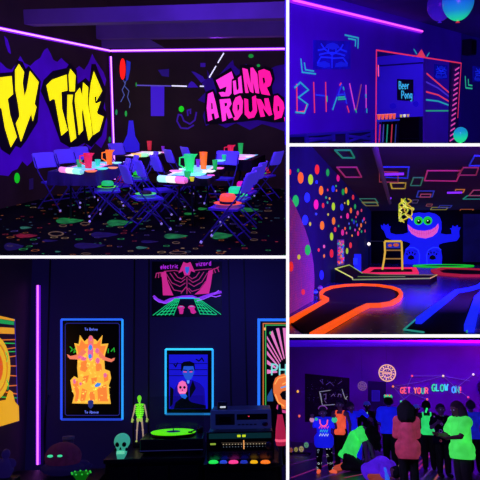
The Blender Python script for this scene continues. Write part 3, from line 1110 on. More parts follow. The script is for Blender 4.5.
def pitcher(u, v, h, r, col, label, handle=True, s_=0.75, flip=1):
    p = on_table(u, v)
    t = thing('pitcher' if handle else 'tumbler', label, 'pitcher' if handle else 'cup', ground_at(R1, p, R(10)))
    m = neon(col, s_)
    prof = [(r * .72, 0.0), (r * .78, h * .3), (r * .92, h * .75), (r, h), (r * .93, h), (r * .86, h * .75), (r * .7, h * .3), (r * .66, .012)]
    part('body', t, MB().lathe(prof, 14), m)
    if handle:
        part('handle', t, MB().tube([(-flip * r * .9, 0, h * .85), (-flip * (r + .06), 0, h * .8), (-flip * (r + .065), 0, h * .4), (-flip * r * .8, 0, h * .22)], .011, 6), m)
        part('spout', t, MB().add([(flip * r * .75, -.03, h), (flip * r * .75, .03, h), (flip * (r + .04), 0, h * 1.03), (flip * r * .9, 0, h * .8)], [(0, 1, 2), (0, 2, 3), (1, 3, 2), (0, 3, 1)]), m)
    else:
        part('rim', t, MB().tube([(r * .97 * math.cos(a), r * .97 * math.sin(a), h) for a in [2 * PI * i / 14 for i in range(14)]], .006, 5, closed=True), m)
    return t


for a in ((88.5, 168, .23, .07, '#e8204a', 'red pitcher on the dark violet tablecloth', True), (109.5, 164.5, .24, .06, '#ff7a14', 'tall orange pitcher on the dark violet tablecloth', True, .8, 1),
          (79.5, 167, .11, .045, '#3aa060', 'small green cup beside the red pitcher on the dark violet tablecloth', False), (98, 166, .1, .045, '#30d0a0', 'small mint cup right of the red pitcher on the dark violet tablecloth', False),
          (189.5, 172.5, .27, .085, '#22e060', 'tall green pitcher on the centre table', True), (203.5, 169, .26, .062, '#ff7018', 'tall orange tumbler on the centre table', False),
          (187.5, 179, .1, .05, '#20c060', 'short green cup in front of the tall green pitcher', False), (192, 181.2, .05, .03, '#d8d020', 'tiny yellow cup at the front edge of the centre table', False),
          (215, 170, .15, .04, '#18b048', 'slim green cup on the far right of the centre table', False), (149.5, 150.3, .2, .055, '#c8283c', 'red tumbler on the back left table', False),
          (230.5, 157.5, .24, .06, '#d81c40', 'red pitcher on the back right table', True), (240.5, 154, .22, .055, '#16a848', 'green tumbler on the back right table beside the red pitcher', False),
          (224, 160.5, .1, .04, '#20c880', 'short mint cup on the back right table left of the red pitcher', False),
          (163, 151, .1, .035, '#7a20c0', 'small violet cup on the back left table', False), (198, 167, .12, .035, '#6a20b0', 'small violet cup left of the orange tumbler', False)):
    pitcher(*a)


def plate(u, v, r, col, label, s_=0.95, sq=False):
    p = on_table(u, v)
    M = ground_at(R1, p, R(25))
    if sq:
        mb = MB().rbox(-r, r, -r, r, 0, .008, .003)
        return solo('napkin', label, 'napkin', M, mb, neon(col, s_), 'glowing tableware')
    t = thing('plate', label, 'plate', M, 'glowing tableware')
    part('well', t, MB().lathe([(r * .62, 0.0), (r * .64, .006)], 18), neon(col, s_))
    part('rim', t, MB().lathe([(r * .64, .0), (r * .8, .008), (r, .018), (r * .98, .022), (r * .78, .013), (r * .64, .006)], 18, cap=False), neon(col, s_))
    return t


for a in ((117, 163.6, .08, '#a0ffff', 'pale cyan plate right of the orange pitcher'), (102, 169.4, .1, '#60f0e0', 'aqua plate near the front of the dark violet cloth'), (113, 168.6, .08, '#ff9a60', 'peach plate at the right edge of the dark violet cloth'),
          (91, 172, .09, '#ff8050', 'orange plate below the red pitcher'), (127, 162.9, .07, '#c0a0ff', 'lilac plate at the far end of the dark violet cloth'),
          (176, 172, .1, '#ff90e0', 'pink plate left of the tall green pitcher'), (198, 175, .12, '#80fff0', 'bright aqua plate in the middle of the centre table'), (209, 172, .1, '#ffffff', 'white plate right of the orange tumbler'),
          (203.5, 178, .12, '#7080ff', 'blue plate at the front right of the centre table'), (219, 169, .08, '#ff80d0', 'pink plate at the far right of the centre table'),
          (136, 154.6, .1, '#ffb060', 'orange plate at the left end of the back left table'), (156, 153.7, .12, '#ffffff', 'white plate in the middle of the back left table'), (166, 153, .1, '#ff90f0', 'pink plate at the right end of the back left table'),
          (219, 161.3, .12, '#80f0ff', 'pale blue plate at the front of the back right table'), (241, 158.8, .1, '#ff90d8', 'pink plate in the middle of the back right table'), (250, 156.6, .1, '#ffc0e8', 'pale pink plate at the far end of the back right table')):
    plate(*a)
for a in ((211, 175.5, .05, '#ff60c0', 'pink napkin right of the bright aqua plate'), (183, 169, .06, '#b0ffff', 'pale napkin behind the tall green pitcher'), (101, 164.5, .06, '#ffa0ff', 'pink napkin behind the aqua plate'), (146, 154.5, .06, '#e0ffff', 'pale napkin on the back left table'), (233, 159.5, .05, '#ffffff', 'white napkin beside the red pitcher on the back right table')):
    plate(*a, sq=True)


def glowstick(u0, v0, u1, v1, r, cols, label):
    a, b_ = on_table(u0, v0, TZ + r), on_table(u1, v1, TZ + r)
    mid, dv = (a + b_) / 2, b_ - a
    t = thing('glow_stick', label, 'glow stick', ground_at(R1, mid, math.atan2(dv.y, dv.x)), 'thick glow sticks')
    h = dv.length / 2
    n = len(cols)
    for i, c in enumerate(cols):
        x0, x1 = -h + 2 * h * i / n, -h + 2 * h * (i + 1) / n
        part('segment', t, MB().tube([(x0, 0, 0), (x0 + .01, 0, 0), (x1 - .01, 0, 0), (x1, 0, 0)], [r * .85, r, r, r * .85], 10), neon(c, 1.0))
    part('end_cap', t, MB().tube([(h, 0, 0), (h + .025, 0, 0)], r * .8, 8), neon(cols[-1], .6))


glowstick(60.5, 169.5, 81, 171.8, .042, ['#ff90e0', '#ffffff', '#a0fff0'], 'fat glowing stick at the front left of the dark violet cloth')
glowstick(158.5, 178.5, 185, 180.3, .045, ['#b0ffff', '#ffffff', '#ff80d8'], 'fat glowing stick at the front of the centre table')
glowstick(134, 155.6, 147, 155.0, .035, ['#ffd060', '#a0ffb0'], 'glowing stick on the front left of the back left table')

# --- hats left on the seats
def hat(key, col, label, band='#0c0a14', r=.085, dx=0, dy=-0.03, h=.1, brim=None, s_=.75):
    x, y, yaw = SEATS[key]
    M = ground_at(R1, (x, y, 0.4925), yaw) @ T(dx, dy, 0)
    t = thing('party_hat', label, 'hat', M, 'bowler hats on the chairs')
    m = neon(col, s_)
    part('crown', t, MB().lathe([(r * .98, .008), (r, h * .5), (r * .98, h * .8), (r * .8, h), (r * .3, h * 1.05), (.002, h * 1.05)], 16), m)
    part('brim', t, MB().lathe([(r, .0), (r * 1.7, .012), (r * 1.72, .018), (r, .01)], 18), neon(brim or col, s_))
    part('hat_band', t, MB().lathe([(r * 1.03, .01), (r * 1.03, h * .34), (r, h * .34), (r, .01)], 16, cap=False), mat(band))


hat('A', '#20c860', 'green bowler hat with lime brim on the chair right of the dark-clothed table', brim='#60e820', dx=.0, r=.09)
hat('B', '#8a1040', 'dim red bowler hat on the second chair right of the dark-clothed table', s_=.5, dy=-.11, r=.075)
hat('C', '#20d030', 'bright green bowler hat on the third chair right of the dark-clothed table')
hat('D', '#151020', 'dark bowler hat with a glowing lime brim on the back-view chair', brim='#50e060', h=.05)
hat('G', '#ff5a3a', 'orange bowler hat with black band on the nearest chair', r=.105, h=.13)
hat('H', '#20f080', 'mint green bowler hat on the chair behind the orange hat', r=.1, h=.125)
hat('H2', '#d81c90', 'magenta bowler hat on the third chair right of the centre table', r=.095, h=.12)
hat('I', '#30b030', 'small green bowler hat on the far right chair', r=.06, dx=-.1)
hat('I', '#c02030', 'small red bowler hat on the far right chair beside the green one', r=.055, dx=.105, dy=-.03)
# ================================================================== ROOM 2: tape-art wall with a doorway to the bar
X2, CZ2 = -4.1, 3.1
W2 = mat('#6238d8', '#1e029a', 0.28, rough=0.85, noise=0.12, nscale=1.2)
P2 = Plane(R2, (X2, 0, 0), (0, 1, 0))
ya, yb = R2.wx(376.3, 60, X2).y, R2.wx(460.6, 70, X2).y
zo = R2.wx(376, 50, X2).z
YE2 = 19.0
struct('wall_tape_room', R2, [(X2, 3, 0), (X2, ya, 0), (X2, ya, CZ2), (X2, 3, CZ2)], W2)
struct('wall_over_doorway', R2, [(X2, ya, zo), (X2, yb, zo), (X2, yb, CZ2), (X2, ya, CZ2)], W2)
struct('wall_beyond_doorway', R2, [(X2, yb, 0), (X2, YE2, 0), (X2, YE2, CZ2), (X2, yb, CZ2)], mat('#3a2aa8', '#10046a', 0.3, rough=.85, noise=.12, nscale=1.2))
struct('ceiling_tape_room', R2, [(-9, 2, CZ2), (6, 2, CZ2), (6, 24, CZ2), (-9, 24, CZ2)], mat('#3a2490', '#12044a', 0.3, rough=.9, noise=.15, nscale=1))


def ledge(x, y, v=144.0):
    """height of the sloping floor of this room (the top of the party wall below it)"""
    lo, hi = -3.0, 3.0
    for _ in range(40):
        m_ = (lo + hi) / 2
        if R2.px((x, y, m_))[1] > v:
            lo = m_
        else:
            hi = m_
    return hi


struct('wall_end_tape_room', R2, [(X2, YE2, 0), (6, YE2, 0), (6, YE2, CZ2), (X2, YE2, CZ2)], mat('#2a2090', '#0c0450', .3, rough=.9))
# bar behind the doorway
YB2 = 15.5
XP_ = X2 - 0.55
struct('wall_back_bar', R2, [(-9, YB2, 0), (XP_, YB2, 0), (XP_, YB2, CZ2), (-9, YB2, CZ2)], mat('#7060f0', '#2408b8', 0.35, rough=.85, noise=.1, nscale=1))
XP = X2 - 0.5
u425 = R2.wx(425, 90, XP).y
struct('wall_bar_side', R2, [(XP, u425, 0), (XP, 24, 0), (XP, 24, CZ2), (XP, u425, CZ2)], mat('#6a48d0', '#22088a', 0.55, rough=.85, noise=.12, nscale=1.2))
PP = Plane(R2, (XP, 0, 0), (0, 1, 0))
PBB = Plane(R2, (0, YB2, 0), (1, 0, 0))
a, b_ = PBB.at(379, 66.5), PBB.at(425, 62)
A = Art(PBB, 'trim_cornice', '', '', 400, 64)
o = A.solo_line(mat('#241080', rough=.7), [[(370, 66.6), (425, 62.6)]], 1.3, -.03, 0)
for k_ in ('label', 'category'):
    if k_ in o:
        del o[k_]
o['kind'] = 'structure'

# neon tube under the ceiling
pa, pb = R2.wx(288.6, 1.6, X2), R2.wx(419, 31.8, X2)
trim(neon_strip(R2, (X2, pa.y, pb.z), (X2, pb.y, pb.z), (1, 0, 0), 'long pink neon tube high on the wall above the tape letters', r=.019, tube=neon('#ff5ae8', 1.3, base='#ffffff'), halo=neon('#a01cf0', .9)), R2)

TP_R, TP_C, TP_G = neon('#e83a58', .85), neon('#28a8b0', .85), neon('#28b088', .85)
TP_B, TP_M = neon('#2438d8', .8), neon('#e04ab8', .85)
# tape letters
LT = [('B', 304, 98, [(TP_R, [[(296, 84), (296.5, 112.5), (304, 111.5), (306.5, 104)]]), (TP_C, [[(293.5, 88), (299.5, 82.5), (307.5, 90), (297.5, 97.5), (306.8, 104.5), (303.5, 113.2), (294.5, 112.3)]])]),
      ('H', 319.5, 98, [(TP_R, [[(313, 82), (314, 113)], [(325, 82), (325.6, 112)]]), (TP_B, [[(315, 95), (324, 96)]]), (TP_G, [[(325.8, 96), (326, 102)]])]),
      ('A', 340, 98, [(TP_C, [[(332, 110), (335, 101), (336.5, 97)], [(342.5, 87), (343.5, 90)]]), (TP_B, [[(337, 96), (341, 84)], [(343.5, 92), (346, 104)], [(337.5, 95), (343, 94.5)]]), (TP_R, [[(338.5, 85.5), (340, 83)], [(346, 106), (348, 112.5)]]), (TP_G, [[(336.5, 99.5), (344.5, 99)], [(336.8, 97.5), (343.5, 97)]])]),
      ('V', 355, 98, [(TP_M, [[(349, 83.5), (354.5, 110)]]), (neon('#a04868', .7), [[(360.5, 84.5), (355.5, 110)]]), (TP_G, [[(354, 109), (355.5, 112.5)]])]),
      ('I', 365.6, 98, [(TP_M, [[(365.4, 85), (365.6, 108)]]), (TP_C, [[(366, 108.5), (366, 113)], [(365, 94), (365.3, 98)]])])]
for ch, u, v, L in LT:
    A = Art(P2, 'tape_letter', f'tape letter {ch} on the violet wall left of the doorway', 'letter', u, v, 'tape letters')
    for i, (m, ls) in enumerate(L):
        A.line('tape_strip', m, ls, 1.5 if ch == 'B' else 1.3, -.010 - .004 * i, -.0065 - .004 * i)
# corner brackets of tape
for lab, L in (('teal tape bracket below left of the blue tapestry', [[(300.5, 58.5), (302, 72.3), (315.5, 74)], [(304, 62.5), (305.2, 69.8), (313.5, 71.2)]]),
               ('teal tape bracket above right of the blue tapestry', [[(344.5, 35), (358, 38), (357.6, 48.5)], [(348, 38.5), (355.4, 40), (355, 46.5)]]),
               ('green tape bracket right of the doorway', [[(465, 76), (465.6, 87.8), (472, 88.6)], [(468, 79), (468.4, 85), (472, 85.6)]])):
    A = Art(P2, 'tape_bracket', lab, 'tape', *L[0][1], 'tape brackets')
    for l in L:
        A.line('tape_strip', TP_G if 'green' in lab else TP_C, [l], 1.2, -.006, 0)


def tapestry(plane, u0, v0, u1, v1, slope, label):
    A = Art(plane, 'wall_tapestry', label, 'tapestry', (u0 + u1) / 2, (v0 + v1) / 2, 'blue tapestries')
    w = u1 - u0
    A.poly('cloth', mat('#1c28c0', '#0a0890', .55, rough=.9, noise=.3, nscale=4), [(u0, v0), (u1, v0 + slope * w), (u1, v1 - slope * w * .3), (u0, v1)], -.005, 0)
    m = mat('#2c50ff', '#1426e0', .75)
    h = v1 - v0
    def q(x, y):
        return (u0 + x * w, v0 + y * h + slope * x * w * (1 - 1.3 * y))
    A.line('tree_branch', m, [[q(.5, .95), q(.5, .5), q(.3, .3), q(.12, .35)], [q(.5, .5), q(.72, .3), q(.9, .38)], [q(.5, .6), q(.2, .58), q(.1, .8)], [q(.5, .62), q(.8, .6), q(.92, .82)], [q(.4, .38), q(.42, .12)], [q(.6, .38), q(.62, .14)], [q(.3, .3), q(.2, .12)], [q(.72, .3), q(.8, .13)],
                               [q(.15, .5), q(.3, .45), q(.5, .42), q(.7, .46), q(.85, .52)]], max(.8, w * .035), -.009, -.005)
    A.poly('tree_crown', mat('#2440f0', '#1220c8', .6), [[q(.08, .88), q(.14, .76), q(.3, .72), q(.42, .8), q(.44, .9), q(.3, .95)], [q(.58, .93), q(.6, .8), q(.74, .74), q(.9, .8), q(.92, .9)], [q(.3, .25), q(.36, .14), q(.5, .08), q(.64, .14), q(.7, .25), q(.5, .32)]], -.013, -.0095)
    return A


tapestry(P2, 313, 40, 350, 69.5, .03, 'large blue tapestry of a tree between the two teal tape brackets')
tapestry(P2, 472.5, 66, 490, 82, .1, 'blue tapestry right of the doorway at the picture edge')
tapestry(PP, 434, 64, 447.5, 79.5, .1, 'small blue tapestry seen through the doorway above the fan of tape')
# doorway tape frame
A = Art(P2, 'tape_door_frame', 'red tape outline around the doorway to the bar', 'tape', 418, 58)
A.line('tape_strip', neon('#e8305a', .9), [[(375.5, 146), (376.2, 50.2), (461, 63.2), (457.5, 118)]], 1.1, -.006, 0)
trim(A.root(), R2)
A = Art(P2, 'tape_triangle', 'red tape triangle with two teal rays over the doorway', 'tape', 421, 53)
A.poly('triangle', neon('#e03a60', .85), [(416.5, 55.8), (421, 49.5), (425, 57)], -.010, -.0065)
A.line('ray', TP_C, [[(413.3, 49.2), (416.2, 54)], [(428.8, 52.8), (426.3, 56.6)]], .9, -.010, -.0065)
for i in range(15):
    v = 69.5 + i * 5.05
    x = 459.6 - (v - 63) * .075
    Art(P2, 'tape_dash', 'slanting pink tape dash on the right jamb of the doorway', 'tape', x - 2, v, 'tape dashes up the door jamb').solo_line(TP_M, [[(x - 4.8, v + .8), (x - .6, v - 1.9)]], 1.3, -.016, -.012)
struct('trim_jamb', R2, [(X2 - .02, yb - .55, 0), (X2 - .02, yb, 0), (X2 - .02, yb, zo), (X2 - .02, yb - .55, zo)], mat('#241480', '#0c0440', .4, rough=.8), .03)
Art(P2, 'door_tape', 'short bright pink tape on the left edge of the doorway', 'tape', 378, 71).solo_line(neon('#ff5a9a', 1), [[(377.6, 65), (377.8, 76.5)]], 1.5, -.012, -.0065)
for lab, L, m in (('upper red tape line of the fan seen through the doorway', [(426.5, 73.5), (434, 80), (452.3, 95.5)], TP_R), ('lower red tape line of the fan, second of the red pair', [(426, 91.8), (438, 95), (452.3, 103.5)], TP_R),
                  ('violet tape line between the two red fan lines', [(426, 82), (438, 88), (452, 99)], neon('#4830c8', .8)), ('teal tape line of the fan bending down to the right', [(426, 99.8), (438, 101.2), (452, 106.5)], TP_C),
                  ('level green tape line at the foot of the fan', [(425.7, 110.8), (452, 110.8)], neon('#28a078', .85))):
    Art(PP, 'wall_tape', lab, 'tape', *L[1 if len(L) > 2 else 0], 'fan of tape lines').solo_line(m, [L], 1.2, -.006, 0)
# beer pong sign
A = Art(PBB, 'beer_pong_sign', 'black square sign lettered Beer Pong in teal at the bar', 'sign', 406, 91)
A.poly('board', mat('#06041a', rough=.6), [(397.5, 79), (413.5, 79.6), (413.5, 101), (397.5, 100)], -.03, 0)
A.line('lettering', neon('#3ab0d0', .9), [L for ch, Ls in write('Beer', 399.6, 89, 2.2, 7.5, .2) for L in Ls] + [L for ch, Ls in write('Pong', 402.2, 98.5, 2.3, 7.5, .2) for L in Ls], .8, -.034, -.03)
A = Art(PBB, 'wall_smudge', 'faint blue handprint cluster on the bar wall', 'wall mark', 402, 106)
A.poly('blot', mat('#2418d0', '#1a08b0', .6), [ell(393, 106, 3.5, 3, 10), ell(416, 104, 3, 3, 10), ell(413, 94, 2, 2.5, 8)], -.004, 0)


# bar counter, cups and sticks
yc = 13.6
def atd(u, v, y=yc):
    return R2.wy(u, v, y)
p0, p1 = atd(387, 120), atd(424.5, 120)
t = thing('bar_counter', 'black bar counter seen through the doorway', 'bar counter', R2.M @ T((p0.x + p1.x) / 2, yc, 0))
hw, ht = (p1.x - p0.x) / 2, R2.wy(400, 117.5, yc).z
zl = ledge((p0.x + p1.x) / 2, yc - .3)
part('body', t, MB().rbox(-hw + .03, hw - .03, -.25, .35, zl, ht - .05, .01), mat('#05030e', rough=.7))
part('worktop', t, MB().rbox(-hw, hw, -.3, .4, ht - .048, ht, .01), mat('#05030e', rough=.5))
part('foot_rail', t, MB().tube([(-hw + .05, -.28, zl + .1), (hw - .05, -.28, zl + .1)], .02, 8), mat('#100820', metal=.5))
p0, p1 = R2.wy(377.5, 121, 12.2), R2.wy(396, 121, 12.2)
t2 = thing('bar_shelf', 'small blue-topped shelf table under the row of orange cups', 'table', R2.M @ T((p0.x + p1.x) / 2, 12.2, 0))
zl2 = ledge((p0.x + p1.x) / 2, 12.0)
hw, ht2 = (p1.x - p0.x) / 2, R2.wy(386, 119.5, 12.2).z
part('top', t2, MB().rbox(-hw, hw, -.2, .2, ht2 - .04, ht2, .006), neon('#2030d0', .55))
for sx in (-1, 1):
    for sy in (-.16, .16):
        part('leg', t2, MB().rbox(sx * (hw - .04) - .02, sx * (hw - .04) + .02, sy - .02, sy + .02, zl2, ht2 - .041, .004), mat('#0a0620'))
for i in range(5):
    x = p0.x + .06 + i * .085
    t = thing('party_cup', 'orange plastic cup standing in the row on the bar shelf', 'cup', R2.M @ T(x, 12.14, ht2 + .0035), 'orange cups on the bar shelf')
    part('body', t, MB().lathe([(.026, 0), (.036, .105), (.032, .105), (.023, .008)], 12), neon('#f06048', .8))
    part('rim', t, MB().tube([(.036 * math.cos(2 * PI * j / 12), .036 * math.sin(2 * PI * j / 12), .107) for j in range(12)], .004, 5, closed=True), neon('#ff9080', .85))
for i, (u, c, n_) in enumerate(((379, '#e03050', 'red'), (382.5, '#4a50c0', 'violet'), (386.5, '#20a888', 'teal'), (391, '#d83a50', 'pinkish red'), (395, '#2a40a0', 'dark blue'))):
    a, b_ = R2.wy(u, 124.5, 11.75), R2.wy(u, 139, 11.75)
    t = thing('tall_glow_stick', f'{n_} upright glow rod leaning before the bar shelf', 'glow stick', R2.M @ T(b_.x, 11.75, ledge(b_.x, 11.73)), 'glow rods at the bar')
    a.z -= ledge(b_.x, 11.73)
    part('rod', t, MB().tube([(0, 0, 0), (0.0, 0.06, a.z)], .012, 8), neon(c, .6))
    part('cap', t, MB().tube([(0, .06, a.z + .001), (0, .062, a.z + .05)], .014, 8), mat('#0a0620'))
for i, (u, c) in enumerate(((401, '#d0c060'), (404.5, '#f0f0c0'), (408, '#d0a060'))):
    q = R2.fl(u, 122, ht + .004)
    pz = R2.wy(u, 121, yc - .12)
    t = thing('shot_glass', ('dim yellow', 'bright cream', 'amber')[i] + ' glowing shot glass on the black bar counter', 'glass', R2.M @ T(pz.x, yc - .12, ht + .0035), 'shot glasses')
    part('glass', t, MB().lathe([(.02, 0), (.03, .055), (.026, .055), (.017, .008)], 12), neon(c, .8))
    part('rim', t, MB().tube([(.03 * math.cos(2 * PI * j / 10), .03 * math.sin(2 * PI * j / 10), .057) for j in range(10)], .004, 5, closed=True), neon(c, .9))

# two crates against the wall below the letters
for (u0, u1, v0, sl, lab) in ((306, 335.5, 133.5, -.06, 'dark braced crate below the tape letters, left one of two'), (347, 374, 131, -.05, 'dark braced crate below the tape letters, right one beside the doorway')):
    pa, pb = R2.wx(u0, v0, X2 + .35), R2.wx(u1, v0 - 1, X2 + .35)
    L = pb.y - pa.y
    zl = ledge(X2 + .36, pa.y)
    H_ = (pa.z + pb.z) / 2 - zl
    t = thing('braced_crate', lab, 'crate', R2.M @ T(X2 + .2, (pa.y + pb.y) / 2, zl), 'braced crates')
    m, m2 = mat('#100840', '#0c0440', .4, rough=.7), mat('#1a1078', '#140a90', .55, rough=.6)
    part('body', t, MB().rbox(-.14, .12, -L / 2 + .03, L / 2 - .03, .0, H_ - .03, .01), m)
    part('top_board', t, MB().rbox(-.16, .16, -L / 2, L / 2, H_ - .028, H_, .006), m2)
    for yy in (-L / 2 + .002, L / 2 - .062):
        part('post', t, MB().rbox(.122, .15, yy, yy + .06, 0, H_ - .03, .004), m2)
    part('brace', t, MB().tube([(.135, -L / 2 + .08, H_ - .06), (.135, L / 2 - .08, .03)], .02, 6), m2)
    part('brace', t, MB().tube([(.136, -L / 2 + .08, .03), (.136, L / 2 - .08, H_ - .06)], .018, 6), m2)
    trim(t, R2)

# balloons
def balloon(p, r, cols, label, tail=None):
    t = thing('balloon', label, 'balloon', R2.M @ T(*p), 'balloons')
    k = len(cols)
    prof = []
    for i in range(25):
        a = -PI / 2 + PI * i / 24
        z = math.sin(a)
        prof.append((max(.001, r * math.cos(a) * (1 + .08 * z)), r * 1.15 * z))
    part('skin', t, MB().lathe(prof, 24), balloon_mat(cols, r))
    part('knot', t, MB().lathe([(.001, -r * 1.14), (.02, -r * 1.2), (.03, -r * 1.26), (.001, -r * 1.26)], 10), neon(tail or cols[0], .8))
    return t


def balloon_mat(cols, r):
    """balloon whose colours run from bottom to top in one blended ramp"""
    m = neon(cols[-1], .8, rough=.25).copy()
    nt = m.node_tree
    b = nt.nodes['Principled BSDF']
    tc = nt.nodes.new('ShaderNodeTexCoord')
    sp = nt.nodes.new('ShaderNodeSeparateXYZ')
    mr = nt.nodes.new('ShaderNodeMapRange')
    mr.inputs['From Min'].default_value, mr.inputs['From Max'].default_value = -r * 1.15, r * 1.1
    rp = nt.nodes.new('ShaderNodeValToRGB')
    while len(rp.color_ramp.elements) < len(cols):
        rp.color_ramp.elements.new(.5)
    for i, c in enumerate(cols):
        rp.color_ramp.elements[i].position = i / max(1, len(cols) - 1) * .8
        rp.color_ramp.elements[i].color = (*lin(c), 1)
    L = nt.links.new
    L(tc.outputs['Object'], sp.inputs[0])
    L(sp.outputs['Z'], mr.inputs['Value'])
    L(mr.outputs['Result'], rp.inputs[0])
    L(rp.outputs[0], b.inputs['Emission Color'])
    L(rp.outputs[0], b.inputs['Base Color'])
    return m


yb_ = 8.0
p = R2.wy(458, 8, yb_)
balloon((p.x, p.y, CZ2 - .235), .19, ['#20e890', '#1890b8', '#1460c0', '#1048b8'], 'large balloon glowing teal to blue under the ceiling at the upper right', tail='#c02838')
p = R2.wy(440, 2, 8.25)
balloon((p.x, p.y, CZ2 - .2), .165, ['#3a14b0', '#2a0c90', '#240a80'], 'dim violet balloon under the ceiling beside the large teal one', tail='#3a14b0')
p = R2.wy(460.5, 135, 10.2)
r_ = 6.6 / 600 * 10.2
zl = ledge(p.x, p.y - .02)
balloon((p.x, p.y, max(p.z, zl + r_ * 1.27)), r_, ['#20f080', '#20e8a0', '#18c8b8', '#1898c8'], 'small green balloon at the foot of the doorway jamb')
# speaker high on the wall
q = P2.at(464, 48)
t = thing('wall_speaker', 'dark box speaker high on the wall right of the doorway', 'speaker', P2.W @ T(q.x, -.1, q.y))
part('cabinet', t, MB().rbox(-.17, .17, -.1, .09, -.15, .15, .01), mat('#0a0630', rough=.6))
part('grille', t, MB().rbox(-.14, .14, -.112, -.101, -.12, .12, .004), mat('#050318', rough=.9))
part('bracket', t, MB().box(-.03, .03, .091, .099, -.05, .05), mat('#0a0630'))
# ================================================================== ROOM 3: listening corner with neon framed posters
Y3 = 4.8
X3 = R3.wy(28, 380, Y3).x
W3 = mat('#140c40', '#0b0630', 0.6, rough=0.7, noise=0.15, nscale=1.5)
W3L = mat('#160a2c', '#0a0418', 0.5, rough=0.7, noise=0.15, nscale=1.5)
struct('wall_back_music_room', R3, [(X3, Y3, 0), (3, Y3, 0), (3, Y3, 3), (X3, Y3, 3)], W3)
struct('wall_left_music_room', R3, [(X3, 2.5, 0), (X3, Y3, 0), (X3, Y3, 3), (X3, 2.5, 3)], W3L)
struct('floor_music_room', R3, [(X3, 2.5, 0), (3, 2.5, 0), (3, Y3, 0), (X3, Y3, 0)], mat('#08060e', rough=.7))
Q3 = Plane(R3, (0, Y3, 0), (1, 0, 0))
L3 = Plane(R3, (X3, 0, 0), (0, 1, 0))
mb = MB()
for u in (46, 133, 148, 230, 246):
    x = R3.wy(u, 380, Y3).x
    mb.box(x, x + .012, Y3 - .003, Y3 - .0005, 0, R3.wy(u, 259.5, Y3).z)
strbox('trim_wall_panel_seam', R3, mb, mat('#070416', rough=.6))
pa, pb = Q3.at(40.3, 286), Q3.at(40.3, 463)
neon_strip(R3, (pa.x + .0, Y3 - .03, pa.y), (pb.x, Y3 - .03, pb.y), (0, -1, 0), 'upright purple neon tube on the wall left of the goat throne poster', r=.0105, tube=neon('#f070ff', 1.5, base='#ffffff'), halo=neon('#7a14e8', .85))
BLK = mat('#05040c', rough=.35)
OR, YE, PK, GN = neon('#ff8a3a', .9), neon('#ffc040', .9), neon('#f070a0', .85), neon('#20c050', .85)
BL, CY, PU, RD = neon('#2a60ff', .9), neon('#30c0ff', .95), neon('#8a30e0', .85), neon('#e02a3a', .85)


def frame_art(A, u0, v0, u1, v1, w, mats, back_m, v0r=None, v1r=None, tube_y=-.03):
    """neon-edged frame: left, top, right and bottom tube, then a backing board"""
    v0r, v1r = v0r or v0, v1r or v1
    c = [(u0, v0), (u1, v0r), (u1, v1r), (u0, v1)]
    A.poly('backing_board', back_m, c, -.02, 0)
    L = {'left': (c[3], c[0]), 'top': (c[0], c[1]), 'right': (c[1], c[2]), 'bottom': (c[2], c[3])}
    for k, m in mats.items():
        A.line('neon_edge', m, [L[k]], w, tube_y, -.02)


# --- poster with the orange throne figure
A = Art(Q3, 'framed_poster', 'neon-framed black poster of an orange robed figure on a throne', 'poster', 93, 369)
frame_art(A, 62.3, 319.6, 123, 419, 2.0, {'left': neon('#2a50ff', .9), 'top': neon('#2a6cff', .9), 'right': neon('#28a0ff', .95), 'bottom': neon('#2446d8', .8)}, BLK)
A.line('border_line', neon('#2a2a90', .7), [(66, 325), (67.5, 323.3), (118.5, 323.3), (120, 325), (120, 413.5), (118.5, 415), (67.5, 415), (66, 413.5)], .7, -.022, -.02, closed=True)
for txt, u, v in (('To Below', 85.3, 330.5), ('To Above', 85.3, 413)):
    A.line('lettering', neon('#6a80ff', .8), [L for ch, Ls in write(txt, u, v, 1.5, 2.5, .25) for L in Ls], .45, -.022, -.02)
A.poly('throne', YE, [(75, 343), (79.3, 344), (80.6, 335), (85, 341.5), (88, 339), (92, 338), (96, 339.5), (98, 341.5), (103.2, 335), (102, 344), (109, 343.5), (105.5, 355), (104.5, 366), (79, 366), (78, 356)], -.022, -.02)
A.poly('throne_panel', OR, [(77, 345), (80, 346), (82, 339.5), (86, 344), (97, 344), (101.8, 339), (101, 346), (106.8, 345.5), (103.5, 356), (102, 364), (81, 364), (79.8, 356)], -.024, -.022)
A.poly('figure_robe', YE, [(78.5, 360), (83, 352), (87, 348), (96, 348), (100, 352), (105, 360), (105.5, 369), (110.5, 371), (111.8, 378), (109.5, 385), (110, 394), (111.5, 403.5), (96, 403.5), (73, 403), (75, 395), (72.5, 388), (71.2, 380), (75, 376), (79, 378), (78, 368)], -.026, -.024)
A.poly('robe_fold', OR, [[(76, 379), (79, 381), (80, 392), (79, 401), (75.5, 401), (77, 393), (73.8, 384)], [(82, 362), (87, 360), (90, 366), (86, 372), (81, 370)], [(96, 362), (102, 364), (103, 371), (97, 371)],
         [(84, 376), (90, 375), (88, 382), (83, 384)], [(98, 388), (107, 384), (108, 396), (109, 401), (99, 401)], [(83, 388), (88, 390), (86, 400), (81, 401)], [(104, 374), (109, 374), (109, 380), (105, 382)], [(90, 392), (95, 391), (96, 400), (91, 400)], [(92, 378), (98, 377), (97, 382), (93, 384)]], -.028, -.026)
A.poly('arm', neon('#f88060', .9), [[(68, 354), (71.5, 356), (78, 354.5), (84, 348.5), (87.5, 352), (80, 359.5), (71, 359), (69, 357)], [(115.5, 357.5), (112, 359), (106, 357), (99, 348.5), (95.5, 351.5), (102.5, 359.5), (112, 362), (115, 360)]], -.028, -.026)
A.poly('head', neon('#f08060', .9), ell(91.6, 341.5, 3, 6.2, 12), -.028, -.026)
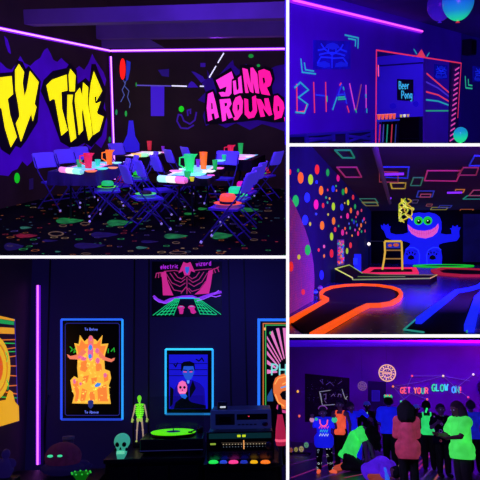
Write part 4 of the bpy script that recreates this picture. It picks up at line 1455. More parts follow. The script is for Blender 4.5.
A.poly('face', PK, [ell(91.5, 338.5, 1.8, 2.6, 10), ell(91.5, 352, 2.8, 9, 12), ell(84.5, 358.5, 3, 2.2, 10), ell(98.5, 360.5, 2.2, 3, 10), ell(81, 357, 2.2, 1.5, 8), ell(98, 350.5, 2, 2.6, 8), ell(75.5, 381, 1.6, 2.6, 8), ell(106, 375, 1.8, 2.4, 8), ell(81.5, 383.5, 1.4, 1.6, 8)], -.030, -.028)
A.poly('gem', neon('#4090f0', .9), [ell(91.3, 347.5, 1.9, 2.8, 10), ell(91, 356.3, 1.8, 2.4, 10), [(95.5, 385), (98, 382.5), (102, 383), (101, 385.5), (98, 386.8), (96, 386.6)]], -.032, -.030)
rnd = random.Random(5)
fle = []
while len(fle) < 75:
    u, v = rnd.uniform(73, 110), rnd.uniform(352, 402)
    if 79 < u < 104 or v > 380:
        a_ = rnd.uniform(0, 3)
        fle.append(ell(u, v, rnd.uniform(.4, 1.5), rnd.uniform(.3, .7), 6, tilt=a_))
A.poly('yellow_fleck', neon('#ffe060', .9), fle, -.030, -.028)
A.line('green_sign', neon('#28b830', .85), [[(70.5, 346.5), (73, 349), (71.5, 351.5), (76.5, 348), (74.5, 352.5), (77.5, 351)], [(109, 348.5), (108.6, 353)], [(111.5, 351.5), (114.5, 348), (115, 352)]], .9, -.022, -.02)
A.poly('seal', neon('#2a3a90', .6), [(88.8, 401), (90, 399.8), (93.2, 399.8), (94.4, 401), (94, 406), (91.6, 408.4), (89.2, 406)], -.032, -.030)

# --- poster of the man holding a pink skull
A = Art(Q3, 'framed_poster', 'cyan neon-framed blue poster of a man in a suit holding a pink skull', 'poster', 190, 381)
frame_art(A, 166, 349.2, 212.8, 413.6, 1.9, {'left': CY, 'top': neon('#38d8ff', 1), 'right': neon('#30b0ff', .9), 'bottom': neon('#2080c8', .7)}, BLK)
A.poly('print', neon('#1814d0', .8), [(169.3, 354.5), (207.8, 354.5), (207.8, 408.5), (169.3, 408.5)], -.022, -.02)
A.line('blind_line', neon('#0a0870', .6), [[(169.5, v), (207.5, v)] for v in (363.5, 369.5, 375.5)], .8, -.024, -.022)
A.poly('suit', neon('#1606a0', .7), [(171, 408), (173, 392), (178, 383), (184, 381), (188, 379.5), (193, 380), (200, 383), (204.5, 388), (206, 408)], -.026, -.024)
A.poly('lapel', mat('#06032a', rough=.6), [[(184, 381), (187, 383), (188.5, 392), (189, 400), (184, 402)], [(193, 380), (190, 388), (190, 398), (196, 388)], [(170.5, 386), (174, 389), (173, 404), (170, 407)], [(176, 402), (184, 396), (192, 402), (206, 405), (206, 408.3), (174, 408.3)]], -.028, -.026)
A.poly('face', neon('#2458d0', .8), [(182.6, 366), (184, 364.5), (193, 364.5), (194.6, 366), (194.2, 373), (191.5, 378.5), (188.5, 380.5), (185.5, 378.5), (183, 373)], -.030, -.028)
A.poly('hair', mat('#05031c', rough=.5), [(181.3, 371), (181.4, 364), (184, 361.6), (190, 361), (194.5, 363), (195.6, 370.5), (194.5, 370), (193.6, 366), (184, 366), (183, 370.5)], -.032, -.030)
A.line('brow', mat('#05031c'), [[(183.5, 369.8), (187.5, 370.3)], [(189.5, 370.3), (193.5, 369.8)]], .9, -.032, -.030)
A.line('red_eyes', neon('#ff4080', .9), [[(183.8, 371.5), (187, 371.8)], [(190, 371.8), (192.6, 371.5)]], .9, -.034, -.030)
A.poly('collar', neon('#6aa0ff', .9), [(187, 380), (189.8, 380.2), (189.2, 383.2), (187.6, 383)], -.032, -.028)
A.poly('skull', neon('#ff6fb4', .9), [(178, 386), (179.5, 382), (182.5, 380.4), (185.6, 381.6), (187.4, 386), (187.2, 390.5), (185.6, 393.4), (180, 393.6), (178.4, 391)], -.034, -.030)
A.poly('skull_socket', mat('#20062a'), [ell(180.8, 387, 1.3, 1.4, 8), ell(184.8, 387, 1.3, 1.4, 8), [(182.6, 388.6), (183.4, 390.4), (182, 390.4)]], -.036, -.034)
A.line('skull_teeth', neon('#ffa0c8', .9), [(179.8, 392), (186, 392)], .6, -.036, -.034)
A.poly('hand', neon('#2070e8', .85), [(180, 394), (186, 393.6), (187.5, 396), (185.5, 398.6), (182, 397)], -.034, -.030)
A.line('bird_outline', mat('#06032a'), [[(174, 364), (176, 366.5), (178, 362.5)], [(196, 359), (199, 361), (202, 358), (204, 361.5)]], 1.2, -.024, -.022)

# --- wizard poster, no frame
A = Art(Q3, 'wall_poster', 'black poster of a magenta caped wizard above a green grid landscape', 'poster', 187, 289)
A.poly('sheet', mat('#050318', rough=.5), [(152, 261.5), (222, 261.5), (222, 317), (152, 317)], -.004, 0)
MG, MGL = neon('#d02888', .85), neon('#b02a70', .8)
A.poly('cape', MG, [[(161.5, 272.5), (166, 271.5), (167.5, 281), (171, 290), (173.5, 295.5), (163, 295.3), (162.5, 284)], [(213, 269.5), (208.5, 271), (206, 282), (200, 290), (194.5, 294.5), (209, 293.6), (211, 284)]], -.007, -.004)
A.poly('hood', MG, [(178.5, 273.5), (181.5, 266.5), (183.5, 262), (187, 263.5), (190.5, 262), (192.5, 266.5), (195.2, 272.5), (191, 271), (189.5, 275.5), (184.5, 275.5), (183, 271)], -.007, -.004)
A.poly('wizard_face', neon('#3060d0', .9), [(185, 267), (189.4, 267), (189, 271.5), (187.2, 274.6), (185.4, 271.5)], -.009, -.007)
A.line('cape_fold', MGL, [[(166.5, 274), (172, 283), (180, 286.5), (185.5, 283)], [(170, 273), (175, 280), (181, 282.5), (185.5, 279)], [(174, 272.5), (178, 277.5), (182, 279), (185.5, 276)], [(168, 280), (174, 290), (182, 291.5), (185.5, 288)],
        [(207.5, 273), (202, 282), (194, 286.5), (188.5, 283)], [(204, 272), (199, 279.5), (193, 282.5), (188.5, 279)], [(199.5, 272), (196, 277), (192, 279), (188.5, 276)], [(206, 281), (200, 289), (192, 291.5), (188.5, 288)],
        [(187, 277), (187, 294)], [(181, 293.5), (186, 287), (191, 293.5)], [(164, 271.5), (175, 270.5), (180, 271.5)], [(194, 270.5), (203, 269.6), (212, 269)]], .75, -.007, -.004)
A.line('clawed_hand', MGL, [[(161.5, 272.5), (156.5, 273.5), (155.6, 278)], [(159, 273), (158.6, 278)], [(161, 273), (161.4, 277)], [(212.5, 269.5), (217.5, 268), (219, 272)], [(214, 269), (215.6, 273)], [(212.5, 269.5), (212.8, 274)], [(216, 268.4), (219, 267)]], .9, -.007, -.004)
A.line('lettering', neon('#b028d8', .85), [L for ch, Ls in write('electric', 160.6, 269, 2.0, 4.2, .3, slope=-.05) for L in Ls] + [L for ch, Ls in write('wizard', 196, 266, 2.2, 4.2, .3, slope=-.05) for L in Ls], .75, -.007, -.004)
A.line('cloud_band', PU, [(153.5, 296), (158, 300), (164, 302.5), (170, 299.5), (177, 298), (183, 296.8), (192, 296.5), (198, 299), (206, 296), (213, 294), (221.5, 292)], 2.4, -.010, -.0075)
A.line('cloud_edge', neon('#a050ff', .9), [[(154, 298.5), (159, 302), (166, 303.5), (173, 300)], [(197, 301), (204, 299), (211, 296), (216, 297), (221, 295.5)], [(214, 294), (219, 290.5)]], .9, -.0125, -.010)
GR = neon('#16c878', .85)
gl = []
for k in range(6):
    gl.append([(180 - k * .9, 298.5), (173.5 - k * 4.1, 315.5)])
    gl.append([(194 + k * .9, 298.5), (200.5 + k * 4.1, 314.5)])
for k in range(5):
    v = 301.5 + k * 3.1
    gl.append([(178.8 - k * 1.2, v), (175.2 - k * 4.6, v + .8)])
    gl.append([(195.2 + k * 1.2, v), (198.8 + k * 4.4, v + .8)])
A.line('green_grid', GR, gl, .7, -.0125, -.0105)
A.line('blue_road_end', neon('#30b0f0', .9), [[(179.5, 298.3), (194.5, 298.3)]], 1.2, -.015, -.013)
A.poly('mushroom', MG, [ell(181.2, 307.6, 3.5, 2.1, 12), [(178.8, 309.5), (183.8, 309.5), (183, 314), (179.8, 314)], ell(191.6, 307.4, 3.7, 2.1, 12), [(190, 309.2), (194.4, 309), (196.4, 312.4), (193.5, 314), (191, 313)]], -.007, -.004)
A.line('mushroom_glint', neon('#50b0c0', .8), [[(179.5, 306.6), (183, 306.6)], [(189.8, 306.4), (193.6, 306.4)]], .7, -.009, -.007)

# --- poster on the left wall
A = Art(L3, 'wall_poster', 'orange, yellow and green sun poster on the side wall, cut by the picture edge', 'poster', 8, 370)
A.poly('sheet', mat('#0a0610', rough=.5), [(-22, 310.5), (13.3, 319), (16.5, 421.5), (-22, 433)], -.006, 0)
A.line('poster_edge', neon('#4030b0', .6), [[(13.6, 319), (16.8, 421.5)]], 1.2, -.008, 0)
A.poly('green_band', neon('#18a050', .85), [(-22, 316), (12.4, 321.4), (12.6, 325), (-22, 321)], -.009, -.006)
A.poly('yellow_band', neon('#e8a020', .85), [[(-22, 311), (13, 319.3), (13.1, 321), (-22, 315.4)], [(-22, 326), (12.8, 328), (13, 334), (-22, 333)]], -.009, -.006)
A.line('ray_line', neon('#e07020', .85), [[(0, 340), (13.6, 339.6)], [(5, 349), (14, 347.8)], [(8, 357), (14.4, 356)], [(8, 366), (14.8, 366)], [(8, 375.5), (15, 376)], [(7, 386), (15.4, 385.4)], [(4, 392), (15.6, 394)]], .9, -.009, -.006)
A.line('ray_line', GN, [[(-10, 343), (13.4, 343.4)], [(0, 352), (13.8, 351.6)], [(0, 397), (15.6, 398)]], .8, -.009, -.006)
A.poly('sun_disc', neon('#e8b020', .9), ell(-9, 368, 17.5, 33, 26), -.012, -.009)
A.line('sun_ring', neon('#c07818', .85), ell(-9, 368, 14, 26, 26), 1.4, -.015, -.012, closed=True)
A.poly('sun_face', neon('#e05a18', .85), ell(-9, 368, 9.5, 18, 20), -.015, -.012)
A.line('green_squiggle', GN, [[(4, 380), (6, 384), (5, 390)], [(4, 409), (6, 413), (4, 419), (8, 416)], [(3, 352), (5, 357), (4, 362)]], .9, -.018, -.015)
A.poly('flame_ground', neon('#e8a818', .9), [(-22, 404), (3, 400), (6.5, 390), (9.5, 392), (12, 402), (15.8, 406), (16.2, 420.8), (-22, 432)], -.0195, -.0155)

# --- poster at the right, cut by the party wall
A = Art(Q3, 'framed_poster', 'blue neon-framed poster with pink rays and an orange screaming face, at the right', 'poster', 272, 370)
A.poly('backing_board', BLK, [(257.3, 319), (286.5, 319), (286.5, 438), (257.3, 438)], -.02, 0)
A.line('neon_edge', neon('#2878ff', .95), [[(258.6, 438), (258.6, 320), (286.6, 320)]], 2.6, -.03, -.02)
A.line('frame_line', neon('#e07830', .85), [[(263, 438), (263, 323.6), (286.6, 323.6)]], .9, -.026, -.02)
A.line('frame_line', neon('#38b048', .85), [[(265.4, 438), (265.4, 325.2), (286.6, 325.2)]], 1.0, -.026, -.02)
rays = []
for k in range(14):
    a = R(178 + k * 12)
    a2 = a + R(5.5)
    c_, r0, r1 = (287, 372), 10, 33
    def cl(p):
        return (min(286.5, max(266.8, p[0])), min(398, max(328, p[1])))
    P = [cl((c_[0] + r0 * math.cos(a), c_[1] + r0 * 1.4 * math.sin(a))), cl((c_[0] + r1 * math.cos(a), c_[1] + r1 * 1.4 * math.sin(a))), cl((c_[0] + r1 * math.cos(a2), c_[1] + r1 * 1.4 * math.sin(a2))), cl((c_[0] + r0 * math.cos(a2), c_[1] + r0 * 1.4 * math.sin(a2)))]
    area_ = abs(sum(P[i][0] * P[(i + 1) % 4][1] - P[(i + 1) % 4][0] * P[i][1] for i in range(4)))
    if area_ > 1.5:
        rays.append(P)
A.poly('ray', neon('#f080b8', .85), rays, -.022, -.02)
A.line('lettering', neon('#80e0d0', .9), [L for ch, Ls in write('PH', 271.5, 375, 6, 11, .3) for L in Ls], 1.5, -.030, -.026)
A.poly('face', neon('#f07838', .9), [(273, 384), (275, 378), (280, 374.5), (286.5, 373), (286.5, 409), (281, 408), (276, 400), (273, 392)], -.025, -.022)
A.line('face_line', neon('#ffc060', .9), [[(274.5, 384), (278, 378), (286, 376)], [(275, 394), (278, 402), (284, 406)], [(282, 384), (286, 382)]], .8, -.028, -.025)
A.poly('mouth', mat('#180414'), [(279.5, 394), (282, 391), (286.4, 390), (286.4, 400), (282, 399)], -.028, -.025)
A.line('eye_glint', neon('#50a0e0', .9), [[(280.5, 387.5), (286, 386)]], 1.2, -.028, -.025)
A.poly('collar', neon('#e04890', .85), [(277, 404), (281, 409), (286.5, 410.5), (286.5, 413), (280, 412), (276, 408)], -.028, -.0255)
A.poly('blue_panel', neon('#2a60a0', .6), [(267, 396), (271.5, 388), (273, 398), (273, 401), (267, 401)], -.022, -.02)
for u, v, c in ((264.6, 329, '#ffb060'), (270, 333, '#40c060')):
    A.poly('bulb', neon(c, 1), ell(u, v, .9, 1.6, 8), -.034, -.026)

# --- cabinets
ZS = R3.wy(150, 458.5, 4.15).z
WOOD = mat('#0e0818', rough=.5, noise=.3, nscale=8)


def cabinet(x0, x1, yf, label, ndoor):
    t = thing('low_cabinet', label, 'cabinet', R3.M @ T((x0 + x1) / 2, (yf + Y3) / 2 - .01, .002))
    hw, hd = (x1 - x0) / 2, (Y3 - .03 - yf) / 2
    part('body', t, MB().rbox(-hw + .01, hw - .01, -hd + .02, hd, 0, ZS - .03, .004), WOOD)
    part('top_board', t, MB().rbox(-hw, hw, -hd, hd, ZS - .03, ZS - .003, .005), mat('#151022', rough=.35))
    n = ndoor
    for i in range(n):
        a, b_ = -hw + .03 + i * (2 * hw - .06) / n, -hw + .03 + (i + 1) * (2 * hw - .06) / n
        d = part('door', t, MB().rbox(a + .005, b_ - .005, -hd + .004, -hd + .02, .04, ZS - .05, .004), WOOD)
        part('handle', d, MB().tube([(b_ - .05, -hd - .004, ZS * .55), (b_ - .05, -hd - .004, ZS * .7)], .006, 6), mat('#302848', metal=.6))
    return t


xa, xb, xc = R3.wy(103, 458, 4.15).x, R3.wy(204, 458, 4.15).x, R3.wy(286, 466, 3.9).x
cabinet(xa, xb, 4.15, 'dark low cabinet under the skull and the turntable', 3)
cabinet(xb + .004, xc - .015, 3.9, 'dark low cabinet under the stereo stack and its colored pucks', 2)

def on3(u, v, z=None):
    return R3.fl(u, v, ZS if z is None else z)


# turntable
p = on3(173.5, 451)
t = thing('turntable', 'black turntable with a glowing green record mat', 'turntable', R3.M @ T(*p))
DK = mat('#120e24', rough=.3)
part('plinth', t, MB().rbox(-.215, .215, -.16, .17, .018, .105, .008), DK)
for sx in (-.18, .18):
    for sy in (-.12, .13):
        part('foot', t, MB().lathe([(.02, 0), (.022, .018)], 10, T(sx, sy, 0)), DK)
part('platter', t, MB().lathe([(.150, .106), (.154, .112), (.154, .122), (.150, .126)], 32), mat('#202020', metal=.7, rough=.3))
part('slipmat', t, MB().lathe([(.157, .1265), (.158, .131), (.05, .131)], 32), neon('#58e80c', .95))
part('record_label', t, MB().lathe([(.05, .1315), (.05, .133)], 20), mat('#101a50', '#10206a', .5))
part('spindle', t, MB().lathe([(.004, .133), (.004, .15), (.001, .152)], 8), mat('#909098', metal=.8))
ta = part('tonearm', t, MB().tube([(.185, .1, .15), (.185, -.02, .15), (.13, -.09, .14)], .005, 6), mat('#404060', metal=.7))
part('headshell', ta, MB().box(.11, .14, -.105, -.085, .133, .142), DK)
part('arm_base', t, MB().lathe([(.022, .105), (.022, .145), (.012, .15)], 12, T(.185, .1, 0)), DK)
lid = MB().rbox(-.21, .21, .165, .172, .11, .36, .002)
part('dust_cover', t, lid, mat('#0c0a24', rough=.1, alpha=.12))
part('front_line', t, MB().box(-.212, .212, -.1625, -.1605, .03, .034), neon('#2a2a70', .5))

# skull
p = on3(122, 457.5)
t = thing('skull_ornament', 'glowing teal skull on the low cabinet below the throne poster', 'skull', R3.M @ T(*p))
TE = neon('#3aa890', .75)
prof = [(.0, -.2), (.6, -.15), (.9, .1), (1, .45), (.93, .75), (.7, .95), (.35, 1.05), (0, 1.07)]
mb = MB().ball((0, 0, .105), (.054, .064, .052), 18, 12)
mb.ball((0, -.018, .07), (.04, .045, .035), 14, 9)
part('cranium', t, mb, TE)
part('jaw', t, MB().add([(-.036, -.0, .045), (.036, -.0, .045), (.03, -.055, .035), (-.03, -.055, .035), (-.03, .0, .02), (.03, .0, .02), (.022, -.055, .0), (-.022, -.055, .0)], [(0, 1, 2, 3), (4, 7, 6, 5), (0, 4, 5, 1), (3, 2, 6, 7), (0, 3, 7, 4), (1, 5, 6, 2)]), TE)
for s_ in (-1, 1):
    part('eye_socket', t, MB().ball((s_ * .022, -.055, .092), (.015, .012, .016), 10, 7), mat('#04060c'))
    part('cheek_hollow', t, MB().ball((s_ * .036, -.042, .058), (.009, .012, .012), 8, 6), mat('#04060c'))
part('nose_hole', t, MB().add([(0, -.066, .08), (-.009, -.066, .06), (.009, -.066, .06), (0, -.05, .07)], [(0, 1, 2), (0, 3, 1), (0, 2, 3), (1, 3, 2)]), mat('#04060c'))
for i in range(6):
    x = -.0225 + i * .009
    part('tooth', t, MB().rbox(x - .0038, x + .0038, -.062, -.052, .032, .05, .0015), neon('#70d0b0', .8))

# skeleton figure
p = on3(140.5, 446.5)
t = thing('skeleton_figure', 'standing green and bone colored toy skeleton beside the turntable', 'toy skeleton', R3.M @ T(*p))
k = .043 / 6
def sz(v):
    return 0
G1, G2, G3 = neon('#70e820', .85), neon('#b0c860', .75), neon('#c8a890', .6)
S = .345 / 50.0
def P3(u, v, y=0):
    return ((u - 140.3) * S * 1.04, y, .036 + (442.2 - v) * S * 1.04)
part('stand', t, MB().rbox(-.05, .05, -.03, .03, 0, .031, .003), mat('#10102a'))
part('skull', t, MB().ball(P3(138.9, 399), (.0155, .018, .021), 12, 9).ball(P3(138.9, 401.6, -.004), (.011, .012, .012), 10, 7), G1)
part('spine', t, MB().tube([P3(139.2, 402), P3(139.4, 408), P3(139.5, 414), P3(139.3, 421)], .0055, 7), G2)
for i in range(7):
    v = 406.5 + i * 1.9
    w = (.022, .027, .029, .029, .027, .023, .017)[i]
    c = P3(139.3, v)
    part('rib', t, MB().tube([(c[0] + w * math.cos(a), w * .62 * math.sin(a) - .003, c[2] - .006 * (1 - math.cos(2 * a)) / 2) for a in [2 * PI * j / 14 for j in range(14)]], .0042, 5, closed=True), G1)
part('breastbone', t, MB().tube([(P3(139.3, 406)[0], -.019, P3(0, 406)[2]), (P3(139.3, 416)[0], -.019, P3(0, 416)[2])], .0055, 6), G1)
part('collarbone', t, MB().tube([P3(134.8, 405.5), P3(139.2, 404.8, -.006), P3(143.8, 405.5)], .005, 6), G1)
part('pelvis', t, MB().ball(P3(139.2, 420), (.024, .014, .014), 12, 7).ball(P3(137.5, 421.5), (.01, .012, .012), 8, 6).ball(P3(141, 421.5), (.01, .012, .012), 8, 6), G2)
for a in ([(134.6, 405.6), (133.4, 412.5), (131.6, 419)], [(144, 405.6), (145.6, 412.5), (146.8, 419)]):
    arm = part('arm', t, MB().tube([P3(*a[0]), P3(*a[1])], [.0062, .005], 7).tube([P3(*a[1]), P3(*a[2])], [.0055, .004], 7).ball(P3(*a[1]), .0065, 8, 6), G3)
    hx, hv = a[2]
    mb = MB().ball(P3(hx, hv + 1), (.006, .005, .009), 8, 6)
    for f in range(4):
        mb.tube([P3(hx - .7 + f * .45, hv + 2), P3(hx - 1 + f * .6, hv + 4.2)], .0017, 5)
    mb.tube([P3(hx + .9, hv + .6), P3(hx + 1.6, hv + 2.4)], .0018, 5)
    part('hand', arm, mb, G2)
for a in ([(137.4, 421.8), (136.6, 431), (136.3, 440.5)], [(141.6, 421.8), (142.6, 431), (143.2, 440.5)]):
    leg = part('leg', t, MB().tube([P3(*a[0]), P3(*a[1])], [.0068, .0052], 7).tube([P3(*a[1]), P3(*a[2])], [.0058, .0042], 7).ball(P3(a[1][0], a[1][1]), .0078, 8, 6), G3)
    c = P3(a[2][0], 441.6)
    part('foot', leg, MB().ball((c[0], -.012, c[2]), (.0075, .02, .006), 10, 6), G2)

# receiver, tape deck
p = on3(240.6, 461.5)
t = thing('stereo_receiver', 'wide stereo receiver with a lit tuning dial under the tape deck', 'stereo receiver', R3.M @ T(*p) @ RZ(R(-3)))
w = .208
BOD = mat('#16142e', rough=.3)
part('case', t, MB().rbox(-w, w, .012, .34, .012, .165, .006), mat('#1c2050', '#0a1030', .4, rough=.35))
part('front_panel', t, MB().rbox(-w - .005, w + .005, -.004, .0115, .008, .168, .004), BOD)
part('dial_glass', t, MB().box(-w + .01, w - .01, -.0062, -.0042, .062, .125), mat('#04040c', rough=.08))
part('dial_scale', t, MB().box(-.12, .17, -.0066, -.0063, .106, .108), neon('#605040', .6))
for i in range(15):
    x = -.11 + i * .019
    part('dial_mark', t, MB().box(x, x + .008, -.0068, -.0063, .096, .101), neon('#c0b090', .6))
    part('dial_mark', t, MB().box(x + .002, x + .007, -.0068, -.0063, .082, .086), neon('#8090a0', .5))
part('pointer', t, MB().box(.02, .026, -.0072, -.0063, .07, .12), neon('#ffb060', .9))
part('badge', t, MB().box(-.19, -.155, -.0068, -.0063, .096, .106), neon('#a0c040', .7))
part('tuning_knob', t, MB().lathe([(.022, 0), (.022, .02), (.018, .024)], 18, T(.18, -.0045, .09) @ Matrix.Rotation(PI / 2, 4, 'X')), mat('#28306a', metal=.7, rough=.3))
part('metal_strip', t, MB().box(-w + .004, w - .004, -.0062, -.0042, .012, .058), mat('#50507a', metal=.85, rough=.22))
for i in range(7):
    x = -.174 + i * .058
    part('control_knob', t, MB().lathe([(.009, 0), (.009, .012), (.006, .014)], 12, T(x, -.0063, .036) @ Matrix.Rotation(PI / 2, 4, 'X')), mat('#30305a', metal=.8, rough=.3))
part('top_meter', t, MB().box(-w + .01, w - .01, -.0062, -.0042, .13, .16), mat('#102a40', '#0a3038', .6, rough=.2))
for i in range(2):
    part('lit_digit', t, MB().box(-.018 + i * .032, .004 + i * .032, -.0068, -.0063, .138, .151), neon('#c8e020', .95))
for ch in t.children:
    ch.data.transform(Matrix.Diagonal((1, 1, 1.08, 1)))
t = thing('tape_deck', 'slate-blue cassette tape deck on top of the stereo receiver', 'tape deck', R3.M @ T(p.x + .008, p.y + .03, ZS + .187) @ RZ(R(-3)))
DKB = mat('#4a5490', '#121c58', .6, rough=.35)
part('case', t, MB().rbox(-.225, .225, .012, .28, .012, .205, .005), mat('#242a50', '#0a0f34', .45, rough=.4))
part('front_panel', t, MB().rbox(-.228, .228, -.002, .0115, .01, .208, .004), DKB)
for sx in (-.18, .18):
    for sy in (.04, .24):
        part('foot', t, MB().lathe([(.014, 0), (.014, .0125)], 10, T(sx, sy, 0)), BOD)
d = part('cassette_door', t, MB().rbox(-.19, -.045, -.008, -.0025, .055, .17, .003), mat('#141a48', rough=.2))
part('cassette_window', d, MB().box(-.16, -.075, -.0095, -.0085, .085, .14), mat('#05061a', rough=.1))
part('meter_window', t, MB().box(-.03, .2, -.0045, -.0025, .105, .165), mat('#05061a', rough=.1))
part('red_lamp', t, MB().box(.055, .065, -.0055, -.0048, .135, .145), neon('#ff4060', .9))
for i in range(5):
    part('key', t, MB().rbox(-.025 + i * .03, -.003 + i * .03, -.008, -.0025, .05, .064, .002), mat('#202a60', metal=.4))
part('level_knob', t, MB().lathe([(.022, 0), (.022, .02), (.018, .023)], 18, T(.18, -.0025, .06) @ Matrix.Rotation(PI / 2, 4, 'X')), mat('#20265a', metal=.6, rough=.3))
for ch in t.children:
    ch.data.transform(Matrix.Diagonal((.86, 1, .6, 1)))
    for g in ch.children:
        g.data.transform(Matrix.Diagonal((.86, 1, .6, 1)))
q = R3.M @ T(p.x - .11, p.y + .1, ZS + .314) @ RZ(R(10))
t = thing('small_box', 'small dark box with a white mark on top of the tape deck', 'box', q)
part('body', t, MB().rbox(-.03, .03, -.02, .02, 0, .045, .003), mat('#181440'))
part('white_mark', t, MB().box(-.018, .018, -.0225, -.0202, .008, .018), neon('#e0e8f0', .8))

# coloured pucks
for (u, c, lab) in ((213.5, '#22e850', 'green glowing puck, first from the left in front of the receiver'), (223.5, '#2a50e0', 'blue glowing puck between the green and pink ones'), (233.5, '#ff4090', 'pink glowing puck in front of the receiver'),
                    (244, '#2038c0', 'dim blue glowing puck between the pink and yellow ones'), (254, '#f0b010', 'yellow glowing puck in front of the receiver'), (265.5, '#ff7a20', 'orange glowing puck, last on the right in front of the receiver')):
    big = c in ('#22e850', '#ff4090', '#ff7a20')
    q = on3(u, 464)
    r_ = .031 if big else .024
    t = thing('glow_puck', lab, 'puck light', R3.M @ T(*q), 'glowing pucks')
    part('base', t, MB().lathe([(r_, 0), (r_, .006)], 18), DK)
    part('lens', t, MB().lathe([(r_ * .96, .0062), (r_ * .96, .014), (r_ * .7, .02), (r_ * .2, .022), (.001, .022)], 18), neon(c, 1.0 if big or c == '#f0b010' else .7))

# lava lamp
q = on3(281.6, 464)
t = thing('lava_lamp', 'red lava lamp on a silver cone base at the right end of the cabinet', 'lava lamp', R3.M @ T(*q) @ Matrix.Diagonal((.8, .8, .95, 1)))
part('base', t, MB().lathe([(.04, 0), (.036, .012), (.02, .075), (.026, .095), (.036, .115)], 20), mat('#3a4878', metal=.8, rough=.3))
part('globe', t, MB().lathe([(.036, .116), (.043, .15), (.037, .22), (.024, .285), (.019, .31)], 20), neon('#c02050', .7, rough=.15))
wx_ = part('cap', t, MB().lathe([(.02, .311), (.016, .345), (.011, .37), (.003, .373)], 18), mat('#303868', metal=.8, rough=.3))
part('glowing_wax', t, MB().ball((0, 0, .15), (.0445, .0445, .028), 16, 9), neon('#ff5a80', .9))

# things low at the left
q = R3.wy(62, 470, 4.3)
zc = R3.wy(62, 478, 4.3).z
t = thing('side_table', 'dark low side table in the left corner under the plush toy', 'side table', R3.M @ T(q.x - .09, 4.32, .002))
part('top', t, MB().rbox(-.32, .36, -.28, .28, zc - .03, zc - .003, .006), WOOD)
for sx in (-.28, .32):
    for sy in (-.24, .24):
        part('leg', t, MB().rbox(sx - .018, sx + .018, sy - .018, sy + .018, 0, zc - .031, .003), WOOD)
t = thing('hooded_plush', 'maroon hooded plush toy with glowing green eyes in the lower left corner', 'plush toy', R3.M @ T(q.x - .01, 4.36, zc))
part('hood', t, MB().ball((0, 0, .125), (.125, .11, .1), 20, 12), mat('#3c1440', '#26082a', .7, rough=.9, noise=.2, nscale=30))
mb = MB().ball((0, 0, .055), (.15, .125, .05), 20, 9)
mb.tube([(.08, .03, .05), (.15, .04, .06), (.19, .06, .045)], [.05, .035, .012], 8)
part('scarf', t, mb, mat('#1a1048', '#0c0630', .7, rough=.9))
for x in (-.062, .004):
    part('eye', t, MB().ball((x - .0, -.098, .15), (.02, .014, .009), 10, 6, T(0, 0, 0)), neon('#40e0a0', .9))
q2 = R3.wy(63, 452, 4.52)
t = thing('storage_tin', 'dim violet tin standing behind the hooded plush toy', 'tin', R3.M @ T(q2.x + .03, 4.545, zc))
hh = R3.wy(63, 437, 4.52).z - zc
part('body', t, MB().lathe([(.04, 0), (.04, hh - .02)], 18), mat('#181038', '#0c0624', .6))
part('lid', t, MB().lathe([(.043, hh - .0195), (.043, hh), (.01, hh + .002)], 18), mat('#383060', '#181438', .6))
q3 = R3.fl(81, 481, zc)
t = thing('glass_dish', 'small green glowing glass dish beside the hooded plush toy', 'dish', R3.M @ T(q3.x, q3.y, zc))
mb = MB()
part('bowl', t, MB().lathe([(.02, .0), (.03, .008), (.06, .05), (.064, .052), (.056, .046), (.025, .012), (.001, .011)], 16), mat('#1a8a20', '#0a7a14', .4, rough=.15))
for i in range(10):
    a = 2 * PI * i / 10
    part('rim_bead', t, MB().ball((.062 * math.cos(a), .062 * math.sin(a), .053), .006, 8, 6), neon('#30d040', .7))
# cable hanging beside the tube
c0 = [Q3.at(u, v) for u, v in ((49, 395), (46, 405), (44.5, 420), (44, 436), (45, 452))]
solo('wall_cable', 'thin dark cable bowing down the wall right of the purple tube', 'cable', R3.M, MB().tube([(c.x, Y3 - .012, c.y) for c in c0], .006, 6), mat('#1c1440'))
q4 = R3.wx(4, 468, X3 + .1)
pl = thing('dim_figurine', 'dim violet figurine low at the left picture edge', 'figurine', R3.M @ T(X3 + .2, R3.wx(5, 478, X3 + .2).y, .002))
zz = R3.wx(5, 478, X3 + .2).z
part('pedestal', pl, MB().rbox(-.07, .07, -.07, .07, 0, zz, .006), WOOD)
part('body', pl, MB().lathe([(.03, zz + .002), (.05, zz + .04), (.035, zz + .09), (.018, zz + .11)], 14), mat('#281a60', '#160c48', .6))
part('head', pl, MB().ball((0, 0, zz + .135), (.026, .026, .03), 12, 8), mat('#281a60', '#160c48', .6))
part('wing', pl, MB().ball((.03, .0, zz + .08), (.035, .012, .03), 10, 7).ball((-.03, .0, zz + .08), (.035, .012, .03), 10, 7), mat('#281a60', '#160c48', .6))
# ================================================================== ROOM 4: glow mini golf
H4 = 0.8
YF4 = 31.0
XL4 = -1.65
XR4 = 4.2
ZC4 = 2.66
fm = mat('#06061a', rough=.18, noise=.5, nscale=5)
F4 = carpet('golf_floor', '#3434b0', 9.0, ['#3a3ab0', '#b08a50', '#4a30c0', '#a04a70', '#3060b0', '#807040'], .30, .45)
F4.node_tree.nodes['Principled BSDF'].inputs['Roughness'].default_value = .22
floor4 = struct('floor_golf_room', R4, [(-6, 3, 0), (6, 3, 0), (6, YF4, 0), (-6, YF4, 0)], F4)
W4 = mat('#0c0c4c', '#06053c', .6, rough=.8, noise=.25, nscale=1.3)
wl4 = struct('wall_left_golf_room', R4, [(XL4, 3, 0), (XL4, YF4, 0), (XL4, YF4, ZC4), (XL4, 3, ZC4)], W4)
struct('wall_back_golf_room', R4, [(-6, YF4, 0), (6, YF4, 0), (6, YF4, ZC4), (-6, YF4, ZC4)], mat('#04040e', rough=.9))
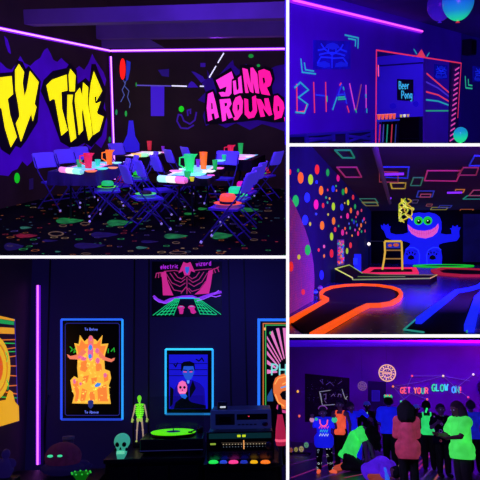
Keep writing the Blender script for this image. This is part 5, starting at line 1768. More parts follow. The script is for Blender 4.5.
struct('wall_right_golf_room', R4, [(XR4, 3, 0), (XR4, YF4, 0), (XR4, YF4, ZC4), (XR4, 3, ZC4)], mat('#0c1060', '#050534', .6, rough=.8, noise=.3, nscale=1.2))
struct('ceiling_golf_room', R4, [(-6, 3, ZC4), (6, 3, ZC4), (6, YF4, ZC4), (-6, YF4, ZC4)], mat('#120a24', '#0c0418', .8, rough=.9, noise=.3, nscale=1.2))
L4 = Plane(R4, (XL4, 0, 0), (0, 1, 0))
B4 = Plane(R4, (0, YF4, 0), (1, 0, 0))
# ceiling plane: seen from below, x to the right, "up" on it points towards the viewer
C4 = Plane(R4, (0, 0, ZC4), (1, 0, 0), (0, -1, 0))
B4b = Plane(R4, (0, YF4 - 2, 0), (1, 0, 0))

# painted dots on the left wall: one pattern, a piece per colour
DOTS = [('#f02a20', 317, 169.5, 2.2, 5), ('#ff6a10', 300.5, 177.8, 2.8, 5.8), ('#a8e010', 310.5, 179.5, 2.4, 5.2), ('#12a040', 327.6, 172.5, 1.6, 3.8), ('#12a040', 298, 170.5, 1, 1.8), ('#f02a40', 289.9, 172, 1.0, 3),
        ('#e01a80', 338, 178, 1.5, 3.6), ('#ff7a18', 321, 190.5, 2.1, 4.6), ('#2030f0', 307, 197.5, 2.7, 5), ('#14c040', 295.5, 201, 3.1, 6), ('#f01a8a', 316, 204.5, 2.3, 5), ('#2030e0', 333, 188.8, 1.6, 3.4), ('#14a040', 343, 192, 1.3, 3.2), ('#f07a20', 346, 190.5, 1.2, 3.2),
        ('#e02a30', 323, 205.5, 1.2, 2.6), ('#b0e020', 333.3, 206.5, 1.6, 4), ('#2030e0', 341.7, 207.2, 1.7, 3.6), ('#2030f0', 305, 220, 2.9, 5.2), ('#c0c030', 310, 224, 1, 2), ('#f07a18', 322, 225.5, 2.1, 4.4), ('#e03040', 353, 197.3, 1.1, 2.6), ('#c0e020', 348, 202.5, 1.1, 2.8), ('#20a050', 355, 206.5, 1, 2.6),
        ('#f07a20', 333.5, 221, 1.6, 3.8), ('#e02a40', 335, 229.5, 1.2, 2.6), ('#f02a90', 347.5, 216, 1.3, 3), ('#f07020', 350.8, 210.5, 1.1, 2.8), ('#e02a90', 342.5, 232.5, 1.4, 3.2), ('#b0e020', 331.5, 236.5, 1.6, 4), ('#e04070', 357.6, 213, 1.1, 2.4), ('#f02a70', 358, 233.5, 1, 2.4), ('#2030c0', 353.8, 222, 1, 2.4),
        ('#f07020', 361, 225.3, .9, 2.2), ('#e02a80', 364, 219, .8, 1.8), ('#20a080', 350, 228, .8, 1.6), ('#f03040', 350.5, 245.3, 1.2, 3), ('#a8d020', 347, 251, 1.2, 3), ('#e02030', 331.5, 253.5, 1.8, 4.2), ('#e06090', 324, 246.5, 1, 1.8), ('#e07a30', 324, 256, .9, 1.8), ('#e03040', 318.6, 250, 1, 1.8),
        ('#2020f0', 321.5, 275, 2, 4.8), ('#2030f0', 316.5, 182, 1.2, 1.8), ('#3040c0', 316, 214, 1.2, 1.4), ('#e03050', 327.6, 190, .7, 1.4), ('#30a070', 326, 197.5, .9, 1.3), ('#40b060', 336, 186, .7, 1), ('#e0a030', 329.5, 198.5, .8, 1.2), ('#c0c040', 328, 214.5, .8, 1.3), ('#e07040', 336.4, 190.6, .6, 1.2), ('#30a080', 327.4, 202.5, .8, 1.3),
        ('#d0b040', 344.6, 203, .6, 1), ('#30a060', 338.5, 226, .7, 1.2), ('#e040a0', 341, 217, .8, 1.2), ('#f06030', 345, 228.5, .8, 1.6), ('#e03060', 356, 217, .7, 1.2), ('#f08030', 359.4, 229, .7, 1.4), ('#3040e0', 357, 225, .8, 1.6), ('#20a060', 352, 220, .6, 1.2), ('#e04060', 361.4, 210.4, .7, 1.6), ('#c040c0', 355, 230, .7, 1.4),
        ('#4060f0', 362.6, 221, .6, 1.6), ('#e05080', 346.4, 233, .7, 1.4), ('#30a070', 361.5, 231.5, .7, 1.4), ('#c06040', 365.5, 222.5, .5, 1.2), ('#5060e0', 349, 223.6, .6, 1.3), ('#e03060', 365, 231, .6, 1.6), ('#30a050', 356, 221.5, .5, 1.0), ('#f0a030', 352, 235.6, .6, 1.2)]
by = {}
for c, u, v, a, b_ in DOTS:
    by.setdefault(c, []).append((u, v, a, b_))
for c, L in by.items():
    mb = MB()
    for u, v, a, b_ in L:
        mb.prism([tuple(L4.at(x, y)) for x, y in ell(u, v, a, b_, 14)], -.004, -.0005)
    o = bpy.data.objects.new('painted_dots', mb.mesh('painted_dots', neon(c, .85)))
    COL.objects.link(o)
    o.parent = wl4
    o.matrix_parent_inverse = Matrix.Identity(4)
    o.matrix_local = L4.M
    o['kind'] = 'structure'

# --- ceiling: neon outlined tiles, lamps, pipes
def ctile(name, col, lab, P, w=1.0, s_=.62, drop=.0):
    cu, cv = sum(p[0] for p in P) / len(P), sum(p[1] for p in P) / len(P)
    A = Art(C4, name, lab, 'ceiling frame', cu, cv, 'neon outlined ceiling tiles', y=-drop)
    mb = MB()
    Q = A.pts(P)
    # bars of real width, wider across the line of sight than along it
    wv = w / 600 * R4.hit(cu, cv, 2, ZC4).y
    mb.stroke(Q, wv * 1.15, -.03, 0, closed=True)
    n, l, c, M, g = A.args
    return solo(n, l, c, M, mb, neon(col, s_), g)


ctile('neon_tile_frame', '#1a8a50', 'green outlined ceiling tile at the upper left', [(335, 149.3), (350.3, 149.3), (354.5, 157), (342.5, 157)])
ctile('neon_tile_frame', '#a02a60', 'rose outlined ceiling tile below the upper left green one', [(337, 166.5), (356.5, 166.5), (361.5, 176.5), (345.5, 176.5)])
ctile('neon_tile_frame', '#2030c0', 'blue outlined ceiling tile around the brightest violet lamp', [(382, 166.3), (408.8, 166.3), (407.5, 177.5), (383, 176.5)], 1.2)
ctile('neon_tile_frame', '#a03848', 'dim red outlined ceiling tile overlapping the blue one', [(379.5, 169.5), (398, 170.2), (398, 180.4), (379.5, 180)], .8, .5, .035)
ctile('neon_tile_frame', '#c8a830', 'yellow outlined ceiling tile under the blue one', [(390.5, 182.3), (405.5, 182.3), (405, 188), (392, 188)], 1.1)
ctile('neon_tile_frame', '#2a7058', 'dim green outlined ceiling tile left of the large rose one', [(413.5, 177), (423, 177), (420.5, 185), (410.5, 185)], .9)
ctile('neon_tile_frame', '#b02a68', 'large rose outlined ceiling tile right of the middle', [(427.5, 170), (461, 170), (456.5, 180.5), (424.5, 180)], 1.0)
ctile('neon_tile_frame', '#8a2848', 'dim rose outlined ceiling tile at the upper right of the large rose one', [(463.5, 165.3), (478.5, 165.3), (476, 173), (458, 173)], .9, .6, .035)
ctile('neon_tile_frame', '#2030b8', 'blue outlined ceiling tile at the upper right picture edge', [(474.5, 155), (492, 155), (490, 165), (469, 165)], .9)
ctile('neon_tile_frame', '#2a38b0', 'blue outlined ceiling tile right of the hanging yellow tangle', [(418.5, 190.5), (434, 190.5), (432, 196.5), (416.5, 196.5)], .9)
ctile('neon_tile_frame', '#a84860', 'small rose outlined ceiling tile inside the right-middle blue one', [(421, 192.6), (431, 192.6), (430, 195.6), (420, 195.6)], .6, .6, .035)
ctile('neon_tile_frame', '#3a8068', 'pale green outlined ceiling tile left of the hanging tangle', [(359, 198.3), (375, 198.3), (378, 202.5), (363, 202.5)], .7)
ctile('neon_tile_frame', '#8a8040', 'olive outlined ceiling tile just under the pale green one', [(362, 200.8), (376, 200.8), (378.5, 204.5), (366, 204.5)], .6, .6, .035)
ctile('neon_tile_frame', '#b04050', 'small red outlined ceiling tile at the end of the dotted wall', [(365.5, 212.8), (374, 212.8), (375.5, 215), (367, 215)], .5)
ctile('neon_tile_frame', '#c07828', 'orange outlined ceiling tile beside the right violet lamp', [(456, 189), (464.5, 189), (463, 192), (454, 192)], .7)
ctile('neon_tile_frame', '#2a9080', 'teal outlined ceiling tile at the right picture edge', [(467.5, 195.2), (484, 195.2), (482, 198.6), (463, 198.6)], .7)
ctile('neon_tile_frame', '#a04068', 'rose outlined ceiling tile at the right picture edge above the teal one', [(473.5, 188.5), (488, 188.5), (486, 194), (469, 194)], .7, .6, .035)
ctile('neon_tile_frame', '#908a30', 'olive outlined ceiling tile over the monster head', [(432, 207), (448, 207), (446, 209.3), (430.5, 209.3)], .5)
ctile('neon_tile_frame', '#b05a30', 'orange outlined ceiling tile over the raised right arm', [(461, 209), (473.5, 209), (470, 212.5), (457.5, 212.5)], .5)
ctile('neon_tile_frame', '#3038a0', 'faint blue outlined ceiling tile behind the olive one', [(440, 204.3), (452, 204.3), (450, 206.5), (438, 206.5)], .5, .6, .035)
ctile('neon_tile_frame', '#7a7030', 'dim olive outlined ceiling tile near the far end', [(468, 214.2), (478, 214.2), (476, 215.8), (466, 215.8)], .4)
ctile('neon_tile_frame', '#90484a', 'faint reddish outlined ceiling tile left of the olive one over the monster', [(427, 203.7), (432.5, 203.7), (431.5, 205.7), (426, 205.7)], .4, .6)
ctile('neon_tile_frame', '#504068', 'faint grey outlined ceiling tile just right of the hanging tangle', [(413, 199.5), (418.5, 199.5), (417, 202.6), (412, 202.6)], .4, .6)


def clamp(lab, u0, u1, v, h=1.6, s_=1.0):
    p0, p1 = R4.hit(u0, v, 2, ZC4 - .05), R4.hit(u1, v, 2, ZC4 - .05)
    y = p0.y
    dz = h / 600 * y
    mid = (p0 + p1) / 2
    t = thing('ceiling_black_light', lab, 'ceiling light', R4.M @ T(mid.x, y, ZC4), 'violet ceiling lamps')
    hw = (p1.x - p0.x) / 2
    part('housing', t, MB().rbox(-hw - .03, hw + .03, -.1, .1, -.04, -.002, .01), mat('#181020'))
    part('lamp_tube', t, MB().tube([(-hw, -.05, -.06 - dz * .3), (hw, -.05, -.06 - dz * .3)], max(.03, dz * .45), 8), neon('#8a2cff', s_))


clamp('brightest violet ceiling lamp inside the blue outlined tile', 384, 404, 173.5, 2.6)
clamp('small violet ceiling lamp left of the hanging yellow tangle', 387.3, 391.5, 197.5, 2)
clamp('violet ceiling lamp to the right of the middle beside the orange tile', 447, 461.5, 192, 2)
clamp('violet ceiling lamp just over the monster head', 414, 423, 213, 1.5, .7)
clamp('violet ceiling lamp over the raised right arm of the monster', 445, 456, 215, 1.5, .7)
# two pipes and a cross beam
solo('ceiling_pipe', 'dim violet ceiling pipe running back from the upper middle', 'pipe', R4.M, MB().tube([R4.hit(374.5, 146, 2, ZC4 - .08), R4.hit(381, 170, 2, ZC4 - .08), R4.hit(390, 203, 2, ZC4 - .08)], .06, 8), mat('#503058', '#281430', .8))
trim(bpy.data.objects['ceiling_pipe'], R4)

# --- big brick dome on the left, dots on it
BR = bpy.data.materials.new('purple_brick')
BR.use_nodes = True
nt = BR.node_tree
bs = nt.nodes['Principled BSDF']
tb = nt.nodes.new('ShaderNodeTexBrick')
tb.inputs['Color1'].default_value = (*lin('#a02a90'), 1)
tb.inputs['Color2'].default_value = (*lin('#7a2a98'), 1)
tb.inputs['Mortar'].default_value = (*lin('#3c1450'), 1)
tb.inputs['Scale'].default_value = 8
tb.inputs['Mortar Size'].default_value = .015
tc = nt.nodes.new('ShaderNodeTexCoord')
mp = nt.nodes.new('ShaderNodeMapping')
mp.inputs['Rotation'].default_value = (PI / 2, 0, PI / 2)
nt.links.new(tc.outputs['Object'], mp.inputs['Vector'])
nt.links.new(mp.outputs[0], tb.inputs['Vector'])
nt.links.new(tb.outputs['Color'], bs.inputs['Base Color'])
nt.links.new(tb.outputs['Color'], bs.inputs['Emission Color'])
bs.inputs['Emission Strength'].default_value = .6
bs.inputs['Roughness'].default_value = .85
xd = XL4 + .02
DP = Plane(R4, (xd + .3, 0, 0), (0, 1, 0))
A = Art(DP, 'brick_arch', 'purple brick arched wall standing at the left with a few glowing dots', 'arch', 300, 270)
prof = [(289.2, 196), (293, 202), (297, 210), (301, 219), (305, 229), (308.5, 240), (311.5, 252), (313.5, 264), (314.3, 276), (314.2, 287), (313.5, 292.3)]
foot = [R4.px((xd + .3, DP.room.hit(313.5, 292.3, 0, xd + .3).y, .005)), (289.2, R4.px((xd + .3, R4.hit(289.2, 300, 0, xd + .3).y, .005))[1])]
A.poly('brick_face', BR, prof + [(313.5, foot[0][1]), (289.2, foot[1][1])], 0, .28)
for c, u, v, a, b_ in (('#f02a20', 290.6, 266.5, 2.0, 5), ('#14c040', 307.3, 250, 2.5, 5.2), ('#d0c030', 298.5, 257, 1.3, 2.4), ('#e02a40', 302.8, 292, 1.6, 2.8)):
    A.poly('painted_dot', neon(c, .85), ell(u, v, a, b_, 14), -.008, -.0005)

trim(A.root(), R4)

# --- putting lanes
def floor_path(P, z=0.0):
    return [R4.fl(u, v, z) for u, v in P]


def curb(t, org, P, w, h, m, closed=False, name='curb'):
    """raised edge of width w and height h along floor points"""
    mb = MB()
    mb.stroke([(p.x - org.x, p.y - org.y) for p in P], w, -h, 0, closed)
    # stroke lies in x,z with thickness along y: turn it flat
    M_ = Matrix(((1, 0, 0, 0), (0, 0, 1, 0), (0, -1, 0, 0), (0, 0, 0, 1)))
    mb.v = [tuple(M_ @ Vector(p)) for p in mb.v]
    return part(name, t, mb, m)


def flatpoly(t, name, org, P, z0, z1, m):
    mb = MB().prism([(p.x - org.x, p.y - org.y) for p in P], -z1, -z0)
    M_ = Matrix(((1, 0, 0, 0), (0, 0, 1, 0), (0, -1, 0, 0), (0, 0, 0, 1)))
    mb.v = [tuple(M_ @ Vector(p)) for p in mb.v]
    return part(name, t, mb, m)


ORG = neon('#ff5410', .95)
h = .06
# outer edge of the keyhole shaped lane, read at the top of the curb
left = [(290.5, 318.5), (300, 313), (312, 306.5), (322, 301), (327.5, 298), (325, 296.5), (321.5, 295), (320.8, 292), (324, 288.8), (332, 286), (345, 284.3), (362, 283.6), (378, 284.2), (392, 286.3), (399, 289), (401.5, 293), (398.5, 297.5), (391, 301.5), (380, 303.2), (368, 303.5), (358, 308), (345, 315), (332, 322), (320, 328.5), (312, 333)]
P = floor_path(left, h)
org = Vector((sum(p.x for p in P) / len(P), sum(p.y for p in P) / len(P), 0))
t = thing('putting_lane', 'keyhole-shaped dark putting lane with a bright orange curb, nearest in the golf room', 'putting lane', R4.M @ T(org.x, org.y, .002), 'putting lanes')
curb(t, org, P, .045, h, ORG)
flatpoly(t, 'turf', org, P, .002, .012, mat('#06061c', rough=.9))
trim(t, R4)


def lane(lab, pix, col, h, w, s_=.85, closed=True, turf='#06060f', zt=.01, w2=None):
    P = floor_path(pix, h)
    org = Vector((sum(p.x for p in P) / len(P), sum(p.y for p in P) / len(P), 0))
    t = thing('putting_lane', lab, 'putting lane', R4.M @ T(org.x, org.y, .002), 'putting lanes')
    curb(t, org, P, w, h, neon(col, s_), closed)
    if turf:
        flatpoly(t, 'turf', org, P, .002, zt, mat(turf, rough=.9))
    return t, org


# black platform with yellow-green piping
pl = [(335.2, 269.3), (349.3, 265.4), (362.5, 273.8), (380, 275.2), (437, 275.5), (430, 279), (352.8, 280.3), (352.3, 278.3)]
P = [R4.wy(u, v, y) for (u, v), y in zip(pl, (13.75, 17.2, 16.6, 16.0, 15.6, 13.7, 13.6, 13.6))]
org = Vector((sum(p.x for p in P) / len(P), sum(p.y for p in P) / len(P), 0))
t = thing('putting_lane', 'low black banked lane edged with thin yellow-green piping', 'putting lane', R4.M @ T(org.x, org.y, .002), 'putting lanes')
n = len(P)
LP = [p - org for p in P]
mb = MB().add(LP + [Vector((p.x, p.y, 0)) for p in LP], [(0, 1, 2), (0, 2, 7), (7, 2, 6), (6, 2, 3), (6, 3, 5), (5, 3, 4), tuple(range(2 * n - 1, n - 1, -1))] + [(i, n + i, n + (i + 1) % n, (i + 1) % n) for i in range(n)])
part('platform', t, mb, mat('#04040a', rough=.8))
YG = neon('#b0c850', .85)
for a_, b_, m in ((0, 1, YG), (1, 2, neon('#90b060', .75)), (0, 7, neon('#d0e060', .95)), (7, 6, neon('#c0c060', .9)), (6, 5, neon('#88a058', .7)), (2, 3, neon('#585838', .6)), (3, 4, neon('#706a50', .65)), (4, 5, neon('#d8a860', .8))):
    q0, q1 = LP[a_], LP[b_]
    up = Vector((0, 0, .012))
    part('piping', t, MB().tube([q0 + up, q1 + up], .013, 6), m)
part('piping', t, MB().tube([LP[6].lerp(LP[2], .45) + Vector((0, 0, .01)), LP[5].lerp(LP[3], .45) + Vector((0, 0, .01))], .009, 6), neon('#70904c', .6))

lane('rectangular putting lane with a rose red curb in front of the yellow goal frame', [(363.5, 272.6), (372, 267.4), (414, 267.4), (416, 272)], '#f02858', .07, .16, .9)
lane('dull red putting lane at the far right below the green ring', [(434, 269.5), (444, 267.4), (470, 268.2), (486, 269), (486, 274.6), (462, 274.4), (440, 272.8)], '#a81a3a', .07, .2, .8)
lane('flat oval putting lane ringed bright green before the monster', ell(443.5, 265.3, 27, 1.1, 24), '#18c030', .05, .3, .85)
# blue lane at the right, thin teal piping in front
P = floor_path([(418.5, 318), (430, 309.5), (444, 299), (457, 289.5), (470, 287.5), (478, 285.2), (484, 281)], .07)
org = Vector((sum(p.x for p in P) / len(P), sum(p.y for p in P) / len(P), 0))
t = thing('putting_lane', 'long dark putting lane with thick blue curbs at the right', 'putting lane', R4.M @ T(org.x, org.y, .002), 'putting lanes')
curb(t, org, P, .06, .07, neon('#1a28ff', .9))
P2_ = floor_path([(469, 325), (473.5, 310), (478, 296), (484, 290)], .07)
curb(t, org, P2_, .09, .07, neon('#1a28ff', .9))
TEAL = neon('#28988a', .75)
for a_, b_ in (((417.5, 319), (403.8, 331)), ((403.8, 331), (424, 333.8)), ((468.5, 327), (466.8, 333.6))):
    q0, q1 = R4.fl(*a_), R4.fl(*b_)
    part('piping', t, MB().tube([(q0.x - org.x, q0.y - org.y, .012), (q1.x - org.x, q1.y - org.y, .012)], .009, 6), TEAL)
q = floor_path([(404.5, 331), (419, 319), (457, 291), (484, 289), (470, 325), (467, 333.6), (424, 333.6)], .0)
flatpoly(t, 'turf', org, q, .002, .006, mat('#04040c', rough=.8))
trim(t, R4)

# --- goal frame, lamp, poster, blue box
yg = R4.fl(392, 267, .16).y + 1.3
def gy(u, v, y=yg):
    return R4.wy(u, v, y)
b0 = gy(393, 266.5)
t = thing('ladder_goal', 'yellow-framed ladder goal with a small blue picture panel behind the red lane', 'goal frame', R4.M @ T(b0.x, yg, .002))
yl_ = neon('#e0b840', .85)
def gp(u, v, dy=0):
    p = gy(u, v)
    return (p.x - b0.x, dy, p.z)
for us, n_ in (([(384.6, 241.5), (385, 252), (384, 260), (382.3, 266)], 'post'), ([(401.5, 241.5), (402, 254), (402.3, 266)], 'post')):
    pts = [gp(*x) for x in us]
    pts[-1] = (pts[-1][0], 0, .02)
    part(n_, t, MB().tube(pts, .035, 7), yl_)
part('top_bar', t, MB().tube([gp(384.6, 241.3), gp(401.5, 241.3)], .035, 7), yl_)
for v in (250.3, 258.8):
    part('rung', t, MB().tube([gp(385, v), gp(402, v)], .022, 6), neon('#a07838', .7))
p0, p1 = gp(386.5, 248.3), gp(400, 242.5)
pan = part('panel', t, MB().rbox(p0[0], p1[0], -.02, .02, p0[2], p1[2], .005), neon('#2030a8', .6))
part('panel_art', pan, MB().ball((gp(390, 245.5)[0], -.025, gp(390, 245.5)[2]), (.07, .012, .05), 10, 6).ball((gp(396, 245)[0], -.025, gp(396, 245)[2]), (.1, .012, .06), 10, 6), neon('#d06030', .7))
y_ = YF4 - 4
p0, p1, pw = R4.wy(372, 241.2, y_), R4.wy(383.5, 241.2, y_), R4.wy(369, 244, y_)
t = thing('spot_lamp', 'small bright white spot lamp on a thin post left of the ladder goal', 'lamp', R4.M @ T(pw.x, y_, .002))
part('bar', t, MB().tube([(0, 0, p0.z), (p1.x - pw.x, 0, p1.z)], .018, 6), mat('#282040', '#181830', .8))
part('post', t, MB().tube([(0, 0, 0), (0, 0, p0.z)], .02, 6), mat('#080812'))
part('lamp_head', t, MB().ball((0, -.06, pw.z), (.07, .05, .07), 12, 8), neon('#fff0f0', 1.6))
part('shade', t, MB().lathe([(.03, 0), (.09, .06), (.085, .06), (.025, .004)], 12, T(0, .04, pw.z) @ Matrix.Rotation(-PI / 2, 4, 'X')), mat('#301018'))
A = Art(L4, 'patterned_banner', 'narrow multicolored speckled banner on the dotted left wall', 'banner', 340, 252)
A.poly('cloth', neon('#5a2a90', .6), [(336.8, 239.6), (343.8, 239.2), (343.8, 264.6), (336.8, 265.8)], -.012, -.006)
rnd = random.Random(8)
for c in ('#f08030', '#30b0a0', '#e040a0', '#4060f0', '#f04040'):
    A.poly('speckle', neon(c, .75), [ell(rnd.uniform(337.6, 343), rnd.uniform(241, 263.5), rnd.uniform(.4, .9), rnd.uniform(.6, 1.6), 7, tilt=rnd.uniform(0, 3)) for _ in range(11)], -.016 - .001 * len(c), -.012)
q = R4.fl(357.5, 269, 0)
y_ = 18.4
pa, pb = R4.wy(354.2, 254, y_), R4.wy(361, 254, y_)
t = thing('blue_cabinet', 'glowing blue upright box by the dotted wall near the black platform', 'box', R4.M @ T((pa.x + pb.x) / 2, y_, .002))
hw = (pb.x - pa.x) / 2
part('body', t, MB().rbox(-hw, hw, -.1, .14, 0, pa.z, .015), neon('#1620e0', .8))
part('sleeve', t, MB().rbox(-hw - .02, hw * .1, -.125, -.101, pa.z - .32, pa.z - .12, .01), neon('#2038ff', .8))
y_ = R4.fl(347.5, 282, 0).y
for (u, v, r_, lab) in ((348, 281.8, .045, 'small blue ball on the floor before the yellow-green platform'), (315.5, 293.6, .04, 'small blue ball at the foot of the brick arch'), (320.3, 289.5, .045, 'violet ball on the floor beside the brick arch')):
    q = R4.fl(u, v + 1.4)
    t = thing('golf_ball', lab, 'ball', R4.M @ T(q.x, q.y, .012), 'glowing balls')
    part('shell', t, MB().ball((0, 0, r_), r_, 12, 8), neon('#2428f0' if 'blue' in lab else '#6a20a0', .8))
    part('stripe', t, MB().tube([(r_ * 1.01 * math.cos(2 * PI * j / 14), r_ * 1.01 * math.sin(2 * PI * j / 14), r_) for j in range(14)], .004, 5, closed=True), neon('#8090ff', .8))

# --- hanging tangle
yh = 17.0
def hp(u, v, dy=0):
    p = R4.wy(u, v, yh)
    return Vector((p.x, yh + dy, p.z))
yh = 17.5
top = hp(405, 198)
t = thing('hanging_tangle', 'lumpy yellow-green tangle of rope hanging from the ceiling before the monster', 'hanging ornament', R4.M @ T(top.x, yh, top.z))
rnd = random.Random(3)
part('hook_wire', t, MB().tube([(0, 0, 0), (0, 0, ZC4 - top.z - .005)], .008, 6), mat('#202018'))
for k_, (c, s_) in enumerate((('#d8d030', .85), ('#a0b828', .8), ('#c0a030', .8), ('#e0e060', .85))):
    for j in range(2):
        pts = []
        u, v = 400.5 + rnd.uniform(0, 8), 198 + rnd.uniform(0, 3)
        n = 12
        for i in range(n):
            pts.append(hp(u, v, rnd.uniform(-.12, .12)) - top)
            u = min(412, max(399, u + rnd.uniform(-5.5, 5.5) + (.5 if j else -.3)))
            v += 22.5 / n * rnd.uniform(.6, 1.35)
        sm = []
        for i in range(len(pts) - 1):
            a_, b_ = pts[i], pts[i + 1]
            sm += [a_, a_.lerp(b_, .5)]
        sm.append(pts[-1])
        sm = [sm[0]] + [(sm[i - 1] + sm[i] * 2 + sm[i + 1]) / 4 for i in range(1, len(sm) - 1)] + [sm[-1]]
        part('rope', t, MB().tube(sm, .017, 6), neon(c, s_))
part('ball_end', t, MB().ball(hp(412.5, 209) - top, .05, 10, 7).ball(hp(401, 220) - top, .055, 10, 7), neon('#d0d040', .85))

# --- blue monster at the end wall
ym = YF4 - .4
MP = Plane(R4, (0, ym, 0), (1, 0, 0))
zb = MP.at(419, R4.px((0, ym, .01))[1])
A = Art(MP, 'monster_figure', 'big blue grinning monster figure with raised arms at the end of the golf room', 'figure', 424, 240)
vb = R4.px((0, ym, .01))[1]
BLUE = neon('#1418f4', .85, base='#2030ff')
body = [(403.5, vb), (404, 256), (405.5, 249), (409, 246), (410.5, 243.5), (407.5, 242), (401, 240.5), (392, 240), (386.5, 237.5), (384, 231), (381.5, 228.5), (380.8, 224.8), (383, 226), (383.8, 223.6), (386, 225.5), (388.2, 223.8), (389, 226.5), (390.6, 226.2), (389.8, 229.5), (390.5, 233),
        (396, 234.5), (403, 234.2), (408, 232.5), (407.5, 228), (407.5, 222), (409, 216.5), (413, 213.5), (419, 212.5), (424, 213.2), (429, 212.5), (435, 213.8), (439.5, 217), (441.4, 222), (441.5, 229), (440.5, 233.5), (446, 234.5), (452, 234), (451.5, 229.5), (450, 228.5), (452.3, 227.8), (452.6, 225.5), (455, 227),
        (457.4, 225), (458, 227.6), (460.4, 227.2), (459, 231), (459.3, 237), (456.5, 241), (450, 241.8), (443, 243), (439, 244.5), (438.5, 247), (441, 250), (442, 257), (441.6, vb)]
A.poly('body', BLUE, body, -.12, .2)
A.poly('mouth', neon('#e058c8', .9), [(407.4, 224.5), (409.5, 225.8), (412.5, 228.6), (417, 230.3), (424, 231), (431, 229.8), (435.5, 227), (438, 223.5), (438.6, 227.5), (437, 232.5), (432.5, 236.5), (425.5, 238.5), (417.5, 237.2), (411.5, 233.8), (408.6, 229.6)], -.15, -.12)
A.line('tooth_line', neon('#b03898', .8), [[(410 + i * 2.3, 226 + 4.6 * math.sin(PI * (i + .5) / 12)), (410.4 + i * 2.25, 229 + 7.2 * math.sin(PI * (i + .5) / 12))] for i in range(12)], .35, -.165, -.15)
A.line('tooth_line', neon('#b03898', .8), [[(409, 228.6), (413, 231.8), (420, 233.9), (427, 234), (433, 231.5), (437.6, 227)]], .35, -.18, -.166)
for u, lab in ((418.4, 'left'), (427.6, 'right')):
    c = A.q(u, 220.8)
    r_ = 4.1 / 600 * ym
    e = part('eye', A.root(), MB().ball((c[0], -.14, c[1]), (r_, .11, r_), 18, 10), neon('#20c838', .9))
    c2 = A.q(u + .4, 221.8)
    part('pupil', e, MB().ball((c2[0], -.25, c2[1]), (r_ * .5, .04, r_ * .52), 12, 8), mat('#020204'))
    part('eye_glint', e, MB().ball((c2[0] - r_ * .1, -.30, c2[1] + r_ * .2), (r_ * .15, .02, r_ * .15), 8, 6), neon('#e0ffe0', .9))
BLKP = mat('#030310')
for u in (411, 432.5):
    A.poly('paw_pad', BLKP, [[(u - 3.4, 258.6), (u - 2.6, 256.2), (u, 254.8), (u + 2.6, 256.2), (u + 3.4, 258.6), (u + 1, 259.6), (u - 1, 259.6)]] + [ell(u + du, 253.8 - dv, .75, 1.3, 8, tilt=ti) for du, dv, ti in ((-4, -.2, -.5), (-1.6, 1.2, -.2), (1.4, 1.2, .2), (3.9, -.2, .5))], -.135, -.12)
A.line('belly_line', neon('#2a40ff', .9), [[(406, 250), (409, 247.5), (414, 247.6), (418, 250), (419.5, 255), (419, vb - .3)], [(441, 250), (438, 247.6), (433, 247.4), (428.5, 250), (426.5, 255), (427, vb - .3)]], .7, -.135, -.12)
A.line('whisker_mark', BLKP, [[(406.5, 251.5), (409.5, 250.5)], [(414, 250.4), (417, 251.5)], [(428, 251.5), (431, 250.4)], [(436, 250.4), (438.5, 251.5)]], .5, -.135, -.12)

# blue glow on the end wall right of the monster, painted as a sheet
A = Art(B4, 'painted_wall_glow', 'dim blue glow painted on the end wall right of the monster', 'wall panel', 470, 245)
A.solo_poly(mat('#0a0c50', '#060640', .6, noise=.4, nscale=1.5), [(463, 214), (484, 214), (484, 262), (463, 262)], -.03, -.002)
# ================================================================== ROOM 5: glow dance party
Y5, Z5 = 21.0, 3.15
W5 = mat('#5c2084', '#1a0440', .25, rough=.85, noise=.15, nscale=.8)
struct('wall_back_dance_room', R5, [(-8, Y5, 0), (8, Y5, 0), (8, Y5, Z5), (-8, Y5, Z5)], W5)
struct('ceiling_dance_room', R5, [(-8, 4, Z5), (8, 4, Z5), (8, Y5, Z5), (-8, Y5, Z5)], mat('#8a60f0', '#3004c8', .6, rough=.9))  # own glow puts violet light into the ceiling colour
floor5 = struct('floor_dance_room', R5, [(-8, 4, 0), (8, 4, 0), (8, Y5, 0), (-8, Y5, 0)], mat('#180a2c', '#06020e', .5, rough=.35, noise=.3, nscale=3))
B5 = Plane(R5, (0, Y5, 0), (1, 0, 0))
# tape lines on the floor
for c, L in (('#8a2060', [((291, 478), (338, 461)), ((338, 461), (362, 456)), ((404, 479), (441, 441)), ((395, 481), (372, 476))]), ('#5a1a68', [((340, 473), (362, 462)), ((330, 476), (362, 468)), ((352, 448), (380, 440)), ((286, 466), (340, 452))]),
             ('#a04a40', [((432, 484), (448, 461)), ((372, 478), (404, 478)), ((398, 462), (407, 452))]), ('#a0204a', [((344, 478), (364, 474)), ((418, 470), (436, 448))]), ('#4a2a70', [((376, 452), (398, 446)), ((420, 482), (446, 452)), ((306, 484), (336, 473))])):
    mb = MB()
    for a, b_ in L:
        p, q = R5.fl(*a), R5.fl(*b_)
        d = (q - p).normalized()
        n = Vector((-d.y, d.x, 0)) * .022
        mb.add([p + n, p - n, q - n, q + n], [(0, 1, 2, 3)])
        for i in range(4):
            mb.v[-4 + i] = (mb.v[-4 + i][0], mb.v[-4 + i][1], .003)
    o = part('tape_marking', floor5, mb, neon(c, .7))
    o['kind'] = 'structure'

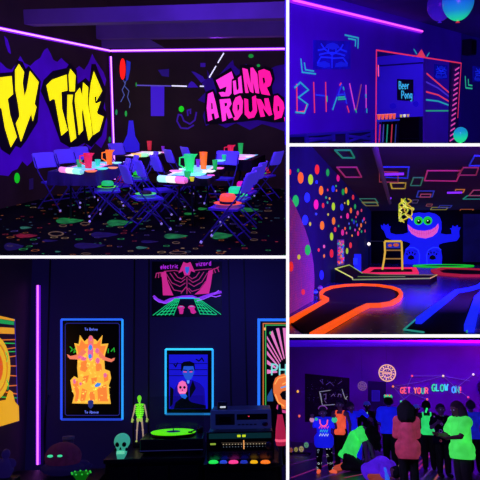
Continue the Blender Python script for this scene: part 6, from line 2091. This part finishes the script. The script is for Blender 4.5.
# --- wall pieces
A = Art(B5, 'black_wall_hanging', 'black wall hanging with a white scribbled box, left part of the back wall', 'wall hanging', 327, 396)
A.poly('cloth', mat('#06040e', rough=.9), [(305, 373.5), (349.5, 378), (349.5, 422), (305, 422)], -.01, 0)
A.line('scribble_box', neon('#8a988a', .6), [[(330.5, 390.2), (319.5, 391.8), (321, 399), (322.5, 405.3), (335, 404.5)], [(320.5, 393), (322, 402)], [(342, 389), (345, 398), (347, 399.5)], [(343, 393), (345.5, 399), (347.5, 396)]], .7, -.014, -.01)
A.line('scribble', neon('#6a5a80', .6), [[(323.5, 395), (326, 394), (326, 399), (324, 399)], [(324.5, 400.5), (326.5, 403)], [(331, 396.5), (333.5, 394), (335, 396.5)], [(338, 397), (338.5, 394), (341, 394.5), (341, 397.3)]], .6, -.014, -.01)
rnd = random.Random(12)
A.poly('chalk_speck', neon('#4a4478', .6), [ell(rnd.uniform(307, 348), rnd.uniform(379, 402), .3, .3, 6) for _ in range(34)], -.013, -.01)
A.line('chalk_flourish', neon('#5a4a80', .5), [[(320, 380), (323, 384), (322, 379)], [(326, 385), (330, 382), (334, 386)], [(338, 384), (342, 381)]], .5, -.0135, -.01)

COLS = {'G': '#e8505a', 'E': '#e86a4a', 'T': '#d84a9a', 'Y': '#d8783a', 'O': '#c86a6a', 'U': '#40b878', 'R': '#e05a6a'}
A = Art(B5, 'wall_lettering', 'colored lettering GET YOUR GLOW ON! on the back wall', 'lettering', 432, 390)
for word, u, v, w, hgt, cols, sl in (('GET', 400.5, 393.3, 2.7, 5.6, ['#f05a50', '#e85a5a', '#e85088'], 0), ('YOUR', 414, 393.6, 2.8, 5.8, ['#e8884a', '#e8504a', '#38b878', '#e86060'], 0.02),
                                     ('GLOW', 432.0, 391.6, 3.2, 6.6, ['#30e070', '#38d8a0', '#28d878', '#40c8c0'], -.02), ('ON!', 452.0, 392.8, 3.0, 6.0, ['#40a8d8', '#38c090', '#e8406a'], .0)):
    for (ch, Ls), c in zip(write(word, u, v, w, hgt, .32, slope=sl, jitter=1.0 if word == 'GLOW' else .2, seed=4), cols):
        A.line('letter', neon(c, .95), Ls, 1.15, -.03, -.002)
NODE = [('#f04a60', 412, 376), ('#f0e0a0', 443, 376), ('#f0f0c0', 473, 374.5), ('#f09040', 393, 386.5), ('#50d080', 401, 401.5), ('#f07040', 427, 399.3), ('#e04060', 468, 397.3)]
A = Art(B5, 'string_art', 'web of thin strings with small colored nodes around the wall lettering', 'string art', 435, 388)
A.line('string', neon('#6a4a98', .55), [[(412, 376), (443, 376)], [(443, 376), (420, 382), (393, 386.5)], [(443, 376), (456, 388)], [(456, 388), (473, 374.5)], [(412, 376), (403, 396)], [(393, 386.5), (408, 404)], [(393, 386.5), (427, 399.3)], [(443, 376), (470, 381)], [(456, 388), (468, 397.3)], [(401, 401.5), (418, 388)]], .35, -.05, -.032)
for c, u, v in NODE:
    q = A.q(u, v)
    part('node', A.root(), MB().ball((q[0], -.06, q[1]), .034, 10, 7), neon(c, 1))
for c, u, v, lab in (('#f0b040', 298, 391.5, 'small amber light on the wall at the left edge of the dance room'), ('#e06040', 299.5, 416, 'small red light low on the back wall left of the child')):
    q = B5.at(u, v)
    t = thing('wall_light', lab, 'light', B5.W @ T(q.x, -.005, q.y), 'small wall lights')
    part('bulb', t, MB().ball((0, -.05, 0), (.038, .03, .045), 10, 7), neon(c, 1.1))
    part('base', t, MB().lathe([(.02, 0), (.02, .03)], 8, T(0, .002, 0) @ Matrix.Rotation(PI / 2, 4, 'X')), mat('#201030'))
A = Art(B5, 'small_poster', 'small dim blue poster on the back wall between the two round ornaments', 'poster', 376, 396, y=-.008)
A.poly('sheet', mat('#1c1480', '#100a60', .5), [(372, 390.5), (379.5, 390.8), (379.5, 401), (372, 401)], -.008, 0)
A.line('poster_edge', mat('#2c20a0', '#1c1480', .6), [(372, 390.5), (379.5, 390.8), (379.5, 401), (372, 401)], .6, -.012, -.008, closed=True)
A = Art(B5, 'wall_recess_panel', 'dark upright panel on the back wall behind the blue-shirted dancer', 'wall panel', 376, 405)
A.solo_poly(mat('#140a3c', rough=.9), [(368, 381), (386, 382), (386, 425), (368, 425)], -.004, -.0005)


def medallion(u, v, r, c, s_, lab, y):
    p = R5.wy(u, v, y)
    k = y / 600
    t = thing('lattice_ornament', lab, 'ornament', R5.M @ T(*p), 'round lattice ornaments')
    rr = r * k
    m, m2 = neon(c, s_), neon(c, s_ * .7)
    part('outer_ring', t, MB().tube([(rr * math.cos(2 * PI * i / 28), 0, rr * math.sin(2 * PI * i / 28)) for i in range(28)], rr * .07, 6, closed=True), m)
    for dy, q in ((0, .55),):
        part('inner_ring', t, MB().tube([(rr * q * math.cos(2 * PI * i / 20), 0, rr * q * math.sin(2 * PI * i / 20)) for i in range(20)], rr * .06, 6, closed=True), m)
    for i in range(8):
        a = 2 * PI * i / 8 + .2
        part('spoke', t, MB().tube([(rr * .16 * math.cos(a), 0, rr * .16 * math.sin(a)), (rr * math.cos(a), 0, rr * math.sin(a))], rr * .035, 5), m2)
        part('stud', t, MB().ball((rr * .77 * math.cos(a + .39), -.01, rr * .77 * math.sin(a + .39)), rr * .11, 8, 6), m)
    part('band', t, MB().rbox(-rr * .6, rr * .6, -.02, .02, -rr * .14, rr * .1, .01), m2)
    part('cord', t, MB().tube([(0, 0, rr), (0, 0, Z5 - p.z - .003)], .004, 5), mat('#18082a'))


medallion(387.2, 373, 7.6, '#e8c070', .85, 'large cream glowing round lattice ornament hanging near the back wall', 20.2)
medallion(362.3, 386, 4.0, '#8a6a78', .6, 'small dim round lattice ornament left of the large cream one', 20.4)
q = B5.at(480, 384)
Art(B5, 'dark_speaker_panel', 'dark rounded speaker shape at the right picture edge', 'speaker', 480, 386).solo_poly(mat('#0c0420', rough=.8), ell(482, 387, 4.5, 7, 16), -.14, -.002)

# --- people
def blob(name, caps, voxel, m, smooth=2, cut=None):
    """one continuous skin grown around tapered limbs"""
    mb = MB()
    for c in caps:
        p, q, r0, r1 = Vector(c[0]), Vector(c[1]), c[2], c[3]
        L = (q - p).length
        if L < 1e-4:
            mb.ball(p, r0, 14, 9)
            continue
        t = (q - p).normalized()
        a = Vector((0, 0, 1)) if abs(t.z) < .9 else Vector((0, 1, 0))
        a = (a - t * a.dot(t)).normalized()
        b_ = t.cross(a)
        pts, rr = [], []
        for k in range(5):
            an = -PI / 2 + PI / 2 * k / 4
            pts.append(p + t * (r0 * math.sin(an)))
            rr.append(max(.0008, r0 * math.cos(an)))
        for k in range(5):
            an = PI / 2 * k / 4
            pts.append(q + t * (r1 * math.sin(an)))
            rr.append(max(.0008, r1 * math.cos(an)))
        mb.tube(pts, rr, 12)
    me = mb.mesh(name, m)
    o = bpy.data.objects.new(name, me)
    COL.objects.link(o)
    r = o.modifiers.new('r', 'REMESH')
    r.mode, r.voxel_size, r.use_smooth_shade = 'VOXEL', voxel, True
    s_ = o.modifiers.new('s', 'SMOOTH')
    s_.iterations, s_.factor = smooth, .5
    dg = bpy.context.evaluated_depsgraph_get()
    out = bpy.data.meshes.new_from_object(o.evaluated_get(dg))
    bpy.data.objects.remove(o)
    bpy.data.meshes.remove(me)
    out.name = name
    if cut:                                                  # straight hem
        bm = bmesh.new()
        bm.from_mesh(out)
        bmesh.ops.bisect_plane(bm, geom=bm.verts[:] + bm.edges[:] + bm.faces[:], plane_co=cut[0], plane_no=cut[1], clear_inner=True)
        bmesh.ops.holes_fill(bm, edges=[x for x in bm.edges if x.is_boundary])
        bm.to_mesh(out)
        bm.free()
    for p in out.polygons:
        p.use_smooth = True
    if not out.materials:
        out.materials.append(m)
    return out


def joints(h, **o):
    J = dict(pel=(0, 0, .53), chest=(0, 0, .70), neck=(0, .0, .80), head=(0, -.01, .905),
             shL=(-.105, 0, .775), elL=(-.145, .0, .62), haL=(-.155, -.03, .48), shR=(.105, 0, .775), elR=(.145, .0, .62), haR=(.155, -.03, .48),
             hpL=(-.05, 0, .5), knL=(-.055, -.01, .27), anL=(-.06, .01, .04), hpR=(.05, 0, .5), knR=(.055, -.01, .27), anR=(.06, .01, .04), toL=(-.065, -.085, .02), toR=(.065, -.085, .02))
    J.update(o)
    return {k: Vector(v) * h for k, v in J.items()}


SKIN = mat('#5a3470', '#1c0a34', .5, rough=.6)
SKIN2 = mat('#5a2c48', '#260a20', .5, rough=.6)
VX = .012


def person(label, x, y, yaw, h, shirt, pants, hair, pose=None, sleeves='short', hem=.0, shoe=None, sock=None, skin=None, hair_len=0.0, shirt_r=0.0, tank=False, face=True, legs='trousers', voxel=VX, bw=.84, hair_vol=1.0):
    """x, y: where the figure stands; it faces the viewer at yaw 0"""
    skin = skin or SKIN
    J = joints(h, **(pose or {}))
    t = thing('person', label, 'person', ground_at(R5, (x, y, .004), yaw), 'dancers')
    g = lambda k: J[k]
    up = (g('head') - g('neck')).normalized()
    caps = [(g('pel'), g('chest'), .078 * h * bw, .085 * h * bw), (g('hpL'), g('hpR'), .062 * h * bw, .062 * h * bw), (g('chest'), (g('chest') + g('neck')) / 2, .085 * h * bw, .06 * h * bw), (g('shL'), g('shR'), .04 * h, .04 * h), (g('neck'), g('head'), .034 * h, .03 * h)]
    # head with jaw, nose and ears
    hd = g('head')
    fwd = J.get('face', Vector((0, -1, 0))).normalized()
    fwd = (fwd - up * fwd.dot(up)).normalized()
    side = up.cross(fwd)
    R_ = .062 * h
    caps += [(hd + up * R_ * .22, hd + up * R_ * .22 - fwd * R_ * .16, R_ * 1.0, R_ * .98), (hd - up * R_ * .5 + fwd * R_ * .25, hd + up * .1 * R_, R_ * .62, R_ * .8),
             (hd + fwd * R_ * .95 - up * R_ * .05, hd + fwd * R_ * 1.02 - up * R_ * .25, R_ * .12, R_ * .17), (hd + side * R_ * .98, hd + side * R_ * .98 - up * R_ * .25, R_ * .2, R_ * .15), (hd - side * R_ * .98, hd - side * R_ * .98 - up * R_ * .25, R_ * .2, R_ * .15)]
    for S in 'LR':
        caps += [(g('sh' + S), g('el' + S), .033 * h, .026 * h), (g('el' + S), g('ha' + S), .027 * h, .019 * h), (g('hp' + S), g('kn' + S), .058 * h, .04 * h), (g('kn' + S), g('an' + S), .041 * h, .026 * h),
                 (g('an' + S), g('to' + S), .027 * h, .02 * h)]
        # hand: palm, four bent fingers of different length and a thumb off the side
        w_, e_ = g('ha' + S), g('el' + S)
        d = (w_ - e_).normalized()
        n = Vector((0, -1, 0)) if abs(d.y) < .8 else Vector((0, 0, 1))
        sd = d.cross(n).normalized()
        n = sd.cross(d).normalized()
        k = h * .062
        palm = w_ + d * k * .75
        caps.append((w_ + d * k * .2, palm, .017 * h, .021 * h))
        for i, ln in enumerate((.78, .9, .84, .66)):
            b0 = palm + sd * (k * (.45 - .3 * i)) + d * k * .2
            m1 = b0 + d * k * ln * .6 + n * k * .12
            caps += [(b0, m1, .0062 * h, .0058 * h), (m1, m1 + d * k * ln * .4 + n * k * .32, .0058 * h, .005 * h)]
        tb0 = w_ + d * k * .35 + sd * k * .38
        m1 = tb0 + (sd * .8 + d * .6) * k * .45
        caps += [(tb0, m1, .008 * h, .0068 * h), (m1, m1 + (d * .9 + sd * .2) * k * .4, .0068 * h, .0055 * h)]
    body = part('body', t, blob('body', caps, .009, skin, 1), None)
    if face:
        for s_ in (-1, 1):
            part('eye', t, MB().ball(hd + fwd * R_ * .86 + side * R_ * .36 * s_ + up * R_ * .12, R_ * .13, 8, 6), mat('#c0b0e0', '#50408a', .5))
        mo = hd + fwd * R_ * .86 - up * R_ * .48
        part('mouth', t, MB().tube([mo - side * R_ * .26, mo + fwd * R_ * .03, mo + side * R_ * .26], R_ * .06, 6), mat('#601030'))
    # clothes
    if shirt:
        e = .014 * h + shirt_r
        low = g('pel') - (g('chest') - g('pel')).normalized() * hem * h
        c = [(low, g('chest'), .086 * h * bw + e, .086 * h * bw + e)]
        c.append((low + Vector((-.022 * h, 0, 0)), low + Vector((.022 * h, 0, 0)), .086 * h * bw + e, .086 * h * bw + e))
        if hem > .04:
            dz = Vector((0, 0, .05 * h))
            c += [(g('hpL'), g('hpR'), .068 * h + e, .068 * h + e), (g('hpL') - dz, g('hpR') - dz, .066 * h + e, .066 * h + e)]
        ax = (g('chest') - g('pel')).normalized()
        cut = (low - ax * .035 * h, ax)
        if not tank:
            c += [(g('chest'), (g('chest') + g('neck')) / 2, .086 * h * bw + e, .056 * h * bw + e), (g('shL'), g('shR'), .043 * h + e * .6, .043 * h + e * .6)]
            for S in 'LR':
                f = .55 if sleeves == 'short' else 1.0
                c.append((g('sh' + S), g('sh' + S).lerp(g('el' + S), f), .037 * h + e * .6, (.037 if sleeves == 'short' else .03) * h + e * .6))
                if sleeves == 'long':
                    c.append((g('el' + S), g('el' + S).lerp(g('ha' + S), .93), .031 * h + e * .5, .024 * h + e * .5))
        else:
            for s_ in (-1, 1):
                a = g('chest') + Vector((s_ * .055 * h, 0, 0))
                for dy in (-1, 1):
                    c.append((a + Vector((0, dy * .085 * h, .03 * h)), g('shL' if s_ < 0 else 'shR') * .55 + g('neck') * .45 + Vector((0, dy * .02 * h, .03 * h)), .014 * h, .013 * h))
        part('shirt', t, blob('shirt', c, voxel, shirt, 2, cut), None)
    if pants:
        e = .004 * h
        c = [(g('pel') - Vector((0, 0, .01 * h)), g('pel') + (g('chest') - g('pel')) * .1, .08 * h * bw + e, .076 * h * bw + e), (g('hpL'), g('hpR'), .064 * h * bw + e, .064 * h * bw + e)]
        for S in 'LR':
            f = .93 if legs == 'trousers' else .75
            c += [(g('hp' + S), g('kn' + S), .06 * h + e, .044 * h + e * 2), (g('kn' + S), g('kn' + S).lerp(g('an' + S), f), .044 * h + e * 2, .033 * h + e * 2)]
        part('trousers', t, blob('trousers', c, voxel, pants), None)
    for S in 'LR':
        if sock:
            part('sock', t, blob('sock', [(g('kn' + S).lerp(g('an' + S), .72), g('an' + S), .037 * h, .034 * h)], voxel, sock), None)
        a, b_ = g('an' + S), g('to' + S)
        part('shoe', t, blob('shoe', [(a - Vector((0, 0, .008 * h)), b_, .033 * h, .028 * h), (a, a + Vector((0, 0, .01 * h)), .032 * h, .03 * h)], voxel, shoe or mat('#0c0818')), None)
    if hair:
        c = [(hd + up * R_ * .35 - fwd * R_ * .15, hd + up * R_ * .3 - fwd * R_ * .32, R_ * 1.08, R_ * 1.1)]
        c += [(hd + up * R_ * .85 + fwd * R_ * .25, hd + up * R_ * .9 - fwd * R_ * .3, R_ * .5, R_ * .6)]
        if hair_len:
            n_ = 7
            for i in range(n_):
                s_ = -1 + 2 * i / (n_ - 1)
                st = hd - fwd * R_ * (.75 - .35 * abs(s_)) + side * R_ * .85 * s_
                dn = J.get('hairdir', Vector((0, 0, -1)))
                c.append((st, st + dn * hair_len * h * (1.05 - .4 * s_ * s_ + .1 * (i % 2)) - fwd * R_ * .25 + side * R_ * .3 * s_ * hair_vol, R_ * .5 * hair_vol, R_ * .26))
                c.append((st - up * R_ * .2, st + dn * hair_len * h * .5 - fwd * R_ * .35, R_ * .6 * hair_vol, R_ * .6 * hair_vol))
        part('hair', t, blob('hair', c, .012, hair), None)
    return t, J, h


def at5(u, v=None, d=None):
    """floor point under column u at distance d"""
    p = R5.wy(u, 405, d)
    return p.x, p.y


HB, HM, HV = mat('#0a0514', rough=.95), mat('#2a0c30', '#12041c', .5, rough=.9), mat('#1c1040', '#0a0420', .5, rough=.9)
BLKC = mat('#0a0614', rough=.8)
UVB = mat('#2838ff', '#1014f0', .6, rough=.8, noise=.25, nscale=7.0)  # uneven glow stands in for the shading of folds


def fab(c, s_=.6):
    return mat(c, c, s_, rough=.85, noise=.28, nscale=7.0)  # blotchy glow paints the light and dark of cloth folds

# 1: child at the left
LEG = carpet('speckled_leggings', '#0a0818', 13.0, ['#c0c8d8', '#90a0c0', '#d8e0e0', '#a8b0c0'], .95, 1.0)
PAT = carpet('patterned_shirt', '#140a30', 10.0, ['#c08840', '#40a0c0', '#a04060', '#4060d0', '#c0a060', '#7040b0'], .8, .7)
for m_ in (LEG, PAT):
    for n_ in m_.node_tree.nodes:
        if n_.type == 'MAPPING':
            n_.inputs['Rotation'].default_value = (PI / 2, 0, 0)
p = R5.fl(324.5, 473)
t, J, h = person('child in a blue shirt and speckled leggings with raised hands, at the far left', p.x, p.y, .12, 1.2, UVB, LEG, HV,
                 pose=dict(elL=(-.19, -.03, .68), haL=(-.185, -.10, .80), elR=(.19, -.03, .68), haR=(.17, -.10, .80), anL=(-.085, -.03, .04), toL=(-.10, -.13, .02), knL=(-.075, -.02, .27), anR=(.10, .03, .04), knR=(.085, 0, .27), toR=(.17, -.03, .02), head=(-.01, -.02, .90)),
                 sleeves='short', hem=.12, shoe=neon('#f06040', .8), sock=neon('#28a888', .7), shirt_r=.03)
ch = J['chest']
def onchest(pts, y):
    return [(p_[0] * h, y, p_[1] * h) for p_ in pts]
yy = -.122 * h - .012
part('neon_necklace', t, MB().tube(onchest([(-.062, .80), (-.058, .745), (-.03, .705), (.01, .70), (.05, .73), (.062, .80)], yy), .012, 6), neon('#ff5a90', .95))
for v_, c, w_ in ((.685, '#ff4a9a', .075), (.63, '#30c0c0', .06), (.57, '#c0d0d8', .07)):
    z0 = v_
    n = 7
    pts = [(-w_ + 2 * w_ * i / n, z0 + (.018 if i % 2 else -.018)) for i in range(n + 1)]
    part('shirt_print', t, MB().tube(onchest(pts, yy - .012), .009, 5), neon(c, .85))
part('glow_bracelet', t, MB().ball(J['haL'] + Vector((0, -.01, -.01)), .045, 10, 7), neon('#d08ab8', .75))
part('glow_bracelet', t, MB().ball(J['haR'] + Vector((0, -.01, .0)), .055, 10, 7), neon('#38c088', .85))
part('headband', t, MB().tube([J['head'] + Vector((.068 * h * math.cos(a), -.02 * h, .055 * h + .055 * h * math.sin(a))) for a in [PI * i / 10 for i in range(11)]], .009, 6), neon('#7a3aa0', .7))
part('face_glow_mark', t, MB().ball(J['shL'] + Vector((-.01, -.075, .035)), .03, 8, 6), neon('#30b080', .8))

# 2: orange top
x, y = at5(340, d=13.6)
t, J, h = person('child in an orange tank top and dark trousers, second from the left', x, y, -.25, 1.36, fab('#ff5a3c', .7), BLKC, HV, pose=dict(elL=(-.16, -.02, .62), haL=(-.13, -.12, .56), elR=(.15, .02, .62)), tank=True, sleeves='none', hem=.04)
# 3: blue, arms up
x, y = at5(352, d=14.2)
person('dancer in a long-sleeved blue top leaning with one arm lifted, behind the orange top', x, y, .5, 1.34, UVB, UVB, HV, pose=dict(chest=(-.02, 0, .69), neck=(-.03, -.02, .79), head=(-.05, -.05, .885), elL=(-.19, -.03, .70), haL=(-.24, -.08, .62), elR=(.17, -.02, .82), haR=(.25, -.06, .74), knL=(-.09, -.05, .28), anL=(-.13, .02, .04), toL=(-.15, -.07, .02), knR=(.09, -.03, .28), anR=(.12, .04, .04), toR=(.16, -.05, .02)), sleeves='long', hem=.02)
# 4: green, bending
x, y = at5(351, d=12.6)
kn = dict(pel=(-.05, 0, .19), chest=(.045, -.01, .385), neck=(.15, -.03, .49), head=(.235, -.07, .45), shL=(.10, -.11, .46), elL=(.16, -.15, .32), haL=(.17, -.14, .18), shR=(.12, .08, .47), elR=(.2, .09, .34), haR=(.24, .06, .2),
          hpL=(-.06, -.05, .16), knL=(.09, -.09, .055), anL=(-.13, -.08, .05), toL=(-.21, -.08, .025), hpR=(-.06, .05, .16), knR=(.10, .07, .055), anR=(-.13, .07, .05), toR=(-.21, .07, .025))
kn['face'] = (.5, 0, -1)
kn['hairdir'] = (.25, -.1, -.8)
t, J, h = person('person in a neon green shirt kneeling and bending forward with dark hair hanging', x, y, 0, 1.6, fab('#38f060', .65), BLKC, HB, pose=kn, sleeves='short', hem=.03, shirt_r=.012, hair_len=.17, hair_vol=1.25, shoe=neon('#d05038', .6))
# 5: dark figure with blue cap
x, y = at5(367, d=15.5)
t, J, h = person('figure all in black with a blue cap, between the kneeling and the blue-shirted dancers', x, y, 0, 1.35, BLKC, BLKC, None, sleeves='long', skin=mat('#1c1030', rough=.7))
hd = J['head']
part('cap', t, MB().lathe([(.001, .1), (.05, .095), (.08, .06), (.088, .02), (.086, .015)], 16, Matrix.Translation(hd + Vector((0, 0, .005)))).lathe([(.09, .014), (.1, .02), (.09, .024)], 16, Matrix.Translation(hd + Vector((0, -.05, .005)))), neon('#2028a0', .5))
part('pendant', t, MB().ball(J['neck'] + Vector((.0, -.1, -.04)), (.014, .01, .04), 8, 6), neon('#80d0b0', .9))
# 6: blue back
x, y = at5(388.5, d=13.3)
t, J, h = person('broad dancer in a plain blue T-shirt seen from behind, in the middle of the room', x, y, PI - .1, 1.44, UVB, BLKC, HB, pose=dict(elL=(-.15, -.04, .62), haL=(-.08, -.12, .60), elR=(.15, -.04, .62), haR=(.08, -.12, .60)), sleeves='short', hem=.02, shirt_r=.045)
hd = J['head']
part('paper_crown', t, MB().lathe([(.085, .085), (.09, .125), (.086, .125), (.082, .085)], 12, Matrix.Translation(hd), cap=False), neon('#30c080', .8))
for i in range(5):
    a = PI * .25 + i * PI / 8
    part('crown_point', t, MB().ball(hd + Vector((.088 * math.cos(a), .088 * math.sin(a), .135)), .02, 8, 6), neon('#f07050' if i % 2 else '#40d0a0', .85))
# 7: crouched in the foreground
x, y = at5(376, d=10.3)
cr = dict(pel=(-.08, .02, .17), chest=(.04, -.06, .25), neck=(.12, -.12, .25), head=(.175, -.15, .20), shL=(.05, -.15, .25), elL=(.10, -.2, .12), haL=(.17, -.2, .04), shR=(.14, -.02, .25), elR=(.2, -.04, .14), haR=(.225, -.07, .06),
          hpL=(-.09, -.04, .14), knL=(.04, -.14, .12), anL=(-.10, -.12, .035), toL=(-.19, -.13, .025), hpR=(-.06, .09, .14), knR=(.08, .05, .13), anR=(-.08, .08, .035), toR=(-.16, .08, .02))
cr['face'] = (.6, -.4, -.7)
cr['hairdir'] = (.3, -.1, -.9)
t, J, h = person('child in a purple shirt crouched low on the floor in front', x, y, 0, 1.3, fab('#5018d8', .6), mat('#b05a40', '#a03a28', .45), HB, pose=cr, sleeves='short', hem=.02, shirt_r=.045, skin=SKIN2, shoe=neon('#c0503c', .55))
part('blue_streak', t, MB().tube([J['shL'] + Vector((.03, -.09, .0)), J['shL'] + Vector((.05, -.1, -.1)), J['elL'] + Vector((0, -.06, .0)), J['elL'] + Vector((-.03, -.06, -.1))], [.018, .03, .04, .03], 7), neon('#2a60e0', .75))
# glow straws scattered next to the crouched child
for i, (a, b_, c) in enumerate((((389, 463), (396, 458), '#a06a80'), ((399, 466), (404, 468), '#c07858'), ((393, 464.6), (399, 465.6), '#7a5a80'), ((391, 470), (396, 474), '#d0a090'))):
    p, q = R5.fl(*a, .014), R5.fl(*b_, .014)
    md = (p + q) / 2
    t = thing('glow_straw', ('short mauve', 'long orange', 'grey-violet', 'pale peach')[i] + ' glow straw on the floor right of the crouched child', 'glow stick', R5.M @ T(*md), 'glow straws on the floor')
    part('rod', t, MB().tube([p - md, q - md], .012, 6), neon(c, .8))
    part('cap', t, MB().ball(q - md, .014, 8, 6), neon('#e0d0d0', .6))
# 8: pink back
x, y = at5(405.5, d=9.6)
person('person in a dusty pink shirt with long dark hair seen from behind, in the foreground', x, y, PI + .1, 1.33, mat('#b03a5a', '#a03055', .5, rough=.8, noise=.2, nscale=12), BLKC, HB, pose=dict(shL=(-.095, 0, .77), shR=(.095, 0, .77), elL=(-.115, -.05, .62), haL=(-.06, -.13, .60), elR=(.115, -.05, .62), haR=(.06, -.13, .62)), sleeves='long', hem=.12, hair_len=.21, hair_vol=1.35, shirt_r=.012, skin=SKIN2)
# 9: green tank
x, y = at5(426, d=13.4)
t, J, h = person('person in a neon green tank top seen from behind, right of the pink shirt', x, y, PI, 1.36, fab('#30f078', .7), BLKC, HB, pose=dict(elR=(.14, -.06, .62), haR=(.05, -.14, .66)), tank=True, hem=.0, skin=mat('#1a0c30', rough=.7))
part('glow_hair_clip', t, MB().tube([J['head'] + Vector((.02, .09, -.12)), J['head'] + Vector((-.015, .095, -.03))], .017, 7), neon('#30f080', .95))
# 10: green shirt at the right
x, y = at5(458.5, d=9.4)
person('person in a loose neon green shirt with long maroon hair, turned to the left', x, y, -1.0, 1.33, fab('#48f05c', .7), mat('#140820', '#08030e', .5, rough=.8), HM, pose=dict(elL=(-.13, -.10, .63), haL=(-.09, -.2, .64), elR=(.12, -.10, .63), haR=(.09, -.2, .62), head=(0, -.03, .905)), sleeves='short', hem=.09, hair_len=.2, hair_vol=1.3, shirt_r=.03, skin=SKIN2)
# 11: blue behind
x, y = at5(470.5, d=13.2)
person('person in a dark blue top behind the green-shirted one at the right', x, y, PI, 1.38, fab('#1a20c8', .5), BLKC, HV, sleeves='short', hem=.04, shirt_r=.01)
# 12: patterned shirt
x, y = at5(440, d=12.2)
person('person in a dark shirt printed with multicolored rings, left of the green-shirted one', x, y, .3, 1.3, PAT, BLKC, HV, sleeves='short', hem=.05, shirt_r=.01, pose=dict(elL=(-.17, -.05, .66), haL=(-.13, -.14, .72)))
# 13: far dancer
x, y = at5(416, d=16.5)
t, J, h = person('far dancer in dark clothes with a blue-lit cap behind the pink-shirted person', x, y, .2, 1.3, BLKC, BLKC, None, sleeves='long', skin=mat('#141030', rough=.7))
part('cap', t, MB().lathe([(.001, .1), (.05, .095), (.08, .06), (.088, .02), (.086, .015)], 14, Matrix.Translation(J['head'] + Vector((0, 0, .0)))), neon('#2430a0', .6))
part('glow_earring', t, MB().ball(J['head'] + Vector((-.085, -.02, -.03)), .025, 8, 6), neon('#40c0a0', .8))

# small glowing masks lying in a row at the left
for i, (u, v, c, r_) in enumerate(((290.8, 450, '#9a5040', .05), (296, 449.5, '#a09850', .05), (301.3, 449, '#b0a070', .062), (306.3, 445, '#60a080', .06))):
    pz = R5.fl(u, 455)
    q = R5.wy(u, v, pz.y)
    lab = ('dim red', 'olive', 'cream', 'pale green')[i] + ' glowing mask on the low shelf at the left edge'
    t = thing('glow_mask', lab, 'mask', R5.M @ T(q.x, pz.y, q.z), 'glowing masks')
    part('face', t, MB().ball((0, 0, 0), (r_, .03, r_ * 1.15), 14, 9), neon(c, .6))
    for s_ in (-1, 1):
        part('eye_hole', t, MB().ball((s_ * r_ * .36, -.026, r_ * .2), (r_ * .2, .01, r_ * .16), 8, 6), mat('#08040e'))
    part('mouth_hole', t, MB().ball((0, -.026, -r_ * .45), (r_ * .35, .008, r_ * .12), 8, 6), mat('#08040e'))
pz = R5.fl(299, 455)
za = R5.wy(299, 452.5, pz.y).z
xa, xb = R5.wy(289.5, 455, pz.y).x, R5.wy(311, 455, pz.y).x
t = thing('low_shelf', 'low dark ledge under the row of glowing masks', 'shelf', R5.M @ T((xa + xb) / 2, pz.y + .06, .003))
part('board', t, MB().rbox(-(xb - xa) / 2, (xb - xa) / 2, -.12, .14, za - .03, za, .005), mat('#10081c'))
for sx in (-1, 1):
    part('bracket', t, MB().rbox(sx * ((xb - xa) / 2 - .04) - .015, sx * ((xb - xa) / 2 - .04) + .015, -.1, .12, 0, za - .031, .003), mat('#0c0616'))
